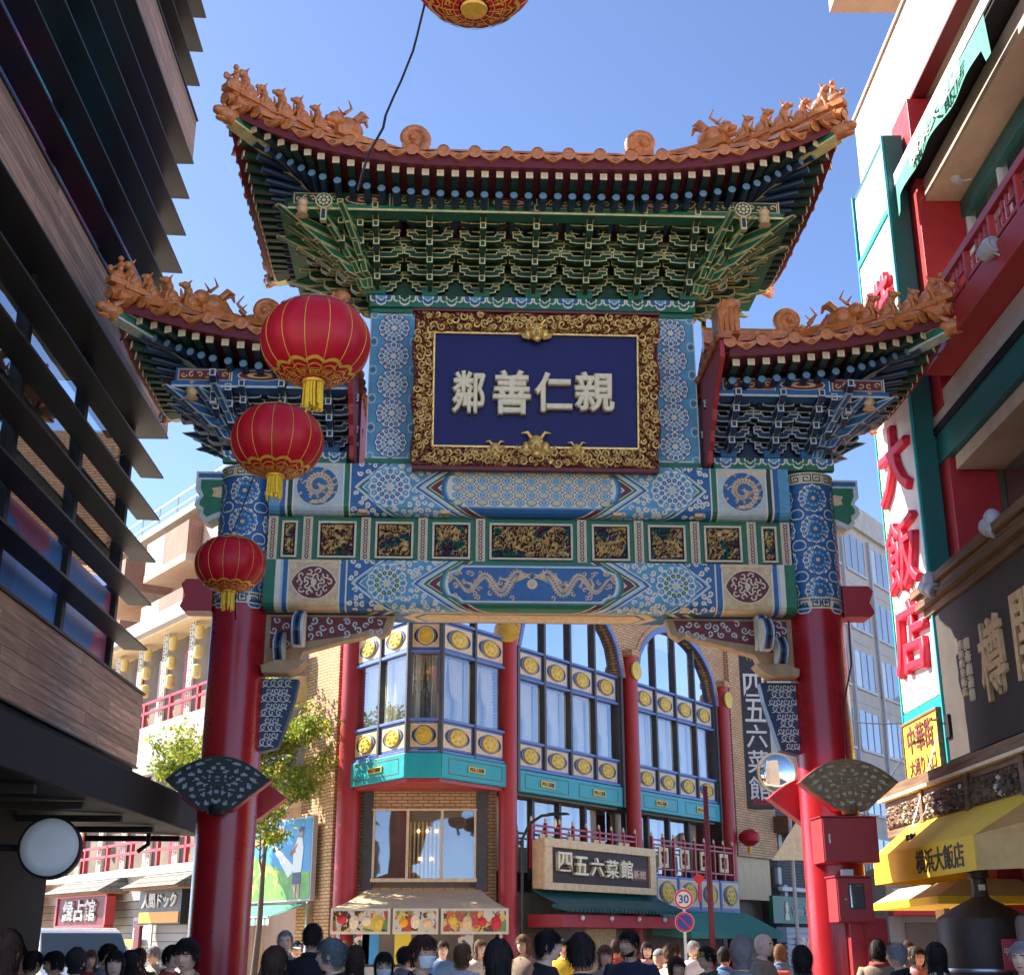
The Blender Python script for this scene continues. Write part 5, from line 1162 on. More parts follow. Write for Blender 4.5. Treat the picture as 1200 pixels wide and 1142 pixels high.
# ================================================================ brick corner building behind the gate
aL, aR = R(36), R(35)
PA = Vector((-3.7, 30, 0)); PB = Vector((-.095, 30, 0)); dL = Vector((-math.sin(aL), math.cos(aL), 0)); dR = Vector((math.sin(aR), math.cos(aR), 0))
BB = thing('brick_corner_building', 'yellow brick corner restaurant with arched blue windows and red pillars behind the gate', 'building', (0, 0, 0))
fR = part('right_front', BB, tuple(PB), (0, 0, math.atan2(dR.y, dR.x)))       # x along the front away from the corner, -y out to the street
fL = part('left_front', BB, tuple(PA), (0, 0, math.atan2(-dL.y, -dL.x)))      # x towards the corner (negative = further away), -y out
fC = part('corner_front', BB, (0, 30, 0))
HT = 13.5
def pane(root, x0, x1, z0, z1, y=0, m='glass'): return B().box(x0, x1, y, y+.015, z0, z1).build('window_pane', m, root)
def medallion(root, x, z, w, h, y):
    b = B().box(-w/2, w/2, 0, .05, -h/2, h/2, 0)
    P = [(1, 1, [(-w*.44, -h*.42), (w*.44, -h*.42), (w*.44, h*.42), (-w*.44, h*.42)]), (2, 2, [(-w*.41, -h*.385), (w*.41, -h*.385), (w*.41, h*.385), (-w*.41, h*.385)])]
    P += [(3, 4, oval(0, 0, w*.40, h*.34, 0, 18)), (5, 0, oval(0, 0, w*.33, h*.37, 0, 18))]
    b2 = lay(P, lambda u, v, hh: (u, -hh, v)); n = len(b.v); b.v += b2.v; b.f += [tuple(i+n for i in q) for q in b2.f]; b.m += b2.m
    b.lathe([(h*.33, 0), (h*.33, .03), (h*.30, .045), (h*.28, .03), (h*.15, .035), (0, .05)], 18); k = len(b.v)-18*6
    b.v[k:] = [(x_*w/h*.82, -z_-.012, y_) for x_, y_, z_ in b.v[k:]]; nf = 18*5; b.m[-nf:] = [3]*nf; b.f[-nf:] = [f[::-1] for f in b.f[-nf:]]
    for q in range(6):
        a = q*PI/3; b.ball((w*.14*math.cos(a), -.05, h*.17*math.sin(a)), (w*.05, .02, h*.06), 6, 4, 3)
    return b.build('medallion_panel', ['steel_blue', 'cream', 'beige_gold', 'gold_paint', 'black'], root, (x, y, z))
mat('sheer', (.66, .60, .50), .8, var=.1)
def curtains(root, x0, x1, z0, z1, y, seed=0):
    rn = random.Random(seed*7+int(x0*10))
    for sg in (0, 1):
        rn0 = rn.uniform(-1, 1)
        def f(i, j):
            k_ = rn0; wid = (x1-x0)*(.34+.16*(j**1.3)+.06*k_)
            if j < .45: wid = (x1-x0)*(.26+.2*abs(j-.3)+.08*k_)
            u = i*wid; x = x0+u if sg == 0 else x1-u
            return (x, y+.05*math.sin(i*28+seed), z0+(z1-z0)*j)
        B().grid(f, 30, 8).build('curtain', 'curtain', root, smooth=True)
    B().grid(lambda i, j: (x0+(x1-x0)*i, y+.16+.025*math.sin(i*40+seed), z0+(z1-z0)*j), 40, 1).build('sheer_curtain', 'sheer', root, smooth=True)
def bay(root, x0, x1, y, zt, n, arch=True):
    """blue window bay with turquoise apron; zt = levels"""
    z_ap0, z_ap1, zm1, zw1, zm2 = 4.80, 5.30, 6.0, 7.42, 8.16
    w = (x1-x0)/n
    B().box(x0-.04, x1+.04, y-.10, y+.6, z_ap0, z_ap1).build('turquoise_apron', 'teal', root, bev=.02)
    for k in range(2):
        xa = x0+(x1-x0)*(k+.5)/2; hw = (x1-x0)*.2
        for (a, b_, c, d) in ((-hw, hw, .40, .415), (-hw, hw, .085, .1), (-hw, -hw+.02, .1, .4), (hw-.02, hw, .1, .4)): B().box(xa+a, xa+b_, y-.106, y-.101, z_ap0+c, z_ap0+d).build('apron_line', 'brown_wood', root)
        B().box(xa-.3, xa+.3, y-.13, y-.101, z_ap0+.17, z_ap0+.33).build('name_plate', 'gold_paint', root, bev=.01); text('temple', .5, .10, 'black', root, (xa, y-.134, z_ap0+.25), name='plate_lettering')
    for z in (z_ap1+.02, zm1-.06, zw1, zm2-.03): B().box(x0, x1, y-.06, y+.1, z, z+.06).build('window_rail', 'steel_blue', root, bev=.006)
    for k in range(n):
        xc = x0+w*(k+.5)
        medallion(root, xc, (z_ap1+zm1)/2+.01, w*.92, zm1-z_ap1-.14, y-.0); medallion(root, xc, (zw1+zm2)/2+.02, w*.92, zm2-zw1-.14, y-.0)
        pane(root, x0+w*k+.06, x0+w*(k+1)-.06, zm1+.02, zw1-.02, y+.03)
        curtains(root, x0+w*k+.08, x0+w*(k+1)-.08, zm1, zw1, y+.3, k)
    for k in range(n+1):
        x = x0+w*k; top = zt if not arch else zm2+arch_h(x, x0, x1)-.02
        B().box(x-.045, x+.045, y-.07, y+.08, z_ap1+.08, max(top, zm2)).build('window_mullion', 'dark_grey', root, bev=.005)
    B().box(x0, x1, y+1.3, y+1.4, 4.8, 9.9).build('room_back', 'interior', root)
    if arch:
        for k in range(n):
            pts = [(x0+w*(k+t/8), zm2+.03) for t in (0, 8)]+[(x0+w*(k+t/8), zm2+.03+arch_h(x0+w*(k+t/8), x0, x1)) for t in range(8, -1, -1)]
            B().prism(pts[::-1], y+.03, y+.045).build('arch_pane', 'glass_sky', root)
def arch_h(x, x0, x1, H=1.75):
    c = (x0+x1)/2; t = max(0, 1-((x-c)/((x1-x0)/2))**2); return H*math.sqrt(t)
def arch_wall(root, x0, x1, zs, ztop, y, thick=.35):
    """brick spandrel above an arched opening"""
    n = 20; pts = [(x0, ztop), (x0, zs)]+[(x0+(x1-x0)*i/n, zs+arch_h(x0+(x1-x0)*i/n, x0, x1)) for i in range(1, n)]+[(x1, zs), (x1, ztop)]
    B().prism(pts, y, y+thick).build('arch_brickwork', 'brick', root)
    ring = [(x0+(x1-x0)*i/n, zs+arch_h(x0+(x1-x0)*i/n, x0, x1)) for i in range(n+1)]; c = (x0+x1)/2
    out = [(c+(x-c)*1.05, zs+(z-zs)*1.09) for x, z in ring]
    b = B(); b.prism(ring+out[::-1], y-.05, y+.1); b.build('arch_frame', 'steel_blue', root)
    out2 = [(c+(x-c)*1.12, zs+(z-zs)*1.17) for x, z in ring]; B().prism(out+out2[::-1], y-.03, y+.1).build('arch_course', 'brick', root)
def red_pillar(root, x, y, w=.5, top=8.75, z0=0):
    b = B().lathe([(w/2, z0), (w/2, top)], 24); b.build('red_pillar', 'red_paint', root, (x, y, 0), smooth=40)
    B().box(x-w*.55, x+w*.55, y-w*.55, y+w*.55, top, top+.18).build('pillar_cap', 'brick', root, bev=.01)
    b = B(); b.lathe([(.25, 0), (.25, .05), (.2, .06), (.0, .08)], 18); b.v = [(px_, -z_-w/2+.02, py_) for px_, py_, z_ in b.v]; b.f = [f[::-1] for f in b.f]
    b.build('pillar_rosette', 'gold_paint', root, (x, y, top-.38), smooth=40)
# right front
z_s = 8.16
xs_ = [(.48, 5.16), (6.02, 10.72)]
B().box(.1, .48, 0, .35, 8.75, HT).build('brickwork', 'brick', fR); B().box(5.16, 6.02, 0, .35, 8.9, HT).build('brickwork', 'brick', fR)
B().box(10.72, 11.5, .02, .35, 8.9, HT).build('brickwork', 'brick', fR); B().box(11.5, 14.3, -.12, .35, 3.9, HT).build('brickwork', 'brick', fR); B().box(11.5, 13.9, .0, .35, 2.7, 3.9).build('rendered_base', 'cream_awning', fR); B().box(11.5, 14.3, .5, 6, 0, 2.7).build('side_shop', 'interior', fR)
for x0, x1 in xs_:
    bay(fR, x0, x1, .12, 0, 4, True); arch_wall(fR, x0, x1, z_s, HT, 0)
    B().box(x0-.10, x0, -.02, .5, 4.8, 8.2).build('jamb', 'dark_grey', fR); B().box(x1, x1+.10, -.02, .5, 4.8, 8.2).build('jamb', 'dark_grey', fR)
    # first-floor windows
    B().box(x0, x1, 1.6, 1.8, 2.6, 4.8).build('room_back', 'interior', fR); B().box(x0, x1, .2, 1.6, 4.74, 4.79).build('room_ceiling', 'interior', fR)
    for k in range(4):
        w = (x1-x0)/4; pane(fR, x0+w*k+.05, x0+w*(k+1)-.05, 3.1, 4.74, .5); B().box(x0+w*k-.05, x0+w*k+.05, .42, .56, 2.9, 4.74).build('window_mullion', 'dark_grey', fR)
        curtains(fR, x0+w*k+.08, x0+w*(k+1)-.1, 3.1, 4.74, .8, k+9)
    # red railing with gold panels
    for z in (4.02, 3.9, 3.3): B().box(x0, x1, -.33, -.28, z, z+.045).build('red_rail', 'red_paint', fR)
    for k in range(9):
        x = x0+(x1-x0)*k/8; B().box(x-.03, x+.03, -.34, -.27, 3.1, 4.12).build('red_rail_post', 'red_paint', fR); B().lathe([(0, 4.25), (.03, 4.2), (.035, 4.15), (.02, 4.12)], 8).build('post_finial', 'cream', fR, (x, -.305, 0))
        if k < 8 and k % 2 == 0:
            xc = x+(x1-x0)/8*1.0
            b = B(); 
            for (a, b_, c, d) in ((-.26, -.16, -.25, .25), (.16, .26, -.25, .25), (-.16, .16, .15, .25), (-.16, .16, -.25, -.15)): b.box(a, b_, -.02, .02, c, d)
            b.prism([(0, -.15), (.04, 0), (0, .15), (-.04, 0)], -.02, .02); b.build('gilt_panel', 'beige_gold', fR, (xc, -.305, 3.62))
for x in (5.59, 11.1): red_pillar(fR, x, -.05, .40)
# entrance sign board, tile canopy, lower panels
bx('sign_frame', 'beige_gold', .45, 5.5, -.62, -.35, 2.66, 3.72, fR); bx('sign_panel', 'sign_dark', .75, 5.2, -.645, -.621, 2.80, 3.56, fR)
for (a, b_, c, d) in ((.45, 5.5, 3.56, 3.75), (.45, 5.5, 2.64, 2.80), (.45, .75, 2.80, 3.56), (5.2, 5.5, 2.80, 3.56)): bx('sign_border', 'beige_gold', a, b_, -.70, -.622, c, d, fR)
for ch, x, dz in zip('四五六菜館', (1.22, 1.92, 2.62, 3.30, 3.98), (.06, 0, 0, -.02, .0)): text('h'+ch, .58, .42, 'ivory', fR, (x, -.70, 3.2+dz), name='raised_character', depth=1)
bx('red_stamp', 'maroon', 4.3, 5.1, -.66, -.646, 2.95, 3.25, fR, 0); text('shinkan', .6, .2, 'cream', fR, (4.7, -.67, 3.1))
b = B(); n = 34
def til(i, j):
    x = .3+5.5*i; return (x, -.4-1.0*j, 2.62-.55*j+.14*j*j+.035*abs(math.cos(i*n*PI)))
b.grid(til, n*4, 6); b.build('green_tile_roof', 'green_tile', fR, smooth=True)
for k in range(n+1): B().tube([(.3+5.5*k/n, -1.42, 2.21), (.3+5.5*k/n, -1.0, 2.30)], .05, 8).build('roof_tile_end', 'green_tile', fR)
bx('canopy_beam', 'red_paint', .35, 5.7, -1.2, -.3, 1.85, 2.12, fR); bx('entrance_wall', 'interior', .3, 5.7, .3, .5, 0, 2.62, fR)
for k in range(4): B().ball((1.1+k*1.25, -1.24, 2.05), .06, 8, 6).build('canopy_lamp', 'white', fR)
bx('door_leaf', 'beige_gold', 3.6, 5.0, .22, .29, 0, 1.85, fR); bx('door_leaf', 'brown_wood', .9, 2.2, .22, .29, 0, 1.85, fR)
for k in range(4): medallion(fR, 6.55+k*1.22, 2.75, 1.15, .78, -.42)
bx('panel_backing', 'steel_blue', 5.95, 10.9, -.36, .1, 2.3, 3.12, fR)
b = B(); b.add([(5.7, -.4, 2.3), (11.2, -.4, 2.3), (11.4, -1.4, 1.78), (5.9, -1.4, 1.78)], [(3, 2, 1, 0)]); b.add([(5.9, -1.4, 1.78), (11.4, -1.4, 1.78), (11.4, -1.4, 1.62), (5.9, -1.4, 1.62)], [(3, 2, 1, 0)]); b.add([(5.7, -.4, 2.3), (5.9, -1.4, 1.78), (5.9, -1.4, 1.62), (5.7, -.4, 1.7)], [(0, 1, 2, 3)]); b.build('green_awning', 'green_awning', fR)
bx('shop_wall', 'interior', 5.9, 11.0, .3, .5, 0, 2.3, fR)
# corner front: ground floor window, brick, food kiosk awning below
cx0, cx1 = -3.7, -.095
red_pillar(fC, cx0+.02, -.0, .52, 8.75); red_pillar(fC, cx1, -.0, .42, 8.75)
bx('corner_wall', 'brick', -3.45, -.35, .3, .6, 0, HT, fC, 0)
bx('dark_jamb', 'dark_grey', -3.34, -3.12, .05, .3, 2.6, 4.9, fC); bx('dark_jamb', 'dark_grey', -.80, -.55, .05, .3, 2.6, 4.9, fC)
bx('brick_head', 'brick', -3.12, -.8, .08, .3, 4.38, 4.98, fC, 0)
bx('window_back', 'interior', -3.12, -.8, .28, .299, 2.7, 4.38, fC, 0)
for k in range(3): pane(fC, -3.08+k*.77, -2.36+k*.77, 2.88, 4.36, .10, 'glass')
for x in (-3.1, -2.34, -1.57, -.82): bx('window_post', 'cream', x-.03, x+.03, .06, .14, 2.8, 4.38, fC, .004)
bx('window_sill', 'cream', -3.14, -.78, .04, .16, 2.80, 2.88, fC, .004); bx('window_head', 'cream', -3.14, -.78, .04, .16, 4.34, 4.38, fC, .004)
# glimpsed gilt screens and lamps in the window
for k in range(9): B().box(-2.3+k*.09, -2.26+k*.09, .2, .22, 2.9, 4.1).build('gilt_slat', 'gold', fC)
for x, z in ((-2.1, 3.9), (-1.9, 3.9), (-1.7, 3.9), (-2.05, 3.3), (-1.8, 3.3)): B().ball((x, .16, z), .035, 8, 6).build('interior_lamp', mat('warm_lamp', (1, .62, .25), emit=2.5, var=0).name if 'warm_lamp' not in MATS else 'warm_lamp', fC)
# bay on the corner: three facets
nb = part('corner_bay', BB, (0, 0, 0))
LP_ = [Vector((-3.60, 29.86, 0)), Vector((-2.23, 27.97, 0)), Vector((-1.53, 27.97, 0)), Vector((-.17, 29.88, 0))]
for i, n in ((0, 2), (1, 1), (2, 2)):
    p, q = LP_[i], LP_[i+1]; L = (q-p).length; rz = math.atan2((q-p).y, (q-p).x)
    fc = part('facet', BB, tuple(p), (0, 0, rz)); w = L/n
    B().box(-.03, L+.03, -.08, .3, 4.82, 5.34).build('turquoise_apron', 'teal', fc, bev=.02)
    if n == 2:
        for (a, b_, c, d) in ((.2, L-.2, 5.24, 5.255), (.2, L-.2, 4.92, 4.935), (.2, .215, 4.935, 5.24), (L-.215, L-.2, 4.935, 5.24)): B().box(a, b_, -.086, -.081, c, d).build('apron_line', 'brown_wood', fc)
        bx('name_plate', 'gold_paint', L/2-.3, L/2+.3, -.11, -.081, 5.02, 5.15, fc); text('temple', .5, .09, 'black', fc, (L/2, -.115, 5.085), name='plate_lettering')
    for z in (5.345, 6.02, 7.5, 8.2): B().box(0, L, -.05, .1, z, z+.06).build('window_rail', 'steel_blue', fc, bev=.006)
    for k in range(n):
        medallion(fc, w*(k+.5), 5.72, w*.94, .58, -.0); medallion(fc, w*(k+.5), 7.88, w*.94, .60, -.0); pane(fc, w*k+.05, w*(k+1)-.05, 6.09, 7.49, .03); curtains(fc, w*k+.06, w*(k+1)-.06, 6.08, 7.5, .3, k+i*3)
        pane(fc, w*k+.05, w*(k+1)-.05, 8.27, 9.4, .03, 'glass_sky')
    for k in range(n+1): B().box(w*k-.035, w*k+.035, -.06, .08, 5.35, 9.45).build('window_mullion', 'dark_grey', fc)
    B().box(0, L, -.08, .3, 9.4, 9.6).build('bay_head', 'steel_blue', fc)
b = B(); b.prism([(p.x, p.y) for p in LP_], 4.74, 4.815, 'z'); b.build('bay_soffit', 'red_paint', nb)
b = B(); b.prism([(p.x, p.y) for p in LP_], 9.6, 9.8, 'z'); b.build('bay_roof', 'brick', nb)
b = B(); c = Vector((-1.88, 29.3, 0)); b.prism([(c.x+(p.x-c.x)*.5, c.y+(p.y-c.y)*.45) for p in LP_], 4.82, 9.6, 'z'); b.build('bay_room', 'interior', nb)
# left front: brick pier, balconies with medallions, billboard
bx('brick_pier', 'brick', -2.15, -.45, -.05, 6, 0, HT, fL, 0); bx('pier_course', 'brick', -.75, -.4, -.14, -.051, 0, HT, fL, 0)
bx('left_body', 'pink_wall', -6.2, -2.15, 1.0, 6, 0, HT, fL, 0)
for z in (5.0, 7.7):
    bx('balcony_slab', 'cream', -6.2, -2.2, -.3, 1.0, z-.2, z, fL); bx('balcony_front', 'steel_blue', -6.2, -2.2, -.36, -.301, z, z+.85, fL, 0)
    for k in range(4): medallion(fL, -5.7+k*1.0, z+.42, .92, .74, -.41)
    for k in range(3): bx('lattice_post', 'brown_wood', -5.6+k*1.3, -5.5+k*1.3, -.2, -.1, z+.85, z+2.5, fL)
    bx('dark_window', 'interior', -6.0, -2.3, .9, .99, z+.1, z+2.3, fL, 0)
# billboard with a landscape and a golfer
# billboard with a landscape and a golfer (flat print)
BI = thing('billboard', 'advertising billboard with a golfer on green grass under blue sky', 'billboard', tuple(PA), math.atan2(-dL.y, -dL.x))
mat('print_sky', (.05, .30, .62), .5, var=.25, scale=.7); mat('print_green', (.16, .40, .05), .5, var=.5, scale=1.5); mat('print_white', (.8, .82, .82), .5, var=.05); mat('print_skin', (.45, .25, .16), .5, var=0); mat('print_navy', (.02, .03, .09), .5, var=0); mat('print_orange', (.85, .35, .02), .5, var=.1); mat('print_yellow', (.75, .68, .10), .5, var=.4, scale=4)
bx('board', 'grey_paint', -4.25, -1.05, -.28, -.16, 2.42, 4.30, BI); bx('board_leg', 'steel', -3.9, -3.82, -.2, -.05, 0, 2.42, BI); bx('board_leg', 'steel', -1.4, -1.32, -.2, -.05, 0, 2.42, BI)
X0, X1, Z0, Z1 = -4.2, -1.1, 2.47, 4.25
P = [(0, 0, [(X0, Z0), (X1, Z0), (X1, Z1), (X0, Z1)]), (1, 1, [(X0, Z0), (X1, Z0), (X1, 3.05), (-2.6, 3.15), (-3.2, 3.3), (X0, 3.5)]), (2, 2, [(-3.3, 3.9), (-1.9, 3.2), (-2.0, 3.05), (-2.2, 2.95)])]
rn = random.Random(4)
for k in range(60): x = rn.uniform(X0+.05, -2.7); z = rn.uniform(2.6, 3.5-(x-X0)*.25); P.append((2+.02*k, 6 if k % 2 else 1, oval(x, z, rn.uniform(.06, .16), rn.uniform(.03, .08), rn.uniform(0, 3), 6)))
gx = -1.72
P += [(4, 2, [(gx-.22, 3.02), (gx+.18, 3.02), (gx+.26, 3.6), (gx+.18, 3.82), (gx-.05, 3.85), (gx-.25, 3.55)]), (5, 3, oval(gx+.12, 3.95, .10, .12, 0, 10)), (6, 4, oval(gx+.12, 4.02, .12, .06, .2, 10)), (5, 3, [(gx-.2, 3.62), (gx-.42, 3.5), (gx-.36, 3.42), (gx-.1, 3.52)]), (5, 3, [(gx-.42, 3.5), (gx-.05, 3.72), (gx-.05, 3.64), (gx-.36, 3.42)]),
      (5, 4, [(gx-.24, 2.8), (gx+.16, 2.8), (gx+.18, 3.06), (gx-.22, 3.06)]), (5, 3, [(gx-.2, 2.5), (gx-.06, 2.5), (gx-.04, 2.8), (gx-.2, 2.8)]), (5, 3, [(gx+.02, 2.5), (gx+.14, 2.5), (gx+.14, 2.8), (gx, 2.8)])]
P += [(4, 5, [(X0+.1, 3.72), (-2.5, 4.02), (-2.5, 4.12), (X0+.1, 3.84)])]
lay(P, lambda u, v, h: (u, -.281-h, v)).build('printed_poster', ['print_sky', 'print_green', 'print_white', 'print_skin', 'print_navy', 'print_orange', 'print_yellow'], BI)
text('poster1', 1.5, .13, 'print_white', BI, (-3.2, -.30, 4.12)); text('poster2', 1.5, .2, 'yellow_sign', BI, (-3.2, -.305, 3.86), rot=(0, R(-9), 0))
# striped shop awning under the billboard
GA = thing('striped_awning', 'small green and white striped awning under the billboard', 'awning', tuple(PA), math.atan2(-dL.y, -dL.x))
b = B(); b.grid(lambda i, j: (-4.1+2.9*i, -.2-1.0*j, 2.38-.32*j), 24, 4, 0, lambda u, v, c: 0); b.build('awning_slope', 'green_awning', GA)
b = B(); b.grid(lambda i, j: (-4.1+2.9*i, -1.2, 2.06-.16*j), 24, 1, 0, lambda u, v, c: int(u*24) % 2); b.build('valance', ['green_awning', 'white'], GA); B().box(-4.1, -1.2, -1.22, -1.18, 2.06, 2.09).build('awning_bar', 'white', GA)

# ================================================================ shops down the left street (same building line, further away)
GL = thing('gallery_building', 'pale two-storey gallery building with lattice posts and yellow lanterns behind the left column', 'building', tuple(PA), math.atan2(-dL.y, -dL.x))
mat('lantern_yellow', (.80, .62, .22), .6, var=.1)
lat = B()
for k in range(14):
    z = k*.17
    for (a, b_, c, d) in ((-.18, -.14, 0, .17), (.14, .18, 0, .17), (-.14, .14, 0, .035), (-.03, .03, .035, .17), (-.14, -.03, .09, .12), (.03, .14, .05, .08)): lat.box(a, b_, -.03, .03, z+c, z+d)
LAT = lat.mesh('lattice_post', ['lattice'])
def gallery(xf, xn, zfl, zc):
    bx('back_wall', 'interior', xf, xn, .5, .66, zfl, zc, GL, 0); bx('floor_slab', 'white_wall', xf, xn, -.35, .66, zfl-.9, zfl, GL, .01)
    for z in (zfl+.72, zfl+.42): bx('red_rail', 'red_paint', xf, xn, -.25, -.19, z, z+.08, GL, 0)
    n = int((xn-xf)/2.05)
    for k in range(n+1):
        x = xf+.2+k*2.05; o = link('lattice_post', LAT, GL, (x, -.12, zfl), sc=(1.0, 1, (zc-zfl)/2.38))
        bx('window_panel', 'red_paint' if k % 2 else 'white', x+.3, x+.75, .38, .49, zfl, zc-.5, GL, 0); bx('red_post', 'red_paint', x+.9, x+1.02, -.25, -.15, zfl, zfl+.8, GL, 0)
gallery(-22, -6.4, 7.66, 10.45); gallery(-22, -6.4, 3.55, 6.2)
bx('eave_gutter', 'grey_paint', -22.4, -6.2, -.7, -.45, 10.5, 10.75, GL); bx('eave_soffit', 'cream', -22.4, -6.2, -.45, .6, 10.45, 10.55, GL); bx('gallery_roof', 'grey_wall', -22.4, -6.2, -.6, .6, 10.76, 11.0, GL); bx('white_parapet', 'white_wall', -22, -6.4, -.36, -.1, 6.2, 6.76, GL); bx('end_wall', 'white_wall', -6.4, -6.2, -.4, .66, 0, 10.5, GL, 0)
bx('clad_wall', 'siding', -22, -6.4, -.2, .66, 0, 2.62, GL, 0); bx('white_ledge', 'white', -22, -6.4, -.55, -.2, 3.3, 3.5, GL); bx('upper_clad', 'siding', -22, -6.4, -.2, 0, 2.62, 3.3, GL, 0)
ln = B().lathe([(.0, .22), (.1, .2), (.16, .16), (.17, 0), (.16, -.16), (.1, -.2), (0, -.22)], 14).mesh('yellow_lantern', ['lantern_yellow'], 40)
ord_ = ['first', 'second', 'third', 'fourth', 'fifth', 'sixth']
for si, x in enumerate((-15.3, -13.25, -11.2, -9.2)):
    for k in range(3):
        o = link('yellow_lantern', ln, None, tuple(GL.matrix_basis @ Vector((x, -.05, 10.1-k*.58))), sc=(.78, .78, 1.0))
        tag(o, f"{['top', 'middle', 'bottom'][k]} yellow paper lantern of the {ord_[3-si]} string counted leftwards from the left column, upper gallery", 'lantern', 'yellow lanterns on the gallery')
for si, x in enumerate((-17.2, -13.6, -11.2, -9.0)):
    o = link('yellow_lantern', ln, None, tuple(GL.matrix_basis @ Vector((x, -.05, 5.2))), sc=1.0); tag(o, f"yellow lantern of the lower gallery, {ord_[3-si]} one leftwards from the left column", 'lantern', 'yellow lanterns on the gallery')
# fortune teller's shop with shingled hood and red sign
fs = thing('red_shop_sign', 'dark red shop sign with white outlined characters under a shingled hood', 'sign', tuple(PA), math.atan2(-dL.y, -dL.x))
bx('sign_board', 'dark_red', -17.0, -12.5, -.85, -.65, 1.96, 2.86, fs); text('uranai', 2.9, .62, 'white', fs, (-14.8, -.88, 2.42))
for (a, b_, c, d) in ((-17.0, -12.5, 2.80, 2.88), (-17.0, -12.5, 1.92, 1.99), (-17.05, -16.9, 1.99, 2.8), (-12.6, -12.45, 1.99, 2.8)): bx('sign_frame', 'red_paint', a, b_, -.9, -.62, c, d, fs)
def hood(x0, x1, label):
    h = thing('shingled_hood', label, 'hood', tuple(PA), math.atan2(-dL.y, -dL.x))
    b = B().hexa([(x0, -1.3, 2.92), (x1, -1.3, 2.92), (x1, -.2, 2.92), (x0, -.2, 2.92), (x0+.2, -.6, 3.28), (x1-.2, -.6, 3.28), (x1-.2, -.2, 3.28), (x0+.2, -.2, 3.28)]); b.build('hood_roof', 'roof_shingle', h); bx('hood_beam', 'brown_wood', x0, x1, -1.2, -.2, 2.86, 2.918, h)
hood(-17.4, -12.2, 'grey shingled hood over the dark red fortune shop sign'); hood(-10.4, -6.5, 'grey shingled hood over the black shop sign beside the left column')
bx('shop_door', 'red_paint', -16.0, -13.2, -.25, -.201, 0, 1.9, GL); bx('shop_window', 'glass', -11.9, -10.6, -.24, -.201, 1.0, 2.1, GL); bx('window_frame', 'white', -11.98, -10.52, -.225, -.202, .9, 2.2, GL)
bs_ = thing('black_shop_sign', 'black shop sign with white characters beside the left column', 'sign', tuple(PA), math.atan2(-dL.y, -dL.x)); bx('sign_board', 'black', -10.6, -7.6, -.62, -.4, 1.98, 2.9, bs_); text('ningen', 2.4, .38, 'white', bs_, (-9.1, -.64, 2.6)); bx('photo_strip', 'print_orange', -10.5, -7.7, -.64, -.625, 2.02, 2.3, bs_, 0)
mat('mosaic', (.5, .2, .05), .5, var=0)
def menu_mat(name, cols, scale):
    screen_mat(name, cols, scale, 2); nt = MATS[name].node_tree
    for n_ in nt.nodes:
        if n_.type == 'TEX_VORONOI': n_.inputs['Randomness'].default_value = 1
    return name
menu_mat('menu_print', [(.55, .12, .02), (.65, .48, .10), (.10, .03, .01), (.60, .55, .45), (.45, .06, .02), (.15, .25, .05), (.7, .4, .1)], 7)
menu_mat('poster_print', [(.65, .55, .45), (.6, .1, .05), (.7, .65, .6), (.1, .1, .1), (.7, .5, .1)], 6)
for i, (x, m, key, lab) in enumerate(((-21.2, 'print_orange', 'red2', 'orange shop banner with red lettering left of the fortune shop'), (-23.4, 'sign_red', 'red1', 'dark pink upper banner above the orange shop banner'))):
    z0, z1 = ((1.95, 3.0), (3.05, 3.9))[i]; x = -20.6
    s_ = thing('shop_banner', lab, 'banner', tuple(PA), math.atan2(-dL.y, -dL.x)); bx('banner_board', m, x-1.6, x+1.4, -1.0, -.9, z0, z1, s_); text(key, 1.8, .35, 'sign_red' if i == 0 else 'cream', s_, (x, -1.01, (z0+z1)/2))
RS = thing('red_shop', 'red fronted shop with yellow fascia at the far left end of the street', 'building', tuple(PA), math.atan2(-dL.y, -dL.x))
bx('shop_front', 'sign_red', -30, -22, -.5, 6, 0, 4.4, RS, 0); bx('yellow_fascia', 'yellow', -30, -22, -.7, -.5, 2.4, 2.75, RS); bx('shop_window', 'glass', -29, -23, -.55, -.501, 2.9, 4.1, RS, 0); bx('shop_opening', 'interior', -29.5, -22.5, -.56, -.501, 0, 2.2, RS, 0); bx('upper_storey', 'pink_wall', -30, -22, 0, 6, 4.4, 9, RS, 0)
for i, z in enumerate((3.5, 2.55)):
    o = B().lathe([(0, .3), (.15, .28), (.34, .12), (.36, 0), (.34, -.12), (.15, -.28), (0, -.3)], 16).build('red_lantern', 'lantern_red', None, tuple(RS.matrix_basis @ Vector((-22.6, -1.1, z))), smooth=40); tag(o, f"{['upper', 'lower'][i]} small red lantern in front of the red shop at far left", 'lantern')
ts = thing('tall_menu_stand', 'narrow dark red upright sign with lettering beside the shop window', 'sign', tuple(PA), math.atan2(-dL.y, -dL.x)); bx('stand_board', 'dark_red', -10.6, -10.2, -.7, -.6, .4, 1.95, ts); 
mb = thing('menu_board', 'yellow and white menu board below the shop window', 'sign', tuple(PA), math.atan2(-dL.y, -dL.x)); bx('menu_board_panel', 'poster_print', -12.2, -11.0, -.5, -.4, .5, 1.4, mb); bx('menu_heading', 'yellow_sign', -12.2, -11.0, -.5, -.4, 1.41, 1.6, mb)

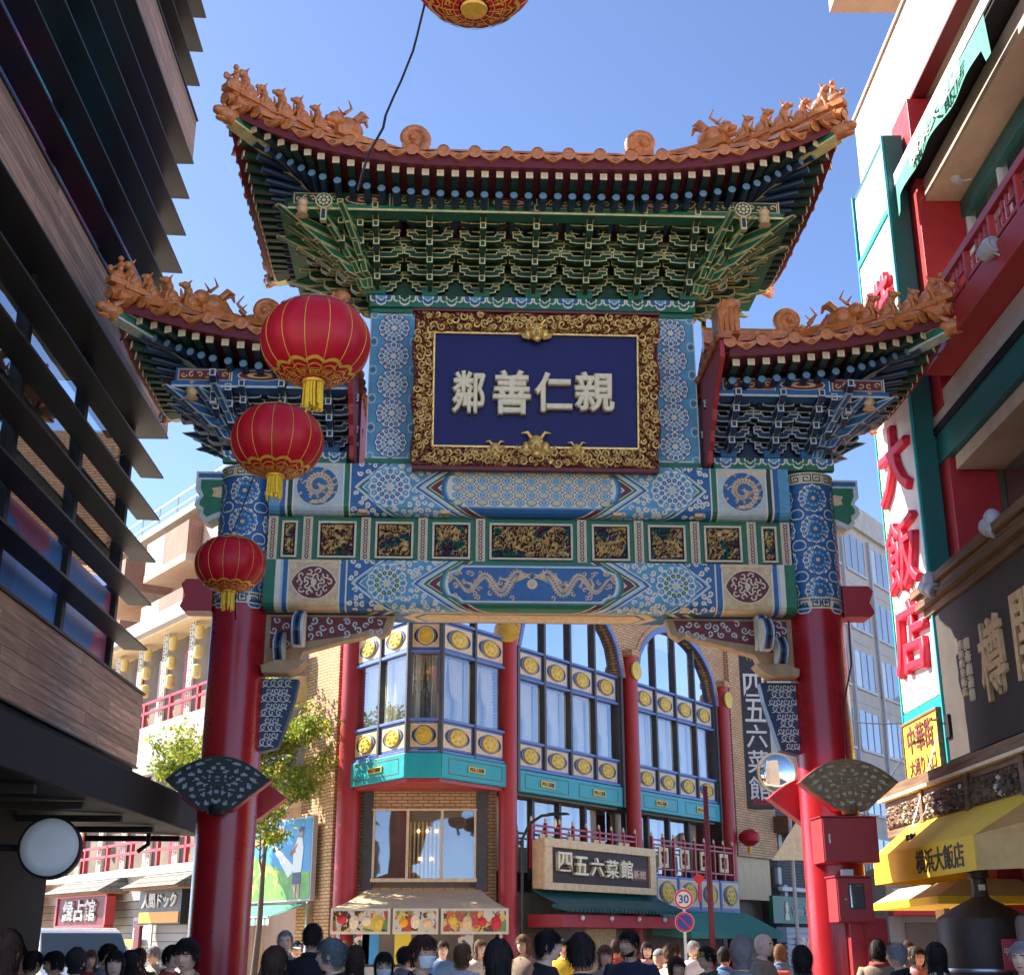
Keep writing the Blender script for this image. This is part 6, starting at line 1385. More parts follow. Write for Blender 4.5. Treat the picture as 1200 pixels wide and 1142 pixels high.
# beige apartment block above the gallery
brick_mat('balcony_tile', (.46, .25, .18), (.40, .21, .15), (.30, .2, .15), .12, .4, .012)
AP = thing('apartment_block', 'beige apartment block with brown balconies rising above the gallery', 'building', tuple(PA), math.atan2(-dL.y, -dL.x))
bx('block_wall', 'pink_wall', -11.4, -6.0, .7, 12, 0, 14.7, AP, .02); bx('block_wall', 'pink_wall', -26, -11.4, 2.0, 12, 0, 14.7, AP, .02)
bx('roof_edge', 'white_wall', -26, -5.9, .5, 12, 14.7, 14.95, AP); bx('wall_joint', 'grey_wall', -11.4, -6.0, .685, .699, 12.0, 12.03, AP, 0)
for z in (10.9, 13.1):
    for x0, x1 in ((-15.0, -11.45), (-20.5, -17.0)):
        bx('balcony_slab', 'pink_wall', x0, x1, .2, 2.0, z-.25, z, AP); bx('balcony_side', 'balcony_tile', x1-.12, x1, .22, 2.0, z, z+1.1, AP, 0); bx('balcony_front', 'balcony_tile', x0+1.6, x1-.12, .22, .32, z, z+1.1, AP); bx('balcony_front', 'white_wall', x0, x0+1.58, .22, .32, z, z+1.1, AP)
        bx('balcony_window', 'glass', x0+.4, x1-.5, 1.94, 1.99, z+.1, z+1.3, AP, 0)
for k in range(12): B().tube([(-25+k*1.6, .7, 14.9), (-25+k*1.6, .7, 15.7)], .03, 6).build('roof_rail_post', 'steel', AP)
for z in (15.3, 15.7): B().tube([(-25, .7, z), (-7.4, .7, z)], .03, 6).build('roof_rail', 'steel', AP)

# ================================================================ right street
GB = thing('grey_office_block', 'pale grey office block with rows of windows behind the right column', 'building', tuple(PB), math.atan2(dR.y, dR.x))
bx('block_wall', 'white_wall', 19.2, 44, .0, 10, 0, 17.0, GB, .02); bx('roof_block', 'grey_wall', 22, 44, 1.5, 10, 17.0, 19.6, GB, .02); bx('roof_edge', 'grey_wall', 19.1, 44, -.2, 10, 17.0, 17.3, GB)
for r_ in range(6):
    z = 3.6+r_*2.32; bx('wall_joint', 'grey_wall', 19.2, 44, -.02, 0, z+1.75, z+1.80, GB, 0)
    for k in range(8):
        x = 19.9+k*2.75
        bx('window_pane', 'glass', x, x+2.1, -.03, -.012, z, z+1.45, GB, 0)
        for q in (0, .68, 1.38, 2.06): bx('window_bar', 'grey_paint', x+q, x+q+.05, -.05, -.031, z, z+1.45, GB, 0)
        bx('window_sill', 'grey_paint', x-.05, x+2.15, -.10, -.002, z-.09, z-.002, GB, 0)
        if (k+r_) % 3: B().grid(lambda i, j, x=x, z=z: (x+.1+.6*i, -.008, z+1.4*j), 4, 1).build('blind', 'curtain', GB)
for x in (22.2, 25.2): B().tube([(x, -.1, 0), (x, -.1, 8), (x+.12, -.1, 10), (x, -.1, 16.8)], .06, 8).build('drain_pipe', 'grey_paint', GB)
# shops below
NB = thing('side_street_shops', 'dark brick shop building with shutter between the brick restaurant and the right column', 'building', tuple(PB), math.atan2(dR.y, dR.x))
brick_mat('grey_brick', (.16, .14, .13), (.13, .115, .105), (.05, .045, .04), .3, .09, .012)
bx('shop_wall', 'grey_brick', 14.35, 19.1, .2, 8, 0, 7.0, NB, 0); bx('upper_wall', 'grey_wall', 14.35, 19.1, 1.0, 8, 7.0, 11, NB, 0); bx('flat_canopy', 'brown_wood', 14.1, 17.5, -.9, .2, 4.7, 5.2, NB)
bx('shutter', 'grey_paint', 15.0, 17.5, .1, .19, 0, 1.95, NB, 0)
for k in range(12): bx('shutter_slat', 'grey_paint', 15.0, 17.5, .06, .099, k*.16+.02, k*.16+.14, NB, .01)
for k, z in enumerate((3.2, 4.2, 2.7)): bx('meter_box', 'grey_paint', 14.5+.2*k, 14.75+.2*k, .0, .19, z, z+.5, NB)
for k in range(3): B().tube([(14.45+k*.12, .1, 0), (14.45+k*.12, .1, 6.5)], .025, 6).build('wall_pipe', 'dark_grey', NB)
gs = thing('green_shop_sign', 'dark green shop sign with white lettering and a portrait above the shutter', 'sign', tuple(PB), math.atan2(dR.y, dR.x))
bx('sign_box', 'sign_green', 13.75, 17.6, -.1, .05, 2.05, 2.85, gs); text('shop', 2.0, .26, 'white', gs, (16.1, -.12, 2.42)); b = B(); b.prism(oval(14.72, 2.52, .12, .17, 0, 14), -.125, -.102, 'y'); b.prism([(14.55, 2.15), (14.9, 2.15), (14.84, 2.36), (14.6, 2.36)], -.122, -.102); b.build('portrait', 'cream', gs)
sl_ = thing('sign_lamp', 'white strip lamp above the green shop sign', 'lamp', tuple(PB), math.atan2(dR.y, dR.x)); bx('lamp_body', 'white', 14.3, 16.3, -.2, -.05, 3.0, 3.12, sl_)
ps_ = thing('shop_poster', 'faded red and cream poster on the roller shutter', 'poster', tuple(PB), math.atan2(dR.y, dR.x)); bx('poster_sheet', 'poster_print', 15.6, 17.0, .045, .058, .55, 1.65, ps_, 0)
bq = thing('blue_notice', 'small navy notice on the white frame left of the shutter', 'notice', tuple(PB), math.atan2(dR.y, dR.x)); bx('notice_board', 'print_navy', 14.0, 14.75, -.05, .03, 1.5, 1.95, bq)
# vertical black restaurant sign
q0 = at(884, 850, 40.2); vb = thing('black_vertical_sign', 'black vertical sign with white characters on the end of the brick building', 'sign', (q0.x, 40.2, 0), R(8))
bx('sign_box', 'black', -.44, .44, -.15, .15, 5.3, 10.6, vb)
for k, ch in enumerate('四五六菜館'): text('v'+ch, .66, .70, 'white', vb, (0, -.165, 9.02-k*.78), name='white_character')
text('ryouri', .42, .62, 'yellow_sign', vb, (0, -.16, 10.1)); text('bekkan', .5, .2, 'letter_red', vb, (0, -.16, 5.5))
for z in (6.0, 8.2, 10.0): bx('sign_bracket', 'black_metal', -.7, -.44, -.05, .05, z, z+.3, vb)
# traffic mirror, warning board
q0 = at(912, 905, 33); tm = thing('traffic_mirror', 'round convex street mirror with pale rim beside the right column', 'mirror', tuple(q0), R(10))
b = B(); b.lathe([(.0, -.03), (.30, -.01), (.46, .05), (.50, .08), (.52, .05), (.52, .12), (0, .16)], 32, m=0, mf=lambda i, j: 0 if i < 2 else 1); b.v = [(x, z, y) for x, y, z in b.v]; b.f = [f[::-1] for f in b.f]; mat('mirror', (.75, .77, .76), .06, 1, var=0); b.build('mirror_disc', ['mirror', 'cream'], tm, smooth=40); B().tube([(.3, .2, 0), (.3, .2, -4.6)], .05, 8).build('mirror_post', 'grey_paint', tm)
q0 = at(925, 990, 33); wb = thing('triangular_board', 'cream triangular flag board leaning beside the right column', 'sign', tuple(q0)); b = B().prism([(-.45, -.35), (.35, -.35), (.35, .75)], -.03, .03); b.build('board', 'cream', wb); B().tube([(.36, 0, .8), (.36, 0, -2.6)], .03, 6).build('board_post', 'steel', wb)
# shops far right under the canopy
FS = thing('white_shop_row', 'white shop with pink awning seen beyond the right column', 'building', (11.6, 34, 0), R(-8))
bx('shop_wall', 'white_wall', -2.2, 6, 0, 4, 0, 3.4, FS, 0); bx('pink_awning', 'sign_red', -2.2, 1.2, -1.0, 0, 2.15, 2.35, FS); bx('dark_sign', 'black', -1.6, -.2, -.4, -.2, 2.85, 3.35, FS); bx('doorway', 'interior', -1.8, .6, -.05, -.001, 0, 2.0, FS, 0); bx('red_door', 'red_paint', .7, 1.2, -.06, -.001, 0, 2.1, FS, 0); bx('dark_post', 'dark_grey', 1.25, 1.75, -1.6, -1.2, 0, 3.6, FS); bx('shutter', 'grey_paint', 2.0, 5, -.06, -.001, 0, 2.3, FS, 0)
for k in range(5): b = B().prism([(-2.1+k*.5, 2.8), (-1.6+k*.5, 2.8), (-1.85+k*.5, 2.55)], -.32, -.3); b.build('pennant', 'black' if k % 2 else 'white', FS)
TW = thing('far_tower', 'plain grey building behind the office block at far right', 'building', (24, 62, 0), R(20)); bx('tower_wall', 'grey_wall', -10, 10, 0, 10, 0, 14, TW, .02); bx('tower_roof', 'concrete', -10.2, 10.2, -.2, 10.2, 14, 14.4, TW)
for r_ in range(4):
    for k in range(6): bx('window_pane', 'glass', -9+k*3, -7.2+k*3, -.02, -.001, 2.5+r_*2.9, 4.2+r_*2.9, TW, 0)

# ================================================================ trees on the left street
mat('bark', (.12, .09, .07), .85, var=.3, scale=12, bump=.5)
def leaf_mat(name, c):
    m = mat(name, c, .55, var=.3, scale=3); nt = m.node_tree; b = nt.nodes['Principled BSDF']; out = nt.nodes['Material Output']
    t = nt.nodes.new('ShaderNodeBsdfTranslucent'); t.inputs[0].default_value = (c[0]*1.6, c[1]*1.6, c[2]*.9, 1); mx = nt.nodes.new('ShaderNodeMixShader'); mx.inputs[0].default_value = .4
    nt.links.new(b.outputs[0], mx.inputs[1]); nt.links.new(t.outputs[0], mx.inputs[2]); nt.links.new(mx.outputs[0], out.inputs[0])
leaf_mat('leaf', (.13, .20, .03)); leaf_mat('leaf_yellow', (.30, .30, .05))
def tree(label, loc, h, spread, seed, nl=2600, low=.45, name='street_tree'):
    rn = random.Random(seed); t = thing(name, label, 'tree', loc); b = B(); tips = []
    def branch(p, d, L, r, lev):
        pts = [p]; rs = [r]; q = p.copy(); dd = d.copy()
        for k in range(5):
            jt = .05 if lev == 0 else .22; dd = (dd+Vector((rn.uniform(-jt, jt), rn.uniform(-jt, jt), rn.uniform(-.05, .2)))).normalized(); q = q+dd*L/5; pts.append(q.copy()); rs.append(r*(1-.13*(k+1)))
        b.tube(pts, rs, 7)
        if lev >= 3: tips.extend(pts[2:]); return
        for k in range(4 if lev else 6):
            i = rn.randint(3 if lev == 0 else 2, 5); a = rn.uniform(0, 6.28); nd = (dd*.6+Vector((math.cos(a), math.sin(a), rn.uniform(-.1, .5)))*.9).normalized(); branch(pts[i], nd, L*rn.uniform(.5, .7)*(spread if lev == 0 else 1), rs[i]*.6, lev+1)
        if lev >= 2: tips.extend(pts[3:])
    branch(Vector((0, 0, 0)), Vector((0, 0, 1)), h*low*1.5, .10*h/6, 0); b.build('trunk', 'bark', t, smooth=True)
    lb = B()
    for k in range(nl):
        c = rn.choice(tips)+Vector((rn.gauss(0, .13), rn.gauss(0, .13), rn.gauss(0, .07))); s_ = rn.uniform(.045, .085); n_ = Vector((rn.gauss(0, 1), rn.gauss(0, 1), rn.gauss(.8, 1))).normalized(); u = n_.orthogonal().normalized(); a = rn.uniform(0, 6.28); u = (Matrix.Rotation(a, 3, n_) @ u); w = n_.cross(u)
        lb.add([c-u*s_, c-w*s_*.45, c+u*s_, c+w*s_*.45+n_*.02], [(0, 1, 2, 3)], 0 if rn.random() < .55 else 1)
    lb.build('crown', ['leaf', 'leaf_yellow'], t)
    return t
q = at(232, 1090, 30.0); tree('leafy green street tree left of the left column before the gallery', (q.x, 30.0, 0), 5.9, .85, 3, 13000, .52)
q = at(300, 1090, 29.0); tree('slim yellow green tree right of the left column beside the brick pier', (q.x, 29.0, 0), 5.2, .36, 5, 5500, .62)
# ================================================================ lanterns, cables, fan lamps, boxes, road signs, van
def lantern(label, px, py, wpx, depth, tassel=True):
    c = dist_at(px, py, depth); Rr = wpx/2*depth/FPX; Hh = Rr*.79
    t = thing('red_lantern', label, 'lantern', tuple(c), R(px), 'large red lanterns strung at left'); n = 14; seg = 6; b = B(); prof = []
    K = 26; vs = []
    for i in range(K+1):
        a = PI*(.06+.88*i/K); z = -math.cos(a)*Hh; r = math.sin(a)**.86*Rr
        for j in range(n*seg):
            th = 2*PI*j/(n*seg); ph = (j % seg)/seg; puff = 1-.022*(1-math.sin(PI*ph))-.008*math.sin(i*9+j*1.3)*0; vs.append((r*puff*math.cos(th), r*puff*math.sin(th), z))
    m_ = n*seg; b.add(vs, [(i*m_+j, i*m_+(j+1) % m_, (i+1)*m_+(j+1) % m_, (i+1)*m_+j) for i in range(K) for j in range(m_)]); body = b.build('lantern_body', 'lantern_red', t, smooth=True)
    rb_ = B()
    for k in range(n):
        th = 2*PI*k/n; rb_.tube([(math.sin(PI*(.06+.88*i/20))**.86*Rr*.985*math.cos(th), math.sin(PI*(.06+.88*i/20))**.86*Rr*.985*math.sin(th), -math.cos(PI*(.06+.88*i/20))*Hh) for i in range(21)], Rr*.0075, 5)
    rb_.build('rib_wire', 'lantern_gold', t, smooth=True)['kind'] = 'stuff'
    # printed gold cloud collar: petals and fret round the foot and the head
    for sgn, nm in ((-1, 'gold_collar'), (1, 'gold_collar')):
        def surf(rr, th, h=0):
            a = math.asin(min(1, rr/Rr)**(1/.86)); z = sgn*math.cos(a)*Hh; return ((rr+h)*math.cos(th), (rr+h)*math.sin(th), z+sgn*h)
        P = []
        for k in range(12):
            th0 = 2*PI*k/12
            for (r0, r1, wd) in ((.60, .66, .26), (.50, .53, .24)):
                for i in range(8):
                    a0, a1 = th0-wd+2*wd*i/8, th0-wd+2*wd*(i+1)/8; bump = lambda x: .07*math.cos((x-th0)/wd*PI/2)
                    P.append([(r0+bump(a0), a0), (r1+bump(a0), a0), (r1+bump(a1), a1), (r0+bump(a1), a1)])
            for i, (da, r0, r1, d2) in enumerate(((-.2, .42, .45, .4), (-.2, .34, .45, .06), (.06, .34, .45, .06), (-.08, .36, .39, .2))): P.append([(r0, th0+da), (r1, th0+da), (r1, th0+da+d2), (r0, th0+da+d2)])
        b2 = B()
        for q in P: b2.poly([surf(r*Rr, th, Rr*.012) for r, th in q])
        for i in range(36):
            a0, a1 = 2*PI*i/36, 2*PI*(i+1)/36
            for r0, r1 in ((.47, .485), (.30, .315)): b2.poly([surf(r0*Rr, a0, Rr*.011), surf(r1*Rr, a0, Rr*.011), surf(r1*Rr, a1, Rr*.011), surf(r0*Rr, a1, Rr*.011)])
        b2.build(nm, 'lantern_gold', t)['kind'] = 'stuff'
        B().lathe([(Rr*.20, sgn*Hh*.94), (Rr*.215, sgn*Hh*.99), (Rr*.20, sgn*Hh*1.04), (0, sgn*Hh*1.04)], 18).build('end_ring', 'lantern_gold', t, smooth=40)
    tb = B(); rn = random.Random(int(px))
    for k in range(46):
        a = rn.uniform(0, 6.28); r = Rr*rn.uniform(.10, .165); L = Hh*rn.uniform(.5, .68); tb.tube([(r*math.cos(a), r*math.sin(a), -Hh*1.02), (r*1.08*math.cos(a), r*1.08*math.sin(a), -Hh*1.02-L*.5), (r*1.12*math.cos(a+.1), r*1.12*math.sin(a+.1), -Hh*1.02-L)], Rr*.018, 5)
    if tassel: tb.build('tassel', 'tassel', t)['kind'] = 'stuff'
    B().tube([(0, 0, Hh*1.04), (0, 0, Hh*1.22)], Rr*.03, 8).build('hanging_loop', 'lantern_gold', t)
    return t, c, Rr, Hh
la = lantern('largest red silk lantern hanging before the left side roof of the gate', 370, 401, 129, 9.6)
lb_ = lantern('middle red lantern below the largest one, left of the gate', 325, 517, 109, 11.3)
lc = lantern('smallest and lowest of the big red lanterns in front of the left column', 270, 661, 83, 14.6)
ld = lantern('red lantern cut off by the top edge of the picture', 556, -38, 150, 8.2, False)
# cables carrying the lanterns
tops = [t[1]+Vector((0, 0, t[3]*1.22)) for t in (ld, la, lb_, lc)]
def sag(p, q, s_, n=14): return [p.lerp(q, i/n)-Vector((0, 0, s_*4*(i/n)*(1-i/n))) for i in range(n+1)]
cabp = [Vector((1.2, 3.0, 9.2))]
segs = [(dist_at(425, 352, 15.8), tops[1]), (tops[1], tops[2]), (tops[2], tops[3])]
path = []
for p, q in segs: path += sag(p, q, .05, 8)
path += [Vector((-3.6, 16.6, 5.5))]
cb_ = tag(B().tube(path, .008, 6).build('lantern_cable', 'black'), 'thin dark cable from which the red lanterns hang', 'cable')
pts = [Vector((.6, 2.5, 8.2)), tops[0], dist_at(500, -10, 8.25)]
for px, py in ((497, 8), (488, 45), (484, 60), (470, 95), (462, 112), (452, 135), (449, 150), (432, 180), (424, 205), (420, 222)): pts.append(dist_at(px, py, 8.3+(py-8)/214*6.9))
tag(B().tube(pts, [.0075]*3+[.008+.001*k for k in range(len(pts)-3)], 6).build('loose_cable', 'black'), 'twisted dark cable hanging from the top lantern across the upper roof', 'cable')
# small lantern on brick building
q0 = at(878, 981, 39.0); sl2 = thing('red_lantern', 'tiny red lantern hanging on the end of the brick building', 'lantern', tuple(q0))
B().lathe([(0, .24), (.12, .23), (.29, .10), (.31, 0), (.29, -.10), (.12, -.23), (0, -.24)], 18).build('lantern_body', 'lantern_red', sl2, smooth=40); B().lathe([(.06, -.24), (.07, -.42), (0, -.43)], 8).build('tassel', 'tassel', sl2)
# fan-shaped pierced lamps on the columns
def fan_lamp(label, px, py, wpx, yl, metal, face):
    x, z = g(px, py, yl); w = wpx/2/92.0*(17+yl)/17; w0 = gate.matrix_basis if False else None
    wp = Matrix.Translation((GX, GD, 0)) @ Matrix.Rotation(PSI, 4, 'Z') @ Vector((x, yl, z))
    t = thing('fan_lamp', label, 'lamp', tuple(wp), PSI, 'pierced fan lamps on the columns'); H1, H2 = w*.46, w*.62
    n = 16; top = [(-w+2*w*i/n, H1*(1-((i/n)*2-1)**2)) for i in range(n+1)]; bot = [(w, 0), (w*.72, -H2*.36), (w*.30, -H2*.90), (-w*.30, -H2*.90), (-w*.72, -H2*.36)]
    out = top+bot
    B().prism(out[::-1], .02, .22).build('lamp_case', 'red_paint', t, bev=.01)
    B().prism([(u*.95, v*.95) for u, v in out][::-1], .0, .018).build('lamp_glass', face, t)
    # pierced metal sheet: rim plus petals
    b = B(); inn = [(u*.93, v*.91) for u, v in out]
    for i in range(len(out)):
        j = (i+1) % len(out); b.hexa([(*(out[i][0], -.03), out[i][1]), (*(out[j][0], -.03), out[j][1]), (*(inn[j][0], -.03), inn[j][1]), (*(inn[i][0], -.03), inn[i][1]), (out[i][0], -.005, out[i][1]), (out[j][0], -.005, out[j][1]), (inn[j][0], -.005, inn[j][1]), (inn[i][0], -.005, inn[i][1])])
    b.build('lamp_rim', metal, t)
    # the sheet is tiled by bars leaving slots
    b = B(); rn = random.Random(5); N = 46; M_ = 30
    def topz(u): return H1*.93*(1-(u/w)**2)
    def botz(u):
        a = abs(u)/w
        return -H2*.85 if a < .3 else (-H2*.9+(a-.3)/.42*H2*.54 if a < .72 else -H2*.36*(1-(a-.72)/.28))
    def hole(u, v):
        uu = abs(u)/w; vv = v/w; rr = math.hypot(uu, (vv+.05)*1.5); an = math.atan2((vv+.05)*1.5, uu)
        k = math.sin(rr*24+1.2*math.sin(an*5))*math.sin(an*11+rr*5); return k > .32
    for i in range(N):
        u0, u1 = -w+2*w*i/N, -w+2*w*(i+1)/N; uc = (u0+u1)/2; za, zb_ = botz(uc), topz(uc); run = None
        for j in range(M_+1):
            v = za+(zb_-za)*(j+.5)/M_; solid = j < M_ and not hole(uc, v)
            if solid and run is None: run = j
            if not solid and run is not None:
                b.box(u0, u1, -.02, -.008, za+(zb_-za)*run/M_, za+(zb_-za)*j/M_); run = None
    b.build('pierced_sheet', metal, t)
    B().lathe([(0, .05), (.10, .05), (.12, 0), (.10, -.06), (0, -.08)], 14).build('fan_pivot', metal, t, (0, .05, -H2*.86))
    return t
mat('dark_bronze', (.02, .028, .028), .45, .5, var=.4, scale=10); mat('brown_bronze', (.24, .155, .07), .4, .3, var=.4, scale=10); mat('frost', (.42, .46, .46), .6, var=.1); mat('frost_warm', (.62, .54, .38), .6, var=.1)
fan_lamp('dark pierced metal fan lamp on the left gate column', 255, 914, 122, -.62, 'dark_bronze', 'frost'); fan_lamp('brown pierced metal fan lamp on the right gate column', 995, 916, 118, -.62, 'brown_bronze', 'frost_warm')
for sx, lab in ((-1, 'red wing of the back fan lamp on the left column'), (1, 'red wing of the back fan lamp on the right column')):
    x, z = g(316 if sx < 0 else 918, 935, .45); wp = Matrix.Translation((GX, GD, 0)) @ Matrix.Rotation(PSI, 4, 'Z') @ Vector((sx*3.84, .62, z))
    t = thing('fan_lamp', lab, 'lamp', tuple(wp), PSI+PI, 'red fan lamps behind the columns'); n = 12; w = .68; out = [(-w+2*w*i/n, .30*(1-((i/n)*2-1)**2)) for i in range(n+1)]+[(w*.3, -.36), (-w*.3, -.36)]
    B().prism(out[::-1], -.02, .22).build('lamp_case', 'red_paint', t, bev=.01)
# red electrical boxes on the right column
def col_box(label, x0px, y0px, x1px, y1px, yl, dp):
    (xa, za), (xb, zb_) = g(x0px, y1px, yl), g(x1px, y0px, yl); wp = Matrix.Translation((GX, GD, 0)) @ Matrix.Rotation(PSI, 4, 'Z') @ Vector(((xa+xb)/2, yl, za))
    t = thing('electrical_box', label, 'box', tuple(wp), PSI); w = (xb-xa)/2; h = zb_-za
    B().box(-w, w, 0, dp, 0, h).build('box_case', 'red_paint', t, bev=.008); B().box(-w+.015, w-.015, -.018, -.002, .015, h-.015).build('box_door', 'red_paint', t, bev=.005); return t, w, h
t, w, h = col_box('large plain red electrical box on the right column below the fan', 966, 957, 1027, 1010, -.72, .5); B().box(-w+.07, -w+.09, -.03, -.018, h*.42, h*.62).build('box_handle', 'steel', t); B().box(-w-.02, w+.02, -.03, .5, h, h+.012).build('box_lid', 'red_paint', t)
t, w, h = col_box('red meter box with a dark glass window lower on the right column', 983, 1027, 1021, 1080, -.74, .42); B().box(-.06, .10, -.024, -.019, h*.32, h*.82).build('meter_window', 'glass', t); B().box(-.075, .115, -.0215, -.0185, h*.29, h*.85).build('window_surround', 'black', t); B().ball((-.12, -.02, h*.5), .02, 8, 6).build('lock', 'steel', t); B().box(-w-.02, w+.02, -.05, .42, h, h+.015).build('box_lid', 'red_paint', t)
B().box(-w*.5, w*.1, .05, .15, h+.016, h+.09).build('white_unit', 'white', t)
x, z = g(1000, 1085, -.45); wp = Matrix.Translation((GX, GD, 0)) @ Matrix.Rotation(PSI, 4, 'Z') @ Vector((4.05, -.52, 0))
t = thing('cable_cabinet', 'tall narrow red cable housing at the foot of the right column', 'box', tuple(wp), PSI); B().box(-.22, .24, 0, .42, 0, 1.86).build('housing', 'red_paint', t, bev=.01); B().tube([(-.05, -.02, 1.78), (-.02, -.03, 1.5), (-.06, -.03, 1.2), (-.05, -.03, .2)], .014, 6).build('red_cable', 'red_paint', t)
# road signs
q0 = at(801, 1053, 27.0); rs_ = thing('road_sign', 'round thirty speed limit sign above a no parking sign on a white post', 'sign', (q0.x, 27.0, 0), R(-4))
def disc(z, r, cols, y):
    b = B(); prev = r
    for i, (f_, m) in enumerate(cols): b.prism(oval(0, 0, r*f_, r*f_, 0, 28), y-.002*i, y+.012-.002*i, 'y', m)
    return b
mat('sign_blue', (.02, .06, .32), .4, var=.05)
disc(0, .19, ((1, 0), (.96, 1), (.76, 0)), 0).build('speed_disc', ['white', 'sign_red'], rs_, (0, -.05, q0.z)); text('thirty', .20, .16, 'sign_blue', rs_, (0, -.058, q0.z))
b = disc(0, .19, ((1, 0), (.96, 1), (.76, 2)), 0); b.hexa([(-.12, -.010, .10), (-.10, -.010, .12), (-.10, -.006, .12), (-.12, -.006, .10), (.10, -.010, -.12), (.12, -.010, -.10), (.12, -.006, -.10), (.10, -.006, -.12)], 1); b.build('no_parking_disc', ['white', 'sign_red', 'sign_blue'], rs_, (0, -.05, q0.z-.43))
B().tube([(.0, 0, 0), (0, 0, q0.z+.22)], .03, 10).build('sign_post', 'white', rs_, smooth=True)
q0 = at(830, 1000, 27.5); lp = thing('lamp_post', 'slim dark red street lamp post with curved arm in front of the brick building', 'lamp post', (q0.x+.0, 27.5, 0)); B().tube([(0, 0, 0), (0, 0, 4.6)], [.07, .05], 10).build('post', 'dark_red', lp, smooth=True)
q1 = at(652, 953, 27.5); lp2 = thing('street_lamp', 'curved black street lamp arm in front of the first floor windows', 'lamp', (at(612, 1000, 27.5).x, 27.5, 0)); z = q1.z
B().tube([(0, 0, 0), (0, 0, z-.5), (.15, 0, z-.2), (.4, 0, z-.04), (.72, 0, z)], .03, 8).build('lamp_arm', 'black', lp2, smooth=True); B().lathe([(0, .03), (.1, .02), (.12, -.02), (0, -.04)], 12, sx=2).build('lamp_head', 'black', lp2, (.75, 0, z)); B().lathe([(0, .1), (.03, .05), (.035, -.05), (0, -.1)], 8).build('hanging_bulb', 'cream', lp2, (.68, 0, z-.18))
rt = thing('red_tassel', 'red knotted tassel ornament hanging beside the speed sign', 'ornament', tuple(at(819, 1030, 27.3))); rt.scale = (.6, .6, .6); B().prism([(0, .2), (.14, .1), (.2, .14), (.17, 0), (.08, -.1), (.0, -.14), (-.08, -.1), (-.17, 0), (-.2, .14), (-.14, .1)][::-1], -.03, .03).build('knot', 'sign_red', rt); B().tube([(0, 0, -.1), (0, 0, -.7)], [.045, .06], 8).build('tassel', 'sign_red', rt)
# food kiosk canopy on the corner
FK = thing('food_stall_canopy', 'tan canopy with three food photo panels over the corner stall', 'stall', (0, 0, 0))
y0, y1 = 29.6, 27.6; zc_ = 2.28; xa0, xa1 = at(430, 1042, y0).x, at(563, 1042, y0).x; xb0, xb1 = at(388, 1066, y1).x, at(596, 1066, y1).x; zt_ = at(500, 1042, y0).z; zv_ = at(500, 1064, y1).z; zw_ = at(500, 1094, y1).z
b = B(); b.grid(lambda i, j: ((xa0+(xb0-xa0)*j)+((xa1-xa0)+((xb1-xb0)-(xa1-xa0))*j)*i, y0+(y1-y0)*j, zt_+(zv_-zt_)*j-.04*math.sin(PI*j)), 20, 8); b.build('canopy_slope', 'cream_awning', FK, smooth=True)
cuts = [(xb0, xb0+(xb1-xb0)*.335, 'menu_print'), (xb0+(xb1-xb0)*.35, xb0+(xb1-xb0)*.605, 'menu_print'), (xb0+(xb1-xb0)*.62, xb1, 'menu_print')]
for (c0, c1, m) in cuts:
    B().box(c0, c1, y1-.02, y1+.06, zw_, zv_).build('photo_frame', 'lattice', FK); B().box(c0+.05, c1-.05, y1-.035, y1-.021, zw_+.05, zv_-.05).build('photo_panel', m, FK)
    nn = max(3, int((c1-c0)/.28)); rn = random.Random(int(c0*100))
    for k in range(nn):
        xc = c0+.1+(c1-c0-.2)*(k+.5)/nn; cl = rn.choice(('print_orange', 'cream', 'sign_red', 'beige_gold', 'gold_paint')); b = B(); b.ball((0, 0, 0), (.10, .02, .14 if k % 2 else .09), 10, 6); b.ball((.03, -.012, .03), (.05, .015, .05), 8, 5); b.build('dish_print', cl, FK, (xc, y1-.035, (zw_+zv_)/2+rn.uniform(-.04, .04)), smooth=True)
for x in (xb0+.15, xb1-.15): B().tube([(x, y1+.1, 0), (x, y1+.1, zw_)], .035, 8).build('stall_post', 'grey_paint', FK)
B().box(xa0, xa1, 28.9, 29.5, 0, 1.05).build('stall_counter', 'grey_paint', FK); B().box(xb0+.3, xb1-.3, 29.55, 29.62, 0, 2.2).build('stall_back', 'interior', FK)
for k, (px, m) in enumerate(((423, 'poster_print'), (434, 'print_sky'), (472, 'yellow_sign'), (545, 'poster_print'))):
    q = at(px, 1108, 28.4); pt = thing('menu_poster', ['food menu poster at the left of the corner stall', 'blue menu poster hanging in the corner stall', 'yellow menu poster hanging in the corner stall', 'pale menu board at the right of the corner stall'][k], 'poster', (q.x, 28.4, q.z)); B().box(-.17, .17, -.01, .01, -.35, .33).build('sheet', m, pt)
# wires on the right
wr = [dist_at(1000, 845, 24), dist_at(1100, 842, 17.5)]
tag(B().tube(sag(wr[0], wr[1], .05), .012, 5).build('support_wire', 'black'), 'thin wire running left from the tall white sign', 'wire')
tag(B().tube(sag(dist_at(1075, 860, 18.2), dist_at(1010, 960, 26), .02), .014, 5).build('stay_wire', 'steel'), 'steel stay wire slanting down left from the tall sign foot', 'wire')
tag(B().tube([g_ for g_ in (Matrix.Translation((GX, GD, 0)) @ Vector((4.22, -.1, 5.6)), Matrix.Translation((GX, GD, 0)) @ Vector((4.18, -.22, 5.0)), Matrix.Translation((GX, GD, 0)) @ Vector((3.98, -.38, 4.4)), Matrix.Translation((GX, GD, 0)) @ Vector((3.96, -.4, 3.3)))], .012, 6).build('column_cable', 'dark_red'), 'thin dark red cable running down the right column', 'cable')
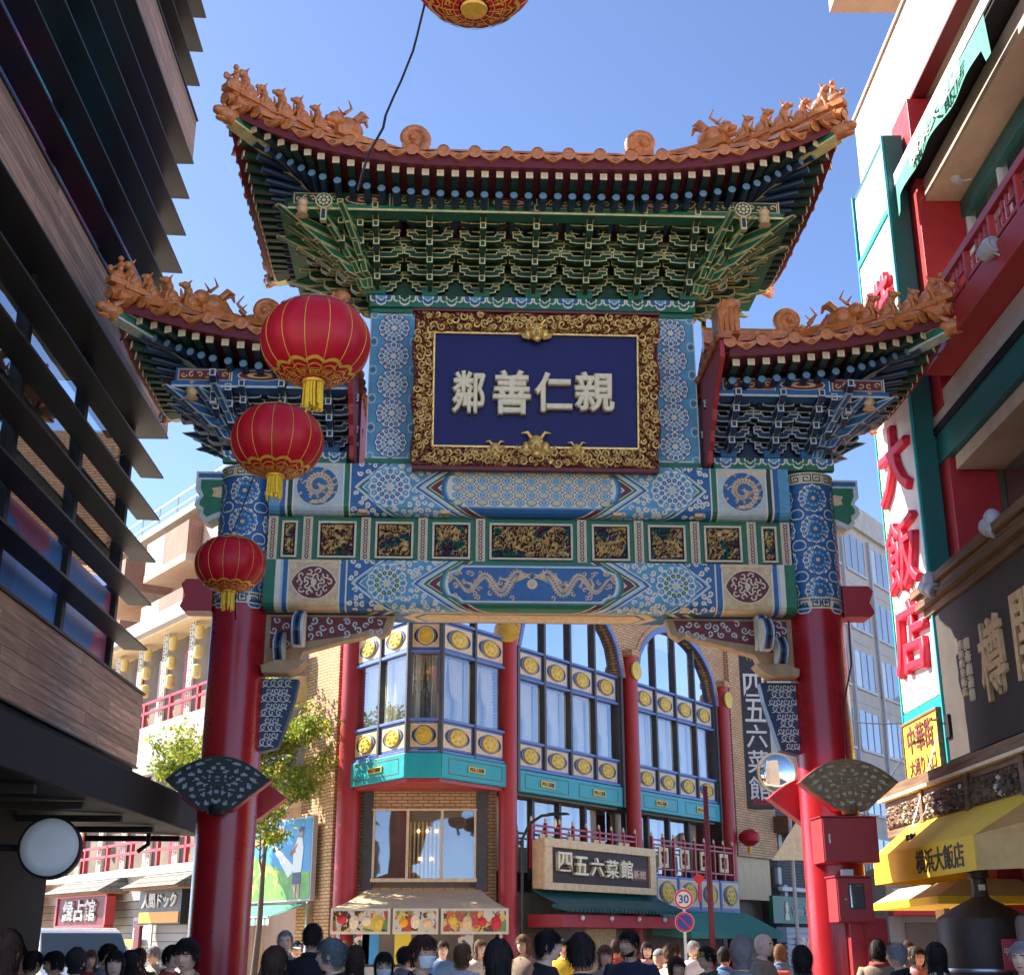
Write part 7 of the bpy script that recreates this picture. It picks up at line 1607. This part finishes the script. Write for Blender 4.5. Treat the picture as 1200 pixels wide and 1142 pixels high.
# van
q = at(78, 1118, 24.5)
VN = thing('silver_van', 'silver grey van parked behind the crowd at far left', 'van', (q.x-.1, 25.0, 0), R(-62))
mat('car_paint', (.42, .45, .48), .25, .5, var=.03, coat=.6); mat('tyre', (.02, .02, .02), .8, var=.2)
prof = [(-2.2, .35), (2.15, .35), (2.25, .6), (2.2, 1.0), (1.55, 1.18), (.85, 1.72), (.5, 1.80), (-1.9, 1.82), (-2.15, 1.65), (-2.25, 1.0), (-2.25, .5)]
b = B(); 
def ring(y, k, zk): return [(x*k if True else x, y, .35+(z-.35)*zk) for x, z in prof]
sec = [(-.84, .97, .97), (-.80, 1, 1), (.80, 1, 1), (.84, .97, .97)]; vs = []
for y, k, zk in sec:
    for x, z in prof: yy = y*(1-.16*max(0, (z-1.05)/.75)); vs.append((x*k, yy, .35+(z-.35)*zk))
n = len(prof); b.add(vs, [(i*n+j, (i+1)*n+j, (i+1)*n+(j+1) % n, i*n+(j+1) % n) for i in range(3) for j in range(n)]+[tuple(range(n)), tuple(reversed(range(3*n, 4*n)))]); b.build('body', 'car_paint', VN, smooth=30)
mat('car_glass', (.03, .04, .05), .06, var=0, spec=.8)
for sy in (-1, 1):
    for (x0, x1, x2, x3) in ((.1, 1.32, .72, .1), (-1.0, 0, 0, -1.0), (-2.0, -1.1, -1.1, -1.95)): b = B(); pts = [(x0, 1.12), (x1, 1.12), (x2, 1.66), (x3, 1.66)]; b.poly([(x, sy*(.835-.16*.84*max(0, (z-1.05)/.75)+.006), z) for x, z in pts][::-sy]); b.build('side_window', 'car_glass', VN)
    B().ball((1.25, sy*.95, 1.15), (.06, .1, .08), 8, 6).build('mirror', 'car_paint', VN); B().ball((2.12, sy*.6, .82), (.14, .18, .09), 10, 6).build('headlight', 'lampglass', VN)
    for x in (-1.45, 1.4): w_ = B().lathe([(.2, -.11), (.31, -.11), (.33, -.08), (.33, .08), (.31, .11), (.2, .11)], 24).xf(Matrix.Rotation(PI/2, 4, 'X')).build('wheel', 'tyre', VN, (x, sy*.78, .33), smooth=40); B().lathe([(0, -.1), (.2, -.1), (.2, .1), (0, .1)], 16).xf(Matrix.Rotation(PI/2, 4, 'X')).build('rim', 'steel', w_)
b = B(); b.poly([(1.56, -.74, 1.19), (1.56, .74, 1.19), (.89, .68, 1.70), (.89, -.68, 1.70)]); b.v = [(x+.012, y, z+.012) for x, y, z in b.v]; b.build('windscreen', 'car_glass', VN); B().box(2.2, 2.27, -.25, .25, .5, .62).build('number_plate', 'white', VN); B().box(2.18, 2.26, -.5, .5, .64, .78).build('grille', 'black', VN)
# ================================================================ the crowd
for nm, c, r_ in (('hair_black', (.016, .011, .009), .42), ('hair_brown', (.05, .022, .013), .42), ('hair_grey', (.30, .29, .27), .5), ('hair_ash', (.13, .155, .15), .5), ('hair_light', (.17, .085, .04), .45)): mat(nm, c, r_+.18, var=.35, scale=40, spec=.25)
for nm, c in (('cloth_navy', (.018, .025, .05)), ('cloth_black', (.014, .014, .016)), ('cloth_tan', (.36, .25, .17)), ('cloth_red', (.42, .07, .05)), ('cloth_grey', (.22, .22, .23)), ('cloth_cream', (.62, .56, .44)), ('cloth_blue', (.10, .20, .36)), ('cloth_white', (.66, .66, .66)), ('cloth_brown', (.14, .08, .045)), ('cloth_green', (.07, .10, .07)), ('cloth_jeans', (.05, .08, .15)), ('cloth_yellow', (.68, .48, .03)), ('cloth_pink', (.55, .28, .28)), ('cloth_taupe', (.19, .16, .15))): mat(nm, c, .85, var=.18, scale=12, bump=.35, bscale=60)
mat('skin_pale', (.86, .54, .38), .5, var=.06); mat('skin_dark', (.60, .34, .21), .5, var=.06); mat('eye_dark', (.012, .008, .007), .25, var=0); mat('lips', (.38, .13, .11), .45, var=0); mat('mask_white', (.78, .80, .82), .7, var=.03)
HN = 40
def head_r(t, phi, k=1.0, masc=0.0):
    """radius of the head at height t (0 chin .. 1 crown) and angle phi (0 = face)"""
    s_ = max(0, 1-((t-.56)/(.60 if t < .56 else .445))**2)**(.5 if t > .56 else .42)
    w = .077*s_; f = .098*s_; bk = .106*max(0, 1-((t-.62)/(.66 if t < .62 else .385))**2)**.5
    cf = math.cos(phi); sf = math.sin(phi)
    d = f if cf > 0 else bk; p = 2.3
    r = (abs(cf/max(d, 1e-4))**p+abs(sf/max(w, 1e-4))**p)**(-1/p)
    a = abs((phi+PI) % (2*PI)-PI)
    def bump(t0, st, a0, sa): return math.exp(-((t-t0)/st)**2-((a-a0)/sa)**2)
    r += .020*bump(.375, .06, 0, .16)+.011*bump(.46, .07, 0, .11)-.010*bump(.525, .045, .38, .17)+.005*bump(.60, .035, .35, .3)
    r += .007*bump(.215, .045, 0, .26)+(.007+.004*masc)*bump(.06, .07, 0, .3)-.004*bump(.145, .03, 0, .3)+.004*bump(.40, .09, .62, .22)
    return max(r*k, .002)
def person(label, px, py, hp, rz, hair, top, legs='cloth_jeans', skin='skin', style='short', H=None, mask=False, glasses=False, cap=None, hood=None, beard=False, bulk=1.1, tilt=0, arm=0, seed=0, scarf=None, fem=0, bag=None):
    rn = random.Random(seed*17+int(px)); D_ = .235*FPX/hp*1.07; c = dist_at(px, py, D_); c.z = min(max(c.z, 1.18), 1.74)
    t = thing('person', label, 'person', (c.x, c.y, 0), R(rz)); hz = c.z-.118; b = B()     # hz: chin height
    sc_ = (hz)/1.475
    tors = [(.79, .13, .095, 0), (.86, .168, .115, .005), (.95, .176, .122, .0), (1.05, .163, .115, -.005), (1.15, .172, .120, -.005), (1.24, .190, .128, .0), (1.31, .205, .122, .008), (1.36, .200, .108, .012), (1.395, .165, .095, .015), (1.42, .115, .085, .015), (1.435, .075, .070, .012)]
    rings = []; N = HN
    for (z, w, d, oy) in tors: rings.append([(w*bulk*math.sin(2*PI*j/N)*(abs(math.sin(2*PI*j/N))**-.12 if abs(math.sin(2*PI*j/N)) > .01 else 1), oy-d*bulk*math.cos(2*PI*j/N), z*sc_) for j in range(N)])
    k_t = len(rings)
    for z, r in ((1.43, .060), (1.455, .056), (1.475, .056)): rings.append([(r*math.sin(2*PI*j/N), .018-r*1.05*math.cos(2*PI*j/N), z*sc_+.005) for j in range(N)])
    tl = R(tilt)
    def hp_(t_, phi, k=1.0, dz=0):
        r = head_r(t_, phi, k, 1-fem); x, y, z = r*math.sin(phi), -r*math.cos(phi), .235*t_+dz
        y, z = y*math.cos(tl)-z*math.sin(tl)*-1*0-(z-.03)*math.sin(tl), z*math.cos(tl)+y*math.sin(tl)*-1*-1*0+(-y)*-math.sin(tl)
        return (x, y-.012, hz+z)
    for i in range(1, 23):
        t_ = .035+.962*i/22 if i > 1 else .05
        rings.append([hp_(t_, 2*PI*j/N) for j in range(N)])
    vs = [p for r in rings for p in r]; n0 = len(b.v)
    b.add(vs, [(i*N+j, i*N+(j+1) % N, (i+1)*N+(j+1) % N, (i+1)*N+j) for i in range(len(rings)-1) for j in range(N)]+[tuple((len(rings)-1)*N+j for j in range(N)), tuple(reversed(range(N)))], 0)
    for i in range(k_t-1):
        for j in range(N): b.m[i*N+j] = 1 if i > 1 else 2
    b.m[-1] = 2
    for s_ in (-1, 1):
        el = (s_*.255*bulk, .03, 1.08*sc_); wr = (s_*(.235 if not arm else .14), -.10 if not arm else -.26, (.86 if not arm else 1.16)*sc_)
        sh = (s_*.175*bulk, .012, 1.335*sc_)
        b.tube([(s_*.08, .01, 1.31*sc_), sh, tuple((a_+c_)/2 for a_, c_ in zip(sh, el)), el, tuple((a_+c_)/2 for a_, c_ in zip(el, wr)), wr], [.07*bulk, .072*bulk, .060*bulk, .052*bulk, .046*bulk, .042*bulk], 12, 1)
        d_ = (Vector(wr)-Vector(el)).normalized(); p = Vector(wr); u = d_.cross(Vector((s_, 0, 0))).normalized()
        pal = p+d_*.055; b.tube([p-d_*.02, p+d_*.02, pal, p+d_*.085], [.024, .034, .038, .03], 8, 0)
        for q in range(4):
            o_ = u*(-.027+.018*q); f0 = p+d_*.075+o_; f1 = f0+d_*(.034+.006*(q in (1, 2))); f2 = f1+(d_*.7+Vector((-s_*.5, -.3, 0))).normalized()*.026; f3 = f2+(d_*.3+Vector((-s_*.8, -.4, 0))).normalized()*.02; b.tube([f0, f1, f2, f3], [.0095, .009, .008, .006], 6, 0)
        th0 = p+d_*.03-u*.03; b.tube([th0, th0+d_*.03-u*.022, th0+d_*.055-u*.025], [.012, .011, .008], 6, 0)
        b.tube([(s_*.075, .0, .90*sc_), (s_*.095, 0, .70*sc_), (s_*.10, -.01, .48*sc_), (s_*.10, .012, .28*sc_), (s_*.10, .02, .09*sc_)], [.095, .088, .066, .058, .05], 12, 2)
        b.tube([(s_*.10, .07, .055), (s_*.102, .0, .055), (s_*.108, -.1, .042), (s_*.11, -.16, .035)], [.042, .05, .042, .026], 10, 3)
        # ears, eyes, brows
        ex, ey, ez = hp_(.47, s_*PI*.52); b.ball((ex+s_*.004, ey, ez), (.011, .019, .03), 8, 6, 0)
        ex, ey, ez = hp_(.515, s_*.40); b.ball((ex, ey+.004, ez), (.0135, .007, .0065), 8, 6, 4)
        pts = [hp_(.585+.012*math.sin(k/4*PI), s_*(.18+.12*k)) for k in range(5)]; b.tube([(x, y-.001, z) for x, y, z in pts], [.003, .0042, .0042, .0035, .002], 5, 4)
    pts = [hp_(.205, a_) for a_ in (-.26, -.13, 0, .13, .26)]; b.tube([(x, y, z) for x, y, z in pts], [.003, .0055, .006, .0055, .003], 6, 5)
    body = b.build('body', [skin, top, legs, 'cloth_black', 'eye_dark', 'lips'], t, smooth=60)
    # hair
    def hairshell(low, thick, name, m, wisp=.10, long_=0, part_=0):
        hb = B(); NP = 64; NT = 18; off = rn.uniform(0, 50)
        def f(i, j):
            phi = 2*PI*i-PI; a = abs(phi); t_lo = low(a); t_ = .995-(.995-t_lo)*(j**1.0); nz = noise.noise(Vector((math.sin(phi)*2.2+off, math.cos(phi)*2.2, j*2.6)))*.9+noise.noise(Vector((math.sin(phi)*9+off, math.cos(phi)*9, j*3)))*.5
            if t_ > .06:
                k = 1+thick*(1 if t_ > .2 else .8)+wisp*nz*(.35+.65*j); x, y, z = hp_(t_, phi, k); return (x, y, z+.012*(1-j))
            ov = (.06-t_)*.235; x, y, z = hp_(.3, phi, 1+thick*.7+wisp*nz); sg = min(1, ov/.12)
            return (x*(1+.25*sg), y*(1-.0*sg)+.03*sg+.05*sg*(a > 1.9), hz+.014-ov+.015*nz)
        hb.grid(f, NP, NT)
        hb.grid(lambda i, j: (lambda p: (p[0]*.94, p[1]*.94, p[2]))(f(i, j)), NP, NT)
        for k in range(620):
            i0 = rn.random(); j0 = rn.uniform(.0, .8); dj = rn.uniform(.15, .5); di = rn.uniform(-.035, .035); wd = rn.uniform(.003, .007); lift_ = rn.uniform(.003, .024)*(1+wisp*2.5); pts = []
            for q in range(5):
                u = q/4; p = Vector(f((i0+di*u) % 1, min(1, j0+dj*u))); c0 = Vector((0, 0, p.z)); o_ = (p-c0); o_ = o_.normalized() if o_.length > .01 else Vector((0, 0, 1)); pts.append((p+o_*lift_*(.1+u*u)+Vector((0, 0, .006-.022*u*(j0+dj > .85)-.01*u)), o_.cross(Vector((0, 0, 1)))))
            vs_ = []
            for q, (p, sd) in enumerate(pts): ww = wd*(1-.8*(q/4)); vs_ += [p-sd*ww, p+sd*ww]
            hb.add(vs_, [(2*q, 2*q+1, 2*q+3, 2*q+2) for q in range(4)])
        return hb.build(name, m, t, smooth=True)
    def st(x, a, b_): u = min(1, max(0, (x-a)/(b_-a))); return u*u*(3-2*u)
    if style == 'short': hairshell(lambda a: .74-.30*st(a, .5, 1.2)-.22*st(a, 1.7, 2.4), .07, 'hair', hair, .13)
    elif style == 'fringe': hairshell(lambda a: .69-.36*st(a, .75, 1.25)-.18*st(a, 1.7, 2.4), .10, 'hair', hair, .2)
    elif style == 'bob': hairshell(lambda a: .70-.70*st(a, .78, 1.12), .10, 'hair', hair, .17)
    elif style == 'long': hairshell(lambda a: .72-1.6*st(a, .80, 1.2), .11, 'hair', hair, .18)
    elif style == 'receding': hairshell(lambda a: .86-.36*st(a, .7, 1.3)-.22*st(a, 1.7, 2.4), .07, 'hair', hair)
    if beard: hairshell_ = B(); hairshell_.grid(lambda i, j: hp_(.03+.26*j*(abs(i-.5)*1.6+.22), (i-.5)*2.8, 1.03+.04*noise.noise(Vector((i*40, j*9, 3)))), 40, 6); hairshell_.build('beard', hair, t, smooth=True)
    if mask:
        mb_ = B(); mb_.grid(lambda i, j: hp_(.06+.36*j, (i-.5)*1.9, 1.05+.10*math.exp(-((i-.5)*5)**2)*math.sin(PI*min(1, j*1.1)*.85)), 24, 8); 
        for s_ in (-1, 1): mb_.tube([hp_(.34, s_*.95, 1.05), hp_(.45, s_*1.3, 1.05), hp_(.50, s_*1.62, 1.08)], .002, 4)
        mb_.build('face_mask', 'mask_white', t, smooth=True)
    if glasses:
        gl = B()
        for s_ in (-1, 1):
            cx_, cy_, cz_ = hp_(.515, s_*.36, 1.12); gl.tube([(cx_+.021*math.cos(k*PI/6), cy_-.006, cz_+.016*math.sin(k*PI/6)) for k in range(13)], .0022, 5); gl.tube([(cx_+s_*.02, cy_-.005, cz_+.004), hp_(.5, s_*1.55, 1.05)], .002, 4)
        gl.build('glasses', 'black', t)
    if cap:
        cp = B(); cp.grid(lambda i, j: hp_(.995-.33*j, 2*PI*i, 1.14), 32, 8); cp.grid(lambda i, j: (lambda p, k_: (p[0], p[1]-k_*.085, p[2]-.02*k_))(hp_(.665, (i-.5)*1.5, 1.14), j*math.cos((i-.5)*2.2)), 14, 4); cp.build('cap', cap, t, smooth=True)
    if hood:
        hd = B()
        def hf(i, j):
            t0_ = 1.02-1.1*j; phi = .72+(2*PI-1.44)*i; k = 1.24+.07*math.sin(i*17+j*5)*j+.12*noise.noise(Vector((i*9, j*6, seed)))*(.3+j)-.10*max(0, t0_-.75)*2; t_ = 1.02-1.1*j
            x, y, z = hp_(min(max(t_, .12), .985), phi, k+(.18*max(0, .2-t_))); return (x, y+.01, hz+.235*t_+.03)
        hd.grid(hf, 44, 16); hd.grid(lambda i, j: hp_(.985, .72+(2*PI-1.44)*i, 1.28*(1-j)+.01, .045), 30, 3); hd.build('hood', hood, t, smooth=True)
    if scarf: B().tube([(.085*math.sin(k*PI/8), .012-.085*math.cos(k*PI/8), 1.43*sc_+.008*math.sin(k*2)) for k in range(17)], .035, 8).build('scarf', scarf, t, smooth=True)
    elif top not in ('cloth_white',): B().tube([(.078*math.sin(k*PI/8), .014-.078*math.cos(k*PI/8), 1.425*sc_-.02*math.cos(k*PI/8)) for k in range(17)], .024, 8).build('collar', top, t, smooth=True)
    if arm:
        B().box(.05, .125, -.345, -.335, 1.20*sc_, 1.20*sc_+.15).build('phone', 'black', t, bev=.004)
    if bag:
        B().hexa([(-.15, .12, .95*sc_), (.15, .12, .95*sc_), (.14, .28, .96*sc_), (-.14, .28, .96*sc_), (-.13, .12, 1.34*sc_), (.13, .12, 1.34*sc_), (.11, .24, 1.33*sc_), (-.11, .24, 1.33*sc_)]).build('backpack', bag, t, bev=.03)
        for s_ in (-1, 1): B().tube([(s_*.11, .13, 1.33*sc_), (s_*.115, .02, 1.42*sc_), (s_*.12, -.13, 1.33*sc_), (s_*.14, -.13, 1.15*sc_)], .016, 6).build('backpack_strap', bag, t)
    return t
P_ = person
P_('person with brown hair at the far left edge, back to camera', 4, 1116, 52, 165, 'hair_brown', 'cloth_brown', style='bob', fem=1)
P_('person with a pale face behind the brown haired one at far left', 24, 1124, 26, 20, 'hair_black', 'cloth_black', style='bob', fem=1)
P_('person in black with a pale hair clip in front of the van', 38, 1128, 27, 150, 'hair_black', 'cloth_black', style='short')
P_('person in dark jacket before the middle of the van, head down', 66, 1128, 27, -60, 'hair_black', 'cloth_navy', style='fringe', tilt=12, bag='cloth_grey')
P_('person in a dark hood before the van windscreen', 89, 1127, 29, 170, 'hair_black', 'cloth_black', style='bald', hood='cloth_black')
P_('short haired person in profile behind the girl with the fringe', 126, 1119, 26, 90, 'hair_black', 'cloth_grey', style='short')
P_('girl with black fringe and pink top facing the camera left of the column', 135, 1129, 30, 10, 'hair_black', 'cloth_pink', skin='skin_pale', style='bob', fem=1)
P_('person with long black hair seen from behind, left of the column', 152, 1128, 29, 175, 'hair_black', 'cloth_black', style='long', fem=1)
P_('person in a white mask and brown coat left of the column', 163, 1122, 22, -15, 'hair_brown', 'cloth_brown', style='bob', mask=True, fem=1)
P_('person in a red coat holding up a phone beside the left column', 201, 1121, 27, 60, 'hair_black', 'cloth_red', skin='skin_pale', style='fringe', arm=1, fem=1)
P_('young man with loose black hair and tan jacket in front of the left column', 220, 1118, 37, -12, 'hair_black', 'cloth_tan', skin='skin', style='fringe', tilt=10)
P_('smiling older man with receding grey hair right of the left column', 334, 1103, 25, 8, 'hair_grey', 'cloth_grey', skin='skin_pale', style='receding')
P_('person with long brown hair, back to camera, in pale blue right of the left column', 321, 1130, 42, 178, 'hair_brown', 'cloth_blue', style='long', fem=1)
P_('tall man with black hair and black coat seen from behind under the billboard', 366, 1098, 31, 175, 'hair_black', 'cloth_black', style='short')
P_('person with ash green hair in profile looking left', 389, 1119, 38, -95, 'hair_ash', 'cloth_black', skin='skin_pale', style='fringe')
P_('person with long dark brown hair seen from behind in a beige coat', 416, 1124, 32, 170, 'hair_brown', 'cloth_cream', style='long', fem=1)
P_('woman in dark glasses and white mask low in the crowd before the stall', 450, 1132, 32, 5, 'hair_black', 'cloth_black', style='long', mask=True, glasses=True, fem=1)
P_('small dark haired person in the crowd left of the masked man', 474, 1121, 24, 140, 'hair_black', 'cloth_grey', style='short', bag='cloth_black')
P_('man with brown hair and white face mask before the food stall', 495, 1116, 40, 40, 'hair_brown', 'cloth_navy', skin='skin_dark', style='fringe', mask=True)
P_('person with brown hair and white top right of the masked man', 541, 1119, 26, 150, 'hair_light', 'cloth_white', style='bob', fem=1)
P_('person with long straight black hair seen from behind right of the stall', 584, 1124, 46, 178, 'hair_black', 'cloth_black', style='long', fem=1)
P_('small person with light brown hair between two black haired heads', 614, 1106, 22, -30, 'hair_light', 'cloth_tan', style='bob', fem=1)
P_('young person with two tone hair and dark jacket in profile looking right', 641, 1108, 36, 85, 'hair_black', 'cloth_black', skin='skin_pale', style='fringe')
P_('person with bushy black hair seen from behind at bottom centre', 681, 1116, 44, 180, 'hair_black', 'cloth_black', style='fringe')
P_('small person in beige coat glimpsed left of the bearded man', 709, 1120, 25, 10, 'hair_light', 'cloth_tan', style='bob', fem=1)
P_('bearded man in navy hooded coat looking left', 738, 1106, 31, -40, 'hair_black', 'cloth_navy', skin='skin_dark', style='short', beard=True, bulk=1.3)
P_('person in grey knitted hat right of the bearded man', 773, 1122, 23, 160, 'hair_black', 'cloth_white', style='bald', cap='cloth_grey')
P_('person in pale jacket with light hair below the road sign', 787, 1117, 24, 110, 'hair_light', 'cloth_cream', style='short')
P_('dark haired child low in the crowd below the road sign', 792, 1134, 26, 20, 'hair_brown', 'cloth_grey', style='bob', fem=1)
P_('person in a yellow baseball cap', 829, 1122, 26, -70, 'hair_black', 'cloth_green', style='short', cap='cloth_yellow')
P_('person in blue behind the grey hood, right of the yellow cap', 849, 1120, 22, 160, 'hair_black', 'cloth_blue', style='short')
P_('person in a grey hooded jacket with the hood up', 869, 1118, 36, 165, 'hair_black', 'cloth_grey', style='bald', hood='cloth_taupe', bulk=1.3)
P_('bald man in tan jacket and teal shirt left of the right column', 894, 1107, 27, 60, 'hair_grey', 'cloth_tan', skin='skin_pale', style='bald')
P_('person with black hair close to the right column, back to camera', 940, 1124, 32, 170, 'hair_black', 'cloth_black', style='bob', fem=1)
P_('person with black hair and tan coat just right of the right column', 1029, 1113, 25, 165, 'hair_black', 'cloth_tan', style='bob', fem=1, scarf='cloth_red')
P_('older person with short grey hair and black jacket under the awning', 1052, 1119, 28, -120, 'hair_grey', 'cloth_black', style='short')
P_('woman with dark hair and pale face between grey haired person and kiln', 1075, 1120, 22, 10, 'hair_black', 'cloth_pink', skin='skin_pale', style='bob', fem=1)
P_('woman with long black hair and cream coat beside the kiln', 1098, 1121, 33, 168, 'hair_black', 'cloth_cream', style='long', fem=1)
P_('person with light hair and blue jacket at the right edge', 1199, 1122, 36, -40, 'hair_grey', 'cloth_blue', skin='skin_pale', style='short')
P_('person in a white cap far back left of the stall under the billboard', 347, 1112, 19, 20, 'hair_black', 'cloth_white', style='short', cap='cloth_white')
P_('person with brown bob and red scarf behind the ash haired person', 404, 1113, 20, -20, 'hair_light', 'cloth_green', skin='skin_pale', style='bob', fem=1, scarf='cloth_red')
P_('man with short hair and blue coat far back in front of the stall counter', 519, 1112, 19, 10, 'hair_brown', 'cloth_blue', skin='skin_pale', style='short')
P_('woman with brown hair and cream coat far back right of the stall', 562, 1111, 20, 30, 'hair_light', 'cloth_cream', skin='skin_pale', style='long', fem=1)
P_('man in yellow jacket far back between the two tone hair and bushy hair heads', 661, 1110, 19, -10, 'hair_black', 'cloth_yellow', style='short')
P_('person with phone raised behind the small beige coat', 722, 1110, 20, 180, 'hair_brown', 'cloth_red', style='short', arm=1)
P_('woman in pink scarf far back below the green awning', 758, 1113, 19, 0, 'hair_black', 'cloth_grey', skin='skin_pale', style='long', fem=1, scarf='cloth_pink')
P_('man in white shirt far back below the green awning near the red post', 812, 1112, 19, 25, 'hair_grey', 'cloth_white', skin='skin_pale', style='short')
P_('person with light hair far back left of the bald man', 914, 1116, 20, 170, 'hair_light', 'cloth_blue', style='bob', fem=1, bag='cloth_red')
P_('dark haired person far back behind the tan coat right of the right column', 1040, 1112, 19, 0, 'hair_black', 'cloth_white', skin='skin_pale', style='short')
P_('man in brown coat far back by the pink awning shop', 1064, 1111, 18, 20, 'hair_brown', 'cloth_brown', skin='skin_pale', style='short')
P_('woman in red coat and long hair far left between van and column', 106, 1124, 22, 15, 'hair_light', 'cloth_red', skin='skin_pale', style='long', fem=1)
P_('person with grey hair in a beige coat behind the masked one left of the column', 180, 1119, 20, -30, 'hair_grey', 'cloth_cream', skin='skin_pale', style='short')
